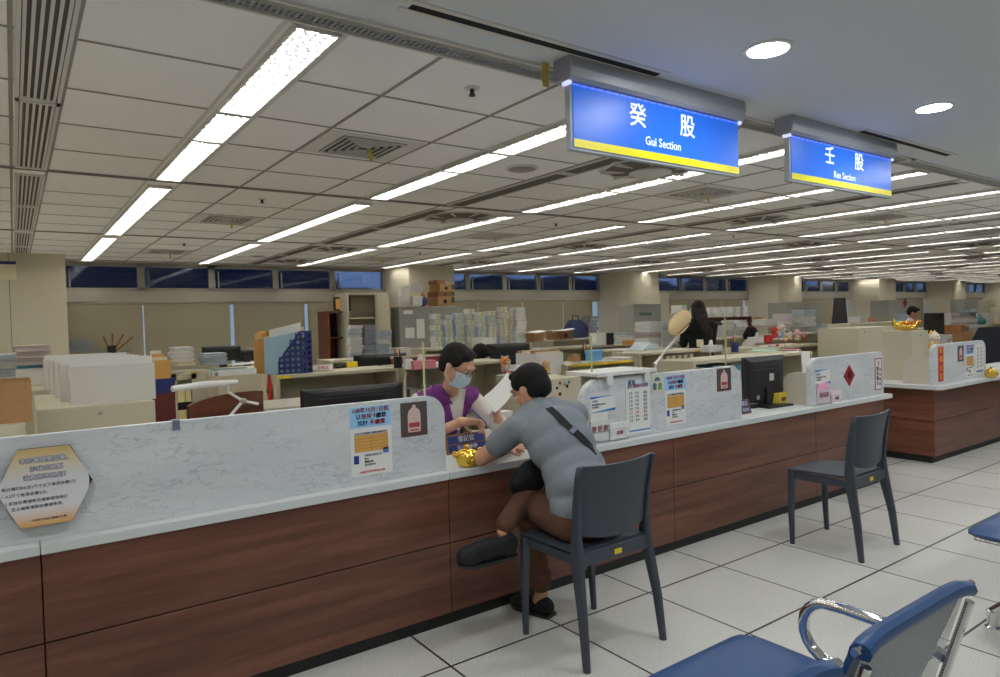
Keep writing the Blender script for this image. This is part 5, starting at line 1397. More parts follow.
# ---- middle: box with mixed things, plush, cabinet M
open_box('white_box', 'white open box of mixed things behind the customer', 550, 374, 1.02, 36, 21, 0.30, M['white'], [M['cream'], M['card'], M['paper']], fh=0.02, Y=4.9, nfill=5)
t = CAB['M']
for k, (px, py, m_, r) in enumerate(((567, 386, 'dark_void', 0.012), (569, 382, 'picture_blue', 0.011), (560, 383, 'card_dark', 0.012), (557, 388, 'black_matte', 0.010), (560, 394, 'maroon_board', 0.014))):
    q = WY(px, py, CAB['M'][2] - 0.001)
    g = thing('fridge_magnet', ['small dark round magnet', 'blue round magnet', 'brown round magnet', 'black round magnet', 'maroon round magnet'][k] + ' on the cabinet behind the customer', 'magnet', tuple(q))
    MB().lathe([(r, 0), (r, 0.004), (r * 0.7, 0.007)], 16, T=Matrix.Rotation(math.pi / 2, 4, 'X')).build('disc', MATS.get(m_) or M[m_] if m_ in MATS or m_ in M else M['black'], g, smooth=True)
def plush(label, px, py, z, hpx, mats, ears='round', Y=None, rz=0.0, cat='plush toy', name='plush_toy'):
    p = WZ(px, py, z) if Y is None else WY(px, py, Y); s = scale_at(p); h = hpx * s
    t = thing(name, label, cat, tuple(p), rz); a, b_, c = mats
    MB().ball((0, 0, h * 0.27), h * 0.22, h * 0.20, h * 0.27).build('body', a, t, smooth=True)
    MB().ball((0, -h * 0.03, h * 0.68), h * 0.27, h * 0.24, h * 0.25).build('head', b_, t, smooth=True)
    for s_ in (-1, 1):
        if ears: MB().ball((s_ * h * 0.19, 0, h * 0.90), h * 0.08, h * 0.05, h * (0.09 if ears == 'round' else 0.15)).build('ear', a, t, smooth=True)
        MB().ball((s_ * h * 0.22, -h * 0.06, h * 0.36), h * 0.08, h * 0.08, h * 0.15).build('arm', b_, t, smooth=True)
        MB().ball((s_ * h * 0.13, -h * 0.15, h * 0.07), h * 0.09, h * 0.14, h * 0.07).build('foot', c, t, smooth=True)
        MB().ball((s_ * h * 0.10, -h * 0.25, h * 0.72), h * 0.028).build('eye', M['black'], t, smooth=True)
    MB().ball((0, -h * 0.26, h * 0.62), h * 0.07, h * 0.05, h * 0.05).build('muzzle', M['paper'], t, smooth=True)
    return t
orange_pl = mat('plush_orange', srgb(222, 140, 70), 0.95, sheen=0.4); white_pl = mat('plush_white', srgb(220, 204, 190), 0.95); yel_pl = mat('plush_yellow', srgb(232, 184, 48), 0.95, sheen=0.4); red_pl = mat('plush_red', srgb(200, 66, 62), 0.95); pink_pl = mat('plush_pink', srgb(226, 170, 176), 0.95); brown_pl = mat('plush_brown', srgb(120, 72, 50), 0.95)
plush('small orange and grey plush tiger above the held paper', 505, 373, 1.06, 18, (mat('plush_grey', srgb(170, 174, 182), 0.95), orange_pl, red_pl))
_zm = WY(550, 374, 4.9).z
cabinet('narrow beige cabinet under the white open box', (3.70, 4.16, 4.84, 5.26, _zm - 0.001), 'plain')
plush('small brown-haired doll toy on the white open box', 546, 362, 1.02, 12, (brown_pl, mat('doll_skin', srgb(222, 170, 140), 0.6), brown_pl), Y=5.0, name='doll', cat='doll')
plush('small doll in yellow standing before the white open box', 546, 375, 1.02, 16, (yel_pl, MATS['doll_skin'], brown_pl), ears=None, Y=4.87, name='doll', cat='doll')
# items on D2 and D1
yd2 = CAB['D2'][2]
carton('cardboard_carton', 'left low brown carton under loose papers on the rear shelf', 534, 342, 0, 20, 9, Y=yd2 + 0.04, d=0.3)
carton('cardboard_carton', 'right low brown carton with round mark on the rear shelf', 560, 340, 0, 28, 9, Y=yd2 + 0.05, d=0.3, m=M['card_dark'], logo=True)
loose_paper('loose white papers lying on the left brown carton', 533, 333, WY(534, 333, yd2).z, 0.3, 0.24, 0.3, curl=0.02)
loose_paper('loose white papers lying on the right brown carton', 560, 331, WY(560, 331, yd2).z, 0.34, 0.24, -0.2, curl=0.02)
t = thing('cloth_bag', 'navy patterned cloth bag behind the brown cartons', 'bag', tuple(WY(579, 338, yd2 + 0.5)))
MB().loft([[(-0.15, 0, 0), (0.15, 0, 0), (0.15, 0.14, 0), (-0.15, 0.14, 0)], [(-0.17, -0.02, 0.14), (0.17, -0.02, 0.14), (0.17, 0.16, 0.14), (-0.17, 0.16, 0.14)], [(-0.12, 0.04, 0.27), (0.12, 0.04, 0.27), (0.12, 0.10, 0.27), (-0.12, 0.10, 0.27)]]).build('bag_body', mat('navy_pattern_cloth', srgb(48, 58, 96), 0.85, var=0.5, vscale=30), t, bevel=0.02, seg=3, smooth=True)
MB().tube([(-0.06, 0.07, 0.26), (-0.05, 0.07, 0.33), (0.05, 0.07, 0.33), (0.06, 0.07, 0.26)], 0.008, 6).build('strap', MATS['navy_pattern_cloth'], t)
pile('of dark grey folders right of the navy bag', 590, 337, 1.06, 16, 6, 21, 'grey', Y=yd2 + 0.5)
desk('beige desk behind the rear shelf carrying dark folders', 6.3, 8.2, 7.46, 7.85, z=1.165)
carton('white_box', 'white storage box on the rear shelf', 598, 345, 0, 17, 12, Y=yd2 + 0.03, m=M['white'], tape=False, d=0.26)
carton('black_box', 'small black box right of the white storage box', 610, 345, 0, 7, 12, Y=yd2 + 0.03, m=M['black'], tape=False, d=0.2)
pile('of blue-white papers right of the small black box', 625.5, 344.5, 1.06, 23, 4, 12, ['bluish', 'white'], Y=yd2 + 0.03)
yd1 = CAB['D1'][2]
t = carton('blue_box', 'sky-blue open-topped box on the yellow-taped shelf', 594, 361, 0, 17, 10, Y=yd1 + 0.05, m=M['sky'], tape=False, d=0.18, lid=True)
pile('of white sheets on the yellow-taped shelf', 618, 362, 1.02, 30, 2, 4, 'white', Y=yd1 + 0.05)
carton('cardboard_carton', 'small brown carton left on the yellow-taped shelf', 574, 362, 0, 11, 7, Y=yd1 + 0.06, d=0.2)
# papers pile by E1
ye1 = CAB['E1'][2]
for i, (px, w, n, h) in enumerate(((648, 28, 5, 27), (672, 25, 5, 30))):
    pile(['of pinkish bundles left of the desk lamp', 'of white bundles behind the desk lamp'][i], px, 348.5, 1.06, w, n, h, ['pinkish', 'white'] if i == 0 else ['white', 'bluish'], Y=6.2, lean=0.006)
desk('beige desk carrying the paper piles left of the lamp', 6.3, 7.9, 6.12, 6.6, z=1.03)
t = thing('book_rest', 'slanted grey-white folder lying left on the binder shelf', 'folder', tuple(WZ(652, 350, 1.0615)))
MB().prism([(-0.16, 0), (0.16, 0), (0.10, 0.06), (-0.02, 0.09)], 0, 0.24).build('folded_folder', paper_edge['bluish'], t)
# binders inside E1
rnd = random.Random(9)
for k in range(6):
    px = 662 + k * 6.0; q = WY(px, 366, ye1 + 0.03); s = scale_at(q)
    t = thing('binder', 'cream binder in the shelf under the desk lamp, %s from the left' % ORD[k], 'binder', (q.x, q.y, CAB['E1'][4] * 2 / 3 + 0.0085), group='cream binders under the desk lamp')
    hb = CAB['E1'][4] - 0.026 - CAB['E1'][4] * 2 / 3 - 0.03
    MB().box(-2.6 * s, 2.6 * s, 0, 0.26, 0, hb).build('cover', M['cream'], t, bevel=0.002)
    MB().box(-1.4 * s, 1.4 * s, -0.0015, 0, hb * 0.2, hb * 0.45).build('spine_label', M['yellow'], t)
# angled desk lamp with oval cream head
t = thing('desk_lamp', 'cream oval-headed desk lamp on a slanted white arm', 'lamp', (0, 0, 0))
YL = 3.9
hd = [WY(671, 331, YL), WY(688, 315, YL)]
c_ = (hd[0] + hd[1]) / 2; dv = (hd[1] - hd[0]); L2 = dv.length / 2 * 1.1
ang = math.atan2(dv.z, dv.x)
T_ = Matrix.Translation(c_) @ Matrix.Rotation(-ang, 4, 'Y')
MB().ball((0, 0, 0), L2 * 1.12, 0.045, L2 * 0.62, 20, 10, T=T_).build('lamp_head', mat('lamp_cream', srgb(232, 208, 158), 0.4), t, smooth=True)
MB().box(-L2 * 0.8, L2 * 0.5, -0.048, -0.04, -L2 * 0.30, -L2 * 0.26, T=T_).build('light_seam', M['card_dark'], t)
e0 = WY(679, 334, YL); e1 = WY(655, 364, YL); e2 = Vector((WY(658, 374, YL).x, YL, 0.76))
MB().tube([e0, e1], 0.011, 8).build('upper_arm', M['white'], t, smooth=True); MB().tube([e1, e2], 0.010, 8).build('lower_arm', M['white'], t, smooth=True)
MB().ball(e1, 0.02, 0.018, 0.018).build('joint', M['white'], t, smooth=True)
MB().lathe([(0.09, 0), (0.09, 0.012), (0.02, 0.02)], 24, T=Tr(e2.x, e2.y, 0.7355)).build('lamp_base', M['white'], t, smooth=True)
# white shelf riding on the middle marble screen
a = WY(574, 369, 2.80); b_ = WY(651, 363, 2.80)
t = thing('bracket_shelf', 'white shelf clamped over left end of the middle marble screen', 'shelf', (0, 0, 0))
za = 1.118
xl_, xr_ = WZ(588, 379, za + 0.02).x, WZ(652, 373.5, za + 0.02).x
MB().box(2.66, 3.15, 2.79, 3.06, za, za + 0.022).build('board', M['white'], t, bevel=0.003)
for xx in (2.76, 3.07): MB().box(xx - 0.02, xx + 0.02, 2.785, 2.80, za - 0.05, za).box(xx - 0.02, xx + 0.02, 2.80, 2.875, za - 0.012, za + 0.001).box(xx - 0.02, xx + 0.02, 2.862, 2.875, za - 0.04, za).build('clamp', M['white'], t)
# ---- counter monitor in the gap
t = monitor('black monitor turned to the public in the counter gap', 763.5, 407, 41, 51, 3.10, zfloor=ZT, marks=True, rz=-0.05)
t2 = thing('telephone_set', 'dark flat card reader box under the monitor', 'card reader', tuple(WZ(757, 408, ZT + 0.001)), 0.1)
MB().box(-0.06, 0.06, 0, 0.10, 0, 0.03).build('case', M['black'], t2, bevel=0.006); MB().box(-0.04, 0.04, 0.02, 0.06, 0.03, 0.033).build('keypad', M['grey_steel'], t2)
def plate(label, px, py, txt, w=0.2, rz=0.0, frame=M['card_dark'], txt2=None):
    t = thing('desk_name_plate', label, 'name plate', tuple(WZ(px, py, ZT + 0.001)), rz); h = 0.105
    R_ = Matrix.Rotation(-0.25, 4, 'X')
    MB().box(-w / 2, w / 2, 0, 0.012, 0, h, T=R_).build('frame', frame, t, bevel=0.003)
    MB().box(-w / 2 + 0.012, w / 2 - 0.012, -0.003, 0.001, h * 0.50, h - 0.010, T=R_).build('blue_panel', M['navy'], t); MB().box(-w / 2 + 0.012, w / 2 - 0.012, -0.003, 0.001, 0.010, h * 0.44, T=R_).build('blue_panel', M['navy'], t)
    v1 = R_ @ Vector((0, -0.0045, h * 0.70)); v2 = R_ @ Vector((0, -0.0045, h * 0.27))
    lettering(t, txt, 0.036, v1, M['paper'], rot=(math.pi / 2 - 0.25, 0, 0), bold=0.0004)
    if txt2: lettering(t, txt2, 0.026, v2, M['paper'], rot=(math.pi / 2 - 0.25, 0, 0))
    return t
plate('wood-framed blue name plate behind the gold pot', 468, 452, '書記官', 0.26, txt2='股別　承辦')
plate('blue name plates beside the counter monitor', 746.5, 414, '值日', 0.13, txt2='書記官')
q = WZ(784, 404, ZT + 0.001); t = thing('yellow_box', 'yellow printed snack box right of the counter monitor', 'box', tuple(q), 0.2)
MB().box(-0.08, 0.08, 0, 0.08, 0, 0.09).build('carton_body', mat('snack_yellow', srgb(236, 214, 70), 0.5, var=0.15, vscale=20), t, bevel=0.003); MB().box(-0.05, 0.04, -0.001, 0, 0.025, 0.055).build('brown_label', M['card_dark'], t)
# gold pot
def gold_pot(label, px, py, s_=1.0):
    q = WZ(px, py, ZT + 0.0005); t = thing('gold_pot', label, 'ornament', (q.x, q.y, q.z))
    k = s_
    MB().lathe([(0.028 * k, 0), (0.04 * k, 0.004 * k), (0.052 * k, 0.028 * k), (0.056 * k, 0.055 * k), (0.050 * k, 0.064 * k), (0.044 * k, 0.058 * k), (0.04 * k, 0.03 * k)], 28).build('bowl', M['gold'], t, smooth=True)
    MB().lathe([(0.046 * k, 0.060 * k), (0.040 * k, 0.072 * k), (0.022 * k, 0.080 * k), (0.010 * k, 0.082 * k), (0.013 * k, 0.094 * k), (0.006 * k, 0.100 * k)], 24).build('lid', M['gold'], t, smooth=True)
    for s2 in (-1, 1):
        MB().tube([(s2 * 0.052 * k, 0, 0.045 * k), (s2 * 0.070 * k, 0, 0.056 * k), (s2 * 0.070 * k, 0, 0.074 * k), (s2 * 0.056 * k, 0, 0.072 * k)], [0.008 * k, 0.008 * k, 0.007 * k, 0.003 * k], 8).build('handle', M['gold'], t, smooth=True)
    MB().ball((0, -0.054 * k, 0.032 * k), 0.016 * k, 0.006 * k, 0.013 * k).build('relief', M['gold'], t, smooth=True)
    return t
gold_pot('shiny gold lidded pot on the counter by the officer', 467.5, 466, 1.08)
gold_pot('small gold pot on the far counter at right edge', 991, 377.5, 1.1)
q = WZ(455, 448, ZT + 0.02)
t = thing('pen_tray', 'white form with a coiled pen lead beside the name plate', 'tray', (q.x, q.y, ZT + 0.001)); MB().box(-0.09, 0.06, -0.05, 0.05, 0, 0.012).build('form', M['paper'], t); MB().tube([(0.03 * math.cos(a_ * 0.6) + 0.03, 0.02 * math.sin(a_ * 0.6), 0.02) for a_ in range(11)], 0.004, 6).build('coil', M['grey_steel'], t)
for i, (px, py, rz) in enumerate(((492, 441, 0.2), (502, 432, -0.1), (485, 436, 0.5), (512, 441, 0.1))):
    loose_paper('white form on the officer\'s desk, %s of four before the customer' % ORD[i], px, py, ZT + 0.003 + 0.004 * i, 0.21, 0.29, rz)
pile('of forms beside the officer\'s left hand', 501, 424, 0.75, 22, 3, 12, 'white', Y=3.30)
# ---- documents behind the gap, toys, etc.
ye2 = CAB['E2'][2]
q = WY(789, 374, 4.0); t = thing('standing_folders', 'red and white folders standing behind the counter monitor', 'folders', (q.x, 3.9, 0.736)); s = scale_at((q.x, 3.9, 1))
for k, (x0, w_, h_, mm) in enumerate(((0.0, 0.03, 0.34, M['paper']), (0.035, 0.02, 0.35, mat('folder_red', srgb(176, 60, 58), 0.6)), (0.06, 0.03, 0.32, M['paper']), (-0.04, 0.03, 0.33, MATS['folder_red']))):
    MB().box(x0, x0 + w_, 0, 0.22, 0.0, h_).build('folder', mm, t)
q = WY(805, 372, 3.36); t = thing('document_stand', 'white printed sheets on a stand left of right marble screen', 'document stand', (q.x, 3.36, ZT + 0.001)); s = scale_at((q.x, 3.36, 1))
MB().box(-0.02, 13 * s, 0, 0.006, 0.0, WY(803, 352, 3.36).z - 0.74, T=Matrix.Rotation(-0.06, 4, 'X')).build('sheets', M['paper'], t)
MB().box(0.0, 0.16, -0.002, 0.03, 0, 0.02).build('stand', M['grey_steel'], t)
ye3 = CAB['E3'][2]; tz = CAB['E3'][4]
toys = [('small red and white plush toy on the toy shelf', 774, 340, 15, (red_pl, red_pl, white_pl), 'round'), ('small blue-white doll toy with brown hair on the toy shelf', 781, 340, 19, (mat('plush_lightblue', srgb(150, 190, 214), 0.9), white_pl, white_pl), None),
        ('small pink plush toy in the middle of the toy shelf', 790, 340, 10, (pink_pl, white_pl, pink_pl), 'round'), ('small cream plush toy in the toy row', 797, 340, 12, (white_pl, pink_pl, white_pl), 'long'), ('small yellow plush toy in the toy row', 786, 342, 8, (yel_pl, yel_pl, red_pl), 'round'), ('small red plush toy at right end of the toy row', 804, 340, 10, (red_pl, pink_pl, red_pl), 'round')]
for lab, px, py, h, ms, er in toys: plush(lab, px, py, tz, h * 0.9, ms, er, Y=ye3 + 0.12)
for k in range(5):
    q = WY(770 + k * 7.5, 345, ye3 + 0.03); o = MB().ball((0, 0, 0.012), 0.03, 0.012, 0.012, 10, 6).build('candy', [M['pink'], M['red'], M['cream'], M['pink'], M['yellow']][k], smooth=True); o.location = (q.x, q.y, tz + 0.0005)
    tag(o, 'small wrapped sweet before the toys, %s from the left' % ORD[k], 'sweet', 'wrapped sweets before the toys')
pile('of blue-white papers left of the black chair', 804, 326.5, 1.06, 24, 5, 17, ['bluish', 'white'], Y=CAB['LW5'][2] + 0.05)
pile('of papers on the low shelf behind the toys', 765, 328, 1.06, 30, 3, 9, ['white', 'pinkish'], Y=CAB['LW5'][2] + 0.05)
carton('white_box', 'pale lilac box behind the toys', 783, 327, 0, 20, 13, Y=CAB['LW5'][2] + 0.1, m=mat('lilac_box', srgb(206, 196, 204), 0.7), tape=False, d=0.25, lid=True)
carton('cardboard_carton', 'flat brown box behind the head of the bent clerk', 760, 322, 0, 14, 5, Y=CAB['LW5'][2] + 0.3, d=0.25)
pile('left of the bent clerk', 735, 330, 1.06, 26, 3, 10, ['grey', 'white'], Y=CAB['LW5'][2] + 0.04)
loose_paper('loose white sheets on the low shelf right of the woman', 722, 331, CAB['LW5'][4] + 0.002, 0.5, 0.3, 0.2)
# high-back black desk chairs
def office_chair(label, px, pyt, Y, wpx, rz=0.0, arch=True, col=None):
    p = WY(px, pyt, Y); s = scale_at(p); w = wpx * s; col = col or mat('dark_grey_mesh_cloth', srgb(58, 56, 60), 0.85)
    t = thing('office_chair', label, 'chair', (p.x, Y, 0), rz); zt = p.z
    def bk(u, v):
        a = (u - 0.5) * 2; wv = w / 2 * (1 - 0.45 * max(0, v - 0.55) ** 1.3 * 2)
        return (a * wv, -0.03 * (1 - a * a) - 0.05 * v, 0.52 + (zt - 0.52) * v)
    MB().sheet(bk, 12, 16, 0.05).build('backrest', col, t, smooth=True)
    MB().box(-w * 0.48, w * 0.48, 0.03, 0.50, 0.44, 0.52).build('seat', col, t, bevel=0.025, seg=3, smooth=True)
    MB().tube([(0, 0.26, 0.10), (0, 0.26, 0.44)], 0.028, 10).build('gas_lift', M['black'], t)
    for k in range(5):
        a = k * 2 * math.pi / 5; l = MB().tube([(0, 0.26, 0.10), (0.28 * math.cos(a), 0.26 + 0.28 * math.sin(a), 0.065)], [0.022, 0.014], 8).build('base_arm', M['black'], t)
        MB().ball((0.28 * math.cos(a), 0.26 + 0.28 * math.sin(a), 0.028), 0.028, 0.018, 0.028, 10, 6).build('caster', M['black'], l)
    for s_ in (-1, 1):
        MB().tube([(s_ * w * 0.5, 0.12, 0.46), (s_ * w * 0.56, 0.14, 0.66), (s_ * w * 0.56, 0.36, 0.68)], 0.016, 8).build('armrest', M['black'], t, smooth=True)
    return t
office_chair('tall dark arch-backed office chair in the middle distance', 839, 298, 6.6, 15, rz=-0.9)
office_chair('dark office chair behind the far counter at right edge', 995, 327, 4.1, 44, rz=-0.9, col=mat('dark_navy_cloth', srgb(44, 46, 58), 0.85))
office_chair('black office chair behind the officer at the shelf', 560, 368, 5.95, 22)
# snack box right of the arch chair and ornaments on F
q = WY(873, 322.5, 6.0)
t = thing('fruit_pack', 'clear pack of brown snacks on a distant shelf', 'food pack', tuple(q))
for k in range(6): MB().ball((-0.12 + 0.05 * k, 0.02 * (k % 2), 0.04 + 0.02 * (k % 2)), 0.036, 0.03, 0.035, 10, 6).build('snack', mat('snack_brown', srgb(190, 134, 110), 0.7), t, smooth=True)
MB().box(-0.17, 0.17, -0.05, 0.08, 0, 0.012).build('tray', M['white'], t)
pz = WY(873, 322.5, 6.0).z
cabinet('beige low cabinet carrying the snack pack', (q.x - 1.0, q.x + 1.2, 5.9, 6.3, pz - 0.001), 'plain')
pile('of white papers left of the snack pack', 856, 322.5, pz, 18, 2, 6, 'white', Y=6.0)
# gold ornaments on F
zF = 1.2355
t = thing('gold_treasure_boat', 'heap of gold lucky ornaments with a curved gold ingot on the tall cabinet', 'ornament', (7.40, 3.24, zF), -0.9)
MB().loft([[(x, y * 0.08 * sc, z + 0.0) for x, y, z in ((-0.16 + xo, -1, zo), (-0.16 + xo, 1, zo), (-0.16 + xo, 1, zo + hh_), (-0.16 + xo, -1, zo + hh_))] for xo, sc, zo, hh_ in ((0, 0.35, 0.06, 0.09), (0.05, 0.8, 0.015, 0.07), (0.16, 1.0, 0.0, 0.06), (0.27, 0.8, 0.01, 0.06), (0.33, 0.35, 0.05, 0.07))]).build('ingot_boat', M['gold'], t, bevel=0.012, seg=3, smooth=True)
rnd = random.Random(12)
for k in range(9): MB().ball((rnd.uniform(-0.06, 0.2), rnd.uniform(-0.05, 0.05), 0.075 + rnd.uniform(0, 0.03)), 0.028, 0.02, 0.02, 10, 6).build('gold_nugget', [M['gold'], mat('orange_gold', srgb(226, 132, 30), 0.3, metal=0.6)][k % 2], t, smooth=True)
MB().ball((0.08, -0.08, 0.03), 0.03, 0.01, 0.02).build('shiny_coin', M['gold'], t, smooth=True)
t.scale = (0.72, 0.8, 0.9)
plush('yellow and white plush bird behind the far marble screen', 933, 352, 1.0, 22, (yel_pl, white_pl, yel_pl), 'round', Y=3.15)
_zb = WY(933, 352, 3.15); t = thing('cream_stand', 'cream box stand under the plush bird', 'stand', (_zb.x, 3.17, ZT + 0.0005))
MB().box(-0.12, 0.12, -0.07, 0.08, 0, _zb.z - ZT - 0.002).build('box_body', M['beige'], t, bevel=0.004); MB().box(-0.122, 0.122, -0.072, 0.082, _zb.z - ZT - 0.03, _zb.z - ZT - 0.002).build('lid', M['softgold'], t)
monitor('black monitor of the man at far right', 934, 334, 17, 21, 5.4, rz=0.9, zfloor=0.735)
desk('beige office desk with the angled monitor at far right', 12.6, 14.2, 5.1, 5.75)
carton('blue_red_box', 'red-topped blue box right of the far monitor', 940, 326, 0, 9, 12, Y=7.25, m=M['navy'], tape=False, d=0.3)
y6 = CAB['LW6'][2]
carton('cardboard_carton', 'lower wide brown carton on the right shelf', 958, 345, 0, 32, 12, Y=y6 + 0.04, d=0.3)
carton('cardboard_carton', 'flat orange-brown carton on the right shelf', 955, 332.5, 0, 22, 7, Y=y6 + 0.05, d=0.28, m=mat('orange_card', srgb(196, 130, 84), 0.8))
pile('of white papers topping the brown cartons at right', 965, 325.5, 1.2, 26, 3, 9, ['white', 'pinkish'], Y=y6 + 0.06)
y7 = CAB['LW7'][2]
for i, (px, w, n, h, c) in enumerate(((903, 17, 4, 12, ['bluish', 'white']), (950, 20, 3, 12, ['white']), (968, 22, 5, 16, ['grey', 'bluish']), (985, 20, 4, 12, ['white', 'cream']), (996, 12, 5, 18, ['cream', 'pinkish']))):
    pile('on the distant right shelf, %s from the left' % ORD[i], px, 325, 1.1, w, n, h, c, Y=y7 + 0.05)
diamond(905, 303, 0.13, 'small red diamond on the distant grey cabinet at right', Y=CAB['T6'][2] - 0.002)
# white box files on the window shelf
yl = CAB['LW'][2] + 0.03
for k in range(7):
    q = WY(700 + k * 7.6, 316.5, yl); s = scale_at(q); t = thing('box_file', 'white box file on the brown window shelf, %s from the left' % ORD[k], 'box file', (q.x, yl, CAB['LW'][4] + 0.0005), group='white box files on the window shelf')
    MB().box(-3.3 * s, 3.3 * s, 0, 0.25, 0, 10 * s).build('case', M['white'], t, bevel=0.004); MB().lathe([(0.02, 0), (0.02, 0.002)], 10, T=Tr(0, -0.001, 3 * s) @ Matrix.Rotation(math.pi / 2, 4, 'X')).build('finger_ring', M['grey_steel'], t)
carton('wall_printer', 'pale printer on stand left of the woman in black', 679, 313, 0, 16, 8, Y=10.3, m=M['white'], tape=False, d=0.35, cat='printer')
cabinet('narrow beige cabinet under the pale printer', (WY(672, 313, 10.3).x, WY(687, 313, 10.3).x, 10.25, 10.7, WY(679, 313, 10.3).z), 'plain')
# machine right of the woman
q = WY(727, 345, 7.9); t = thing('photocopier', 'pale photocopier with dark lid right of the woman in black', 'photocopier', (q.x, 8.1, 0)); zt = WY(727, 322, 7.9).z
MB().box(-0.62, 0.62, -0.2, 0.35, 0.0, zt - 0.06).build('body', mat('copier_grey', srgb(196, 196, 196), 0.5), t, bevel=0.01); MB().box(-0.50, 0.10, -0.18, 0.33, zt - 0.06, zt).build('lid', M['black'], t, bevel=0.01)
MB().box(0.2, 0.5, -0.22, -0.10, zt - 0.06, zt - 0.02).build('control_panel', M['grey_steel'], t); 
for z in (0.2, 0.45, 0.7): MB().box(-0.55, 0.55, -0.206, -0.2, z, z + 0.2).build('paper_drawer', M['grey_steel'], t, bevel=0.002)
# wall sign at far left
q = WY(5, 270, 10.98); t = thing('wall_notice', 'small cream notice high on the left wall column', 'notice', (q.x + 0.0, 11.045, q.z)); MB().box(-0.12, 0.12, -0.004, 0, -0.12, 0.08).build('card', M['cream'], t); MB().box(-0.12, 0.12, -0.006, -0.003, 0.08, 0.12).build('blue_header', M['navy'], t)

# ---- smaller things on the cabinet tops
def mug(label, px, py, z, m, Y=None, s_=1.0):
    q = WZ(px, py, z) if Y is None else WY(px, py, Y); t = thing('mug', label, 'mug', (q.x, q.y, (z if Y is None else q.z) + 0.0005))
    MB().lathe([(0.032 * s_, 0), (0.038 * s_, 0.006), (0.040 * s_, 0.09 * s_), (0.036 * s_, 0.09 * s_), (0.034 * s_, 0.01)], 20).build('cup', m, t, smooth=True)
    MB().tube([(0.036 * s_, 0, 0.075 * s_), (0.062 * s_, 0, 0.065 * s_), (0.062 * s_, 0, 0.03 * s_), (0.038 * s_, 0, 0.02 * s_)], 0.006, 8).build('handle', m, t, smooth=True)
def tissue(label, px, py, z, m, Y=None):
    q = WZ(px, py, z) if Y is None else WY(px, py, Y); t = thing('tissue_box', label, 'tissue box', (q.x, q.y + 0.06, (z if Y is None else q.z) + 0.0005))
    MB().box(-0.11, 0.11, -0.06, 0.06, 0, 0.07).build('carton_body', m, t, bevel=0.003)
    MB().sheet(lambda u, v: ((u - 0.5) * 0.09 * (1 - 0.5 * v), 0.012 * math.sin(u * 9) * (1 - v), 0.07 + 0.055 * v), 10, 4, 0.001).build('tissue', M['paper'], t, smooth=True)
def pen_pot(label, px, py, z, m, Y=None):
    q = WZ(px, py, z) if Y is None else WY(px, py, Y); t = thing('pen_pot', label, 'pen pot', (q.x, q.y, (z if Y is None else q.z) + 0.0005))
    MB().lathe([(0.035, 0), (0.038, 0.004), (0.038, 0.10), (0.034, 0.10), (0.033, 0.008)], 16).build('pot', m, t, smooth=True)
    for k in range(4): MB().tube([(0.01 * (k - 1.5), 0.005, 0.01), (0.018 * (k - 1.5), 0.01 * (k % 2), 0.16 + 0.012 * (k % 3))], 0.004, 6).build('pen', [M['inkblue'], M['red'], M['yellow'], M['black']][k], t)
zc2 = 1.0605
mug('white mug on the shelf left of the purple-vested clerk', 408, 369.5, zc2, M['white'])
tissue('pink tissue box on the shelf left of the purple-vested clerk', 425, 369, zc2, mat('tissue_pink', srgb(214, 130, 140), 0.6))
pen_pot('black pen pot on the shelf behind the yellow sticker', 398, 368, zc2, M['black'])
pile('at the right end of the officer shelf', 520, 371, 1.06, 24, 2, 6, ['white', 'cream'])
tissue('white tissue box on the toy shelf left end', 762, 343, CAB['E3'][4], M['white'], Y=CAB['E3'][2] + 0.1)
mug('red mug on the toy shelf beside the tissue box', 768, 343, CAB['E3'][4], M['red'], Y=CAB['E3'][2] + 0.06)
tissue('small white box on the long shelf above the acrylic post', 716, 352, 1.0605, M['white'])
pen_pot('blue pen pot on the long shelf behind the counter monitor', 735, 352, 1.0605, M['navy'])
loose_paper('pale green sheet lying above the counter monitor', 762, 351, 1.062, 0.42, 0.25, 0.3, m=mat('pale_green_sheet', srgb(190, 216, 190), 0.8))
mug('cream mug on the binder shelf beside the woman', 700, 347, 1.0605, M['cream'])
tissue('orange tissue box on the rear shelf right end', 634, 345, 1.0605, M['orange'])
pen_pot('black pen pot on the yellow-taped shelf', 585, 360.5, 1.0205, M['black'])
for i, (px, w, n, h, c) in enumerate(((706, 20, 3, 8, ['white']), (821, 24, 3, 7, ['white', 'bluish']), (838, 18, 2, 5, ['cream', 'white']), (781, 18, 4, 9, ['pinkish', 'white']))):
    pile('of low sheets, %s along the middle shelf' % ORD[i], px, 331, 1.05, w, n, h, c, Y=CAB['LW5'][2] + 0.04)
for i, (px, w, n, h, c) in enumerate(((930, 20, 3, 8, ['white', 'cream']), (943, 18, 4, 10, ['white', 'bluish']), (992, 16, 4, 16, ['white', 'pinkish']), (978, 18, 6, 20, ['cream', 'white']))):
    pile('of sheets, %s along the right shelf' % ORD[i], px, 345, 0.85, w, n, h, c, Y=CAB['LW6'][2] + 0.04)
t = thing('teal_bag', 'dark teal cloth bag on the distant right shelf', 'bag', tuple(WY(984, 326, 7.24)))
MB().ball((0, 0.1, 0.12), 0.26, 0.12, 0.13).build('bag_body', mat('teal_cloth', srgb(60, 120, 112), 0.85), t, smooth=True); MB().tube([(-0.1, 0.1, 0.22), (-0.06, 0.1, 0.31), (0.06, 0.1, 0.31), (0.1, 0.1, 0.22)], 0.012, 6).build('strap', MATS['teal_cloth'], t)
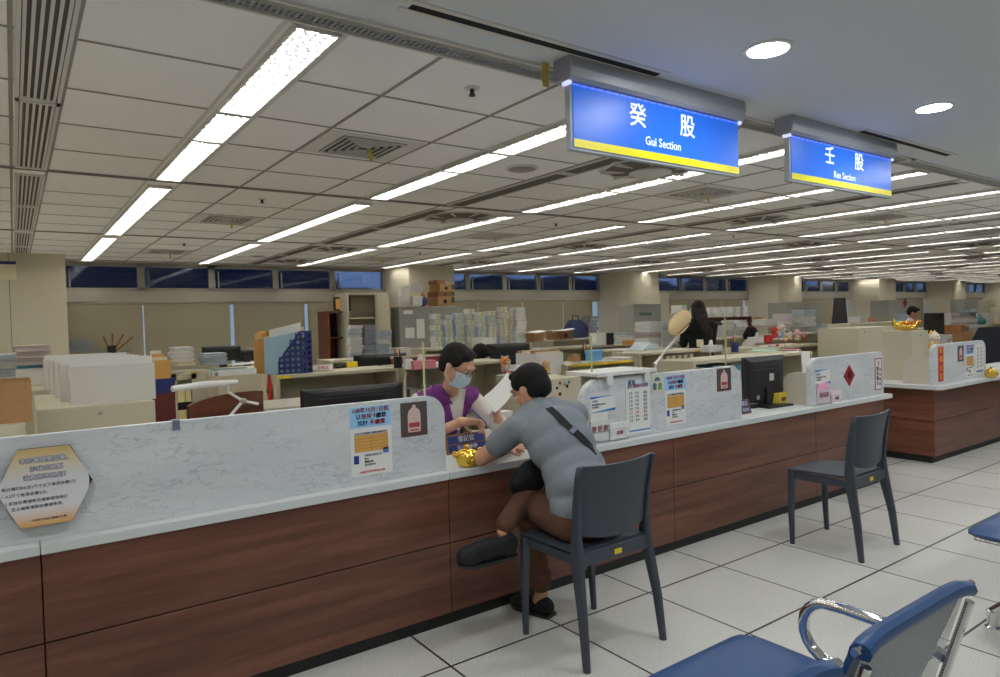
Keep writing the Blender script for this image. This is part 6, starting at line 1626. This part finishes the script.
# files standing inside the open shelves
for key, lab, n, cols_ in (('C2', 'behind the clerk in purple', 7, ['grey_steel', 'cream', 'black', 'white', 'navy']), ('C', 'under the navy magazine holder', 5, ['grey_steel', 'white', 'inner']), ('E2', 'in the long shelf behind the counter monitor', 8, ['cream', 'white', 'grey_steel', 'teal'])):
    x0, x1, y0, y1, z = CAB[key]; zs = z / 2 if key != 'E2' else z * 2 / 3
    for k in range(n):
        t = thing('box_file', 'upright file %s, %s from the left' % (lab, ORD[k]), 'file', (x0 + 0.10 + k * 0.085 + (0.3 if key == 'C' else 0.0), y0 + 0.08, zs + 0.009))
        hb = min(0.31, z - 0.026 - zs - 0.04) - 0.012 * (k % 3)
        MB().box(0, 0.072, 0, 0.26, 0, hb).build('case', M[cols_[k % len(cols_)]], t, bevel=0.003); MB().box(0.015, 0.057, -0.001, 0, hb * 0.45, hb * 0.8).build('spine_label', M['paper'], t)
# ================================================================== PEOPLE
def blob_mesh(name, items, voxel, smooth_it=4, m=None):
    mb = MB()
    for it in items:
        if it[0] == 'c':
            _, p0, r0, p1, r1 = it; p0 = Vector(p0); p1 = Vector(p1)
            n = 7; mb.tube([p0.lerp(p1, k / n) for k in range(n + 1)], [r0 + (r1 - r0) * k / n for k in range(n + 1)], 16)
            mb.ball(p0, r0, r0, r0, 16, 10); mb.ball(p1, r1, r1, r1, 16, 10)
        else:
            _, c, r, Rm = it
            T_ = Matrix.Translation(Vector(c)) @ (Rm.to_4x4() if Rm is not None else Matrix.Identity(4))
            mb.ball((0, 0, 0), r[0], r[1], r[2], 20, 14, T=T_)
    me = mb.mesh(name)
    o = bpy.data.objects.new('tmp', me); C.objects.link(o)
    md = o.modifiers.new('r', 'REMESH'); md.mode = 'VOXEL'; md.voxel_size = voxel; md.use_smooth_shade = True
    s_ = o.modifiers.new('s', 'SMOOTH'); s_.iterations = smooth_it; s_.factor = 0.5
    dg = bpy.context.evaluated_depsgraph_get(); dg.update()
    out = bpy.data.meshes.new_from_object(o.evaluated_get(dg)); out.name = name
    bpy.data.objects.remove(o); bpy.data.meshes.remove(me)
    out.materials.clear()
    if m: out.materials.append(m)
    for p in out.polygons: p.use_smooth = True
    return out
def blob(name, items, voxel, m, parent, it=4):
    o = bpy.data.objects.new(name, blob_mesh(name, items, voxel, it, m)); C.objects.link(o); o.parent = parent
    return o
def basis(fwd, up=(0, 0, 1)):
    """head frame: local +y looks along fwd, local +z up"""
    f = Vector(fwd).normalized(); u = Vector(up); r = f.cross(u).normalized(); u = r.cross(f)
    return Matrix((r, f, u)).transposed()
def hand_items(wrist, direction, palm_n, curl=0.5, side=1, s=1.0, pen=False):
    """palm, four unequal fingers with knuckle bends and a side thumb"""
    d = Vector(direction).normalized(); n = Vector(palm_n); n = (n - d * n.dot(d)).normalized(); x = d.cross(n).normalized() * side
    w = Vector(wrist); out = []
    R_ = Matrix((x, d, n)).transposed()
    out.append(('e', w + d * 0.048 * s, (0.040 * s, 0.052 * s, 0.015 * s), R_))
    out.append(('c', w - d * 0.01, 0.024 * s, w + d * 0.02 * s, 0.022 * s))
    for k, (off, L) in enumerate(((-0.030, 0.062), (-0.010, 0.074), (0.010, 0.070), (0.029, 0.054))):
        a = w + d * 0.088 * s + x * off * s
        ang = 0.0; p = a; r = 0.0088 * s
        for j, f in enumerate((0.42, 0.32, 0.26)):
            ang += curl * (0.75 if j == 0 else 0.9)
            q = p + (d * math.cos(ang) + n * math.sin(ang)) * L * f * s + x * off * 0.12 * s
            out.append(('c', p, r, q, r * 0.92)); p = q; r *= 0.92
    # thumb from the side of the palm near its base
    a = w + d * 0.028 * s - x * 0.030 * s; b_ = a + (d * 0.55 - x * 0.75 + n * 0.35 * (1 + curl)).normalized() * 0.034 * s
    c_ = b_ + (d * 0.85 - x * 0.10 + n * 0.5 * (0.5 + curl)).normalized() * 0.030 * s
    out.append(('c', a, 0.0125 * s, b_, 0.0105 * s)); out.append(('c', b_, 0.0105 * s, c_, 0.0088 * s))
    return out
def head_items(c, B, s=1.0):
    P = lambda x, y, z: Vector(c) + B @ Vector((x, y, z)) * s
    E = lambda x, y, z, a, b_, d: ('e', P(x, y, z), (a * s, b_ * s, d * s), B)
    it = [E(0, -0.012, 0.028, 0.077, 0.097, 0.088), E(0, 0.012, -0.035, 0.060, 0.072, 0.070), E(0, 0.044, -0.078, 0.034, 0.036, 0.030),
          E(0, 0.030, -0.058, 0.050, 0.050, 0.040), E(0, 0.088, 0.030, 0.050, 0.012, 0.014), E(0, 0.094, -0.018, 0.012, 0.020, 0.011), ('c', P(0, 0.084, 0.016), 0.008 * s, P(0, 0.100, -0.012), 0.012 * s),
          E(0, 0.084, -0.048, 0.026, 0.010, 0.007), E(0, 0.082, -0.060, 0.022, 0.010, 0.007)]
    for k in (-1, 1):
        it += [E(k * 0.077, -0.006, -0.008, 0.008, 0.020, 0.032), E(k * 0.042, 0.058, -0.024, 0.020, 0.020, 0.020), E(k * 0.058, -0.002, -0.042, 0.018, 0.030, 0.036)]
    return it
def head_extras(c, B, body, s=1.0, eyes=True, hair=None, style='short', mask=False, glasses=False, parent=None):
    P = lambda x, y, z: Vector(c) + B @ Vector((x, y, z)) * s
    E = lambda x, y, z, a, b_, d: ('e', P(x, y, z), (a * s, b_ * s, d * s), B)
    if eyes:
        for k in (-1, 1):
            MB().ball((0, 0, 0), 0.0135 * s, 0.006 * s, 0.006 * s, 12, 8, T=Matrix.Translation(P(k * 0.031, 0.0835, 0.008)) @ B.to_4x4()).build('eye', mat('eye_white', (0.75, 0.73, 0.7), 0.2), body, smooth=True)
            MB().ball((0, 0, 0), 0.0062 * s, 0.003 * s, 0.006 * s, 10, 6, T=Matrix.Translation(P(k * 0.031, 0.0885, 0.007)) @ B.to_4x4()).build('iris', mat('iris_dark', (0.02, 0.012, 0.01), 0.15), body, smooth=True)
            MB().tube([P(k * 0.016, 0.093, 0.026), P(k * 0.032, 0.091, 0.031), P(k * 0.050, 0.080, 0.026)], [0.003 * s, 0.004 * s, 0.002 * s], 6).build('eyebrow', hair, body, smooth=True)
    if style == 'short':
        it = [E(0, -0.022, 0.044, 0.083, 0.097, 0.086), E(0, -0.052, 0.004, 0.077, 0.064, 0.072), E(0, 0.040, 0.095, 0.058, 0.045, 0.026), E(0.03, 0.052, 0.088, 0.035, 0.034, 0.022)]
        for k in (-1, 1): it += [E(k * 0.070, 0.004, 0.045, 0.014, 0.050, 0.040), E(k * 0.058, -0.048, -0.022, 0.020, 0.036, 0.034)]
    elif style == 'bob':
        it = [E(0, -0.018, 0.042, 0.090, 0.105, 0.092), E(0, -0.050, -0.03, 0.085, 0.065, 0.100), E(0, 0.064, 0.066, 0.060, 0.030, 0.034)]
        for k in (-1, 1): it += [E(k * 0.082, -0.005, -0.03, 0.022, 0.050, 0.085)]
    else:
        it = [E(0, -0.020, 0.044, 0.090, 0.104, 0.092), E(0, -0.062, -0.08, 0.086, 0.050, 0.150), E(0, -0.085, -0.20, 0.078, 0.040, 0.120), E(0, -0.09, -0.30, 0.055, 0.030, 0.08), E(0, 0.055, 0.072, 0.058, 0.034, 0.030)]
        for k in (-1, 1): it += [E(k * 0.078, -0.025, -0.06, 0.022, 0.050, 0.130)]
    blob('hair', it, 0.007 * s, hair, parent, 3)
    if mask:
        def mk(u, v):
            a = (u - 0.5) * 2; z = -0.008 - 0.092 * v + 0.0 * a
            bulge = math.cos(a * 1.35)
            hx = 0.072 - 0.012 * v
            return P(a * hx, 0.030 + 0.078 * bulge - 0.018 * (v - 0.35) ** 2 * 4 + 0.004, z - 0.006 * (1 - abs(a)) * (v - 0.5))
        MB().sheet(mk, 16, 10, 0.002).build('face_mask', M['mask'], parent, smooth=True)
        for k in (-1, 1):
            MB().tube([P(k * 0.070, 0.032, -0.015), P(k * 0.082, 0.012, 0.008), P(k * 0.087, -0.018, -0.002), P(k * 0.084, -0.012, -0.040), P(k * 0.064, 0.030, -0.085)], 0.0016 * s, 6).build('mask_loop', M['white'], parent)
    if glasses:
        g = MB()
        for k in (-1, 1):
            pts = [P(k * 0.033 + 0.025 * math.cos(a), 0.103, 0.004 + 0.017 * math.sin(a)) for a in [i * 2 * math.pi / 18 for i in range(18)]]
            g.tube(pts, 0.0017 * s, 6, closed=True)
            g.tube([P(k * 0.058, 0.102, 0.008), P(k * 0.080, 0.05, 0.008), P(k * 0.084, -0.008, 0.006)], 0.0018 * s, 6)
        g.tube([P(-0.008, 0.103, 0.008), P(0, 0.106, 0.010), P(0.008, 0.103, 0.008)], 0.0016 * s, 6)
        g.build('glasses', M['black'], parent)
def limbs(J, rad, grow=0.0):
    return [('c', J[a], ra + grow, J[b_], rb + grow) for a, b_, ra, rb in rad]
def torso_items(J, g=0.0, sc=1.0):
    p, ch, nk = Vector(J['pelvis']), Vector(J['chest']), Vector(J['neck']); mid = Vector(J.get('waist', p.lerp(ch, 0.5)))
    sl, sr = Vector(J['sl']), Vector(J['sr']); x = (sr - sl).normalized()
    def fr(up): 
        u = up.normalized(); y = u.cross(x).normalized(); xx = y.cross(u).normalized(); return Matrix((xx, y, u)).transposed()
    it = [('e', p, (0.165 * sc + g, 0.115 * sc + g, 0.11 * sc), fr(mid - p)), ('e', p.lerp(mid, 0.55), (0.150 * sc + g, 0.105 * sc + g, 0.13), fr(mid - p)), ('e', mid, (0.148 * sc + g, 0.103 * sc + g, 0.13), fr(ch - mid)),
          ('e', mid.lerp(ch, 0.6), (0.160 * sc + g, 0.110 * sc + g, 0.13), fr(ch - mid)), ('e', ch, (0.165 * sc + g, 0.108 * sc + g, 0.12), fr(nk - ch)),
          ('c', sl.lerp(sr, 0.04), 0.056 * sc + g, sl.lerp(nk, 0.65), 0.056 * sc + g), ('c', sr.lerp(sl, 0.04), 0.056 * sc + g, sr.lerp(nk, 0.65), 0.056 * sc + g),
          ('c', ch, 0.085 * sc + g, nk, 0.052 + g * 0.6)]
    return it
def shoe(parent, heel, toe, m, w=0.046, name='shoe', up=(0, 0, 1), k=1.0):
    h, t_ = Vector(heel), Vector(toe); d = (t_ - h).normalized(); u = Vector(up); u = (u - d * u.dot(d)).normalized(); x = d.cross(u)
    R_ = Matrix((x, d, u)).transposed(); L = (t_ - h).length
    it = [('e', h + d * 0.05 + u * 0.045, (0.038, 0.055, 0.048 * k), R_), ('e', h + d * L * 0.52 + u * 0.036 * k, (0.043, L * 0.42, 0.036 * k), R_), ('e', h + d * L * 0.80 + u * 0.028 * k, (w, L * 0.22, 0.030 * k), R_)]
    s_ = blob(name, it, 0.006, m, parent, 3)
    rings = []
    sole = MB()
    def ol(z, g): return [h + d * (L * (0.02 + 0.96 * k)) + x * sg * ((0.036 + 0.014 * math.sin(min(1, k * 1.35) * math.pi * 0.5) - (0.030 * max(0, k - 0.82) / 0.18 if k > 0.82 else 0) + g)) + u * z for sg, ks in ((1, [i / 8 for i in range(9)]), (-1, [1 - i / 8 for i in range(9)])) for k in ks]
    sole.loft([ol(-0.002, 0), ol(0.016, 0.003)]).build('sole', M['black'], s_, bevel=0.002)
    return s_

# ---- the customer ---------------------------------------------------------------
cu = thing('person', 'seated man in grey T-shirt and brown trousers leaning on the counter', 'person')
J = dict(pelvis=(2.065, 2.265, 0.585), waist=(2.075, 2.345, 0.76), chest=(2.085, 2.485, 0.915), neck=(2.080, 2.60, 1.02), sl=(1.930, 2.585, 0.935), sr=(2.262, 2.53, 0.975),
         el=(1.835, 2.745, 0.785), wl=(2.045, 2.86, 0.775), er=(2.36, 2.76, 0.795), wr=(2.24, 2.90, 0.775),
         hl=(1.975, 2.26, 0.555), hr=(2.155, 2.27, 0.555), kl=(2.03, 2.64, 0.535), al=(2.075, 2.605, 0.10), kr=(2.075, 2.625, 0.640), ar=tuple(WY(506, 523, 2.50)))
HB = basis(Vector((-0.28, 0.90, -0.45))); HC = (2.085, 2.665, 1.105)
arms = [('sl', 'el', 0.046, 0.038), ('el', 'wl', 0.038, 0.025), ('sr', 'er', 0.046, 0.038), ('er', 'wr', 0.038, 0.025)]
legs = [('hl', 'kl', 0.078, 0.055), ('kl', 'al', 0.052, 0.034), ('hr', 'kr', 0.078, 0.055), ('kr', 'ar', 0.050, 0.030)]
it = head_items(HC, HB) + torso_items(J, -0.006, 1.0) + limbs(J, arms) + limbs(J, legs, -0.008)
it += [('c', J['neck'], 0.052, Vector(HC) + Vector((0.0, -0.03, -0.06)), 0.050)]
it += hand_items(J['wl'], (0.9, 0.35, 0.02), (0, 0.1, -1), 0.25, side=1) + hand_items(J['wr'], (-0.8, 0.5, 0.0), (0, 0.1, -1), 0.3, side=-1)
it += [('c', J['al'], 0.034, (2.07, 2.62, 0.06), 0.036), ('c', J['ar'], 0.030, WY(503, 532, 2.50), 0.030)]
body = blob('body', it, 0.0065, M['skin2'], cu, 3)
head_extras(HC, HB, body, hair=M['hair'], style='short', parent=cu)
# T-shirt
sh = torso_items(J, 0.012, 1.0)[1:] + [('e', (2.065, 2.262, 0.62), (0.182, 0.132, 0.10), None), ('e', (2.07, 2.285, 0.70), (0.168, 0.124, 0.12), None)]
e_l = Vector(J['sl']).lerp(Vector(J['el']), 0.52); e_r = Vector(J['sr']).lerp(Vector(J['er']), 0.52)
sh += [('c', J['sl'], 0.066, e_l, 0.064), ('c', J['sr'], 0.066, e_r, 0.064)]
shirt = blob('t_shirt', sh, 0.0075, M['tee'], cu, 14)
# trousers
tr = [('e', J['pelvis'], (0.178, 0.128, 0.10), None), ('c', J['hl'], 0.092, J['kl'], 0.070), ('c', J['kl'], 0.068, (2.072, 2.607, 0.155), 0.052), ('c', J['hr'], 0.092, J['kr'], 0.068), ('c', J['kr'], 0.066, Vector(J['kr']).lerp(Vector(J['ar']), 1.02), 0.044),
      ('e', (2.072, 2.607, 0.165), (0.058, 0.058, 0.018), None), ('e', (2.070, 2.608, 0.21), (0.060, 0.060, 0.016), None), ('c', (2.05, 2.25, 0.52), 0.075, (2.05, 2.30, 0.52), 0.075)]
blob('trousers', tr, 0.0075, M['trousers'], cu, 3)
shoe(cu, (2.085, 2.535, 0.0), (2.025, 2.785, 0.0), M['black_matte'])
shoe(cu, WY(515, 553, 2.50), WY(457, 566, 2.53), M['black_matte'], w=0.050, up=(0.15, -0.35, 1), k=1.45)
# strap across the back and bag (bag is carried: a thing of its own)
bg = thing('shoulder_bag', 'black shoulder bag in the seated man\'s lap with strap over his back', 'bag')
def back_pt(px, py, Y): return WY(px, py, Y)
def ribbon(mb, pts, w, th, nrm):
    rings = []
    pts = [Vector(p) for p in pts]
    for k, p in enumerate(pts):
        t_ = (pts[min(k + 1, len(pts) - 1)] - pts[max(k - 1, 0)]).normalized(); n = Vector(nrm[k] if isinstance(nrm, list) else nrm); n = (n - t_ * n.dot(t_)).normalized(); x = t_.cross(n)
        rings.append([p + x * w / 2, p + x * w / 2 + n * th, p - x * w / 2 + n * th, p - x * w / 2])
    return mb.loft(rings)
_bm = bmesh.new(); _bm.from_mesh(shirt.data); _bv = BVHTree.FromBMesh(_bm)
def on_cloth(px, py, lift=0.004):
    o_ = Vector((0, 0, CAM_H)); d_ = ray(px, py).normalized(); h_ = _bv.ray_cast(o_, d_)
    if h_[0] is None: h_ = _bv.find_nearest(WY(px, py, 2.4)); return h_[0] + h_[1] * lift, h_[1]
    return h_[0] + h_[1] * lift, h_[1]
pn = [on_cloth(px, py) for px, py in ((549, 409), (555, 414), (561, 420), (567, 426), (573, 431), (579, 436), (585, 442), (590, 447), (594, 452))]
# wrap round the right side towards the lap
p_end = pn[-1][0]
pts = [q[0] for q in pn] ; nn = [q[1] for q in pn]
pts = pts + [p_end + Vector((0.02, 0.08, -0.05)), Vector((2.27, 2.50, 0.70)), Vector((2.10, 2.56, 0.69))]
nn = nn + [Vector((1, 0, 0)), Vector((0.7, 0.6, 0)), Vector((0, 1, 0))]
ribbon(MB(), pts, 0.036, 0.004, nn).build('strap', M['black_matte'], bg)
q, n_ = pn[4]
dirv = (pn[5][0] - pn[3][0]).normalized(); xv = dirv.cross(n_)
ribbon(MB(), [q - dirv * 0.012, q + dirv * 0.012], 0.044, 0.008, n_).build('buckle', M['chrome'], bg)
blob('bag_body', [('e', (2.03, 2.57, 0.70), (0.13, 0.055, 0.085), None), ('e', (1.985, 2.60, 0.665), (0.085, 0.050, 0.085), None), ('c', (1.93, 2.58, 0.68), 0.045, (2.10, 2.58, 0.72), 0.04)], 0.009, M['black_matte'], bg, 4)
_bm.free()

# ---- the officer in purple ------------------------------------------------------
of = thing('person', 'masked clerk in purple vest and glasses seated behind the counter holding papers', 'person')
ox = -0.02
O = dict(pelvis=(2.13, 3.74, 0.55), waist=(2.13, 3.69, 0.74), chest=(2.12, 3.57, 0.94), neck=(2.105, 3.47, 1.045), sl=(1.925, 3.52, 0.985), sr=(2.295, 3.55, 0.985))
O.update(el=(1.845, 3.34, 0.80), wl=tuple(WY(462, 421, 3.12)), er=(2.40, 3.38, 0.80), wr=tuple(WY(497, 413, 3.22)), hl=(2.04, 3.72, 0.53), hr=(2.22, 3.72, 0.53), kl=(2.03, 3.98, 0.50), kr=(2.23, 3.98, 0.50), al=(2.03, 3.94, 0.08), ar=(2.23, 3.94, 0.08))
for a in ('kl', 'kr', 'al', 'ar'):
    x, y, z = O[a]; O[a] = (x, 3.50 if a[0] == 'k' else 3.60, z)
OB = basis(Vector((0.42, -0.80, -0.48))); OC = tuple(WY(457, 366, 3.30))
it = head_items(OC, OB) + torso_items(O, -0.008) + limbs(O, arms) + limbs(O, legs, -0.008) + [('c', O['neck'], 0.054, Vector(OC) + Vector((0, 0.03, -0.055)), 0.050)]
it += hand_items(O['wl'], (0.85, -0.25, -0.12), (0.1, -0.5, -0.85), 0.75, side=-1) + hand_items(O['wr'], (-0.25, -0.45, 0.55), (-0.7, 0.3, 0.1), 0.8, side=1)
ob = blob('body', it, 0.0065, M['skin'], of, 3)
head_extras(OC, OB, ob, hair=M['hair'], style='short', mask=True, glasses=True, parent=of)
ws = torso_items(O, 0.002)[:] ; ews = Vector(O['sl']).lerp(Vector(O['el']), 0.95); ewr = Vector(O['er']).lerp(Vector(O['wr']), 0.45)
ws += [('c', O['sl'], 0.060, ews, 0.056), ('c', O['sr'], 0.060, O['er'], 0.054), ('c', O['er'], 0.054, ewr, 0.046)]
blob('white_shirt', ws, 0.008, M['white_cloth'], of, 4)
# vest: two front halves, back, raised collar
def vest_items():
    v = []
    for it_ in torso_items(O, 0.014)[:5]: v.append(it_)
    v.append(('c', Vector(O['sl']).lerp(Vector(O['neck']), 0.10), 0.064, Vector(O['sl']).lerp(Vector(O['neck']), 0.62), 0.064)); v.append(('c', Vector(O['sr']).lerp(Vector(O['neck']), 0.10), 0.064, Vector(O['sr']).lerp(Vector(O['neck']), 0.62), 0.064))
    return v
vest_o = blob('vest', vest_items(), 0.008, M['vest'], of, 4)
# white shirt front showing in the open vest and the folded collar
vn = Vector(O['neck'])
_bm = bmesh.new(); _bm.from_mesh(vest_o.data); _bv2 = BVHTree.FromBMesh(_bm)
def on_vest(px, py, lift):
    h_ = _bv2.ray_cast(Vector((0, 0, CAM_H)), ray(px, py).normalized())
    if h_[0] is None: h_ = _bv2.find_nearest(WY(px, py, 3.44))
    return h_[0] + h_[1] * lift
def patch_px(c, lift, nu=8, nv=8):
    def f(u, v):
        x0 = c[0][0] * (1 - v) + c[3][0] * v; x1 = c[1][0] * (1 - v) + c[2][0] * v; y0 = c[0][1] * (1 - v) + c[3][1] * v; y1 = c[1][1] * (1 - v) + c[2][1] * v
        return on_vest(x0 * (1 - u) + x1 * u, y0 * (1 - u) + y1 * u, lift)
    return MB().sheet(f, nu, nv, -0.003)
patch_px([(446, 389), (466, 389), (458.5, 434), (456.5, 434)], 0.004).build('shirt_front', M['white_cloth'], of, smooth=True)
patch_px([(432, 386), (448, 390), (452, 405), (438, 400)], 0.012).build('collar', M['vest'], of, smooth=True)
patch_px([(465, 390), (480, 388), (477, 402), (464, 404)], 0.012).build('collar', M['vest'], of, smooth=True)
patch_px([(471, 408), (482, 408), (482, 421), (471, 421)], 0.006).build('pocket', M['vest'], of, smooth=True)
_bm.free()
blob('trousers', [('e', O['pelvis'], (0.17, 0.13, 0.11), None), ('c', O['hl'], 0.088, O['kl'], 0.068), ('c', O['kl'], 0.064, O['al'], 0.05), ('c', O['hr'], 0.088, O['kr'], 0.068), ('c', O['kr'], 0.064, O['ar'], 0.05)], 0.012, M['black_cloth'], of, 3)
for sx_ in (-1, 1): shoe(of, (2.13 + sx_ * 0.10, 3.66, 0.0), (2.13 + sx_ * 0.105, 3.43, 0.0), M['black_matte'])
# pen and paper held
wl = Vector(O['wl']); pn_ = thing('pen', 'dark blue pen in the masked clerk\'s right hand', 'pen'); pa = WY(476, 412, 3.06); pb = WY(487, 424, 3.02)
MB().tube([pa + Vector((-0.03, 0, 0.02)), pb], [0.0042, 0.0032], 8).build('barrel', M['inkpurple'], pn_, smooth=True)
MB().tube([pb, pb + (pb - pa).normalized() * 0.012], [0.0028, 0.0006], 8).build('tip', M['chrome'], pn_)
c4 = [WY(508, 371.5, 3.12), WY(513, 392, 3.02), WY(495, 412.5, 3.06), WY(483.5, 397, 3.16)]
def held(u, v):
    a = c4[0].lerp(c4[3], u); b_ = c4[1].lerp(c4[2], u); p = a.lerp(b_, v); return p + Vector((0.4, -0.5, 0)) * (0.018 * math.sin(u * math.pi))
t = MB().sheet(held, 8, 6, 0.0008).build('held_sheet', M['paper'], smooth=True); tag(t, 'white sheet held up by the masked clerk beside the customer\'s head', 'paper')
office_chair('office chair under the masked clerk in purple', 446, 402, 4.04, 40, rz=math.pi)

# ---- others ---------------------------------------------------------------------
def simple_person(label, head_c, fwd, top_m, skin, hair_m, style, seated=True, floor=0.0, s=1.0, mask=False, look=(0, 0, -0.25), sleeve=0.6, arm_fwd=0.30, legs_m=None):
    t = thing('person', label, 'person')
    hc = Vector(head_c); f = Vector((fwd[0], fwd[1], 0)).normalized(); r = Vector((f.y, -f.x, 0))
    nk = hc + Vector((0, 0, -0.135)) - f * 0.045; ch = nk + Vector((0, 0, -0.135)) - f * 0.02
    pz = 0.56 if seated else 0.93
    pel = Vector((ch.x, ch.y, pz)) - f * (0.06 if seated else 0.0)
    K = dict(neck=nk, chest=ch, pelvis=pel, sl=nk - r * 0.185 + Vector((0, 0, -0.065)), sr=nk + r * 0.185 + Vector((0, 0, -0.065)))
    K['el'] = K['sl'] + Vector((0, 0, -0.25)) + f * 0.10; K['er'] = K['sr'] + Vector((0, 0, -0.25)) + f * 0.10
    K['wl'] = K['el'] + f * 0.23 + r * 0.06 + Vector((0, 0, 0.04)); K['wr'] = K['er'] + f * 0.23 - r * 0.06 + Vector((0, 0, 0.04))
    K['hl'] = pel - r * 0.09; K['hr'] = pel + r * 0.09
    if seated: K['kl'] = K['hl'] + f * 0.42; K['kr'] = K['hr'] + f * 0.42; K['al'] = Vector((K['kl'].x, K['kl'].y, 0.08)); K['ar'] = Vector((K['kr'].x, K['kr'].y, 0.08))
    else: K['kl'] = K['hl'] + Vector((0, 0, -0.42)); K['kr'] = K['hr'] + Vector((0, 0, -0.42)); K['al'] = K['kl'] + Vector((0, 0, -0.42)); K['ar'] = K['kr'] + Vector((0, 0, -0.42))
    B = basis(f + Vector(look))
    it = head_items(hc, B) + torso_items(K, -0.008, 0.95) + limbs(K, arms) + limbs(K, legs, -0.006) + [('c', nk, 0.048, hc + Vector((0, 0, -0.06)) - f * 0.02, 0.046)]
    it += hand_items(K['wl'], f, (0, 0, -1), 0.4, side=1) + hand_items(K['wr'], f, (0, 0, -1), 0.4, side=-1)
    bd = blob('body', it, 0.009, skin, t, 3)
    head_extras(hc, B, bd, hair=hair_m, style=style, mask=mask, parent=t)
    sv = torso_items(K, 0.008, 0.96) + [('c', K['sl'], 0.058, K['sl'].lerp(K['el'], sleeve), 0.056), ('c', K['sr'], 0.058, K['sr'].lerp(K['er'], sleeve), 0.056)]
    blob('top', sv, 0.010, top_m, t, 3)
    lm = legs_m or M['black_cloth']
    blob('trousers', [('e', pel, (0.165, 0.13, 0.10), Matrix((r, f, Vector((0, 0, 1)))).transposed()), ('c', K['hl'], 0.086, K['kl'], 0.066), ('c', K['kl'], 0.062, K['al'], 0.046), ('c', K['hr'], 0.086, K['kr'], 0.066), ('c', K['kr'], 0.062, K['ar'], 0.046)], 0.013, lm, t, 3)
    for a in ('al', 'ar'):
        q = Vector((K[a].x, K[a].y, 0.0)); shoe(t, q - f * 0.06, q + f * 0.19, M['black_matte'])
    return t
simple_person('woman in black with long dark hair standing with her back turned', WY(698, 311, 5.75), (0.55, 0.83), M['black_cloth'], M['skin'], M['hair_br'], 'long', seated=False, look=(0, 0, -0.5), sleeve=0.9)
simple_person('clerk with dark hair and mask behind the purple-vested clerk', WY(481, 356, 6.15), (0.5, -0.85), M['white_cloth'], M['skin'], M['hair'], 'bob', mask=True, look=(0, 0, -0.6))
simple_person('man in pale grey shirt with glasses bent over a desk at far right', WY(913, 313, 6.0), (0.45, -0.9), M['grey_cloth'], M['skin2'], M['hair'], 'short', look=(0, 0, -0.4))
simple_person('dark-haired clerk bent low behind papers near the photocopier', WY(751, 334, 7.0), (0.8, -0.6), M['white_cloth'], M['skin'], M['hair'], 'bob', look=(0, 0, -0.7))
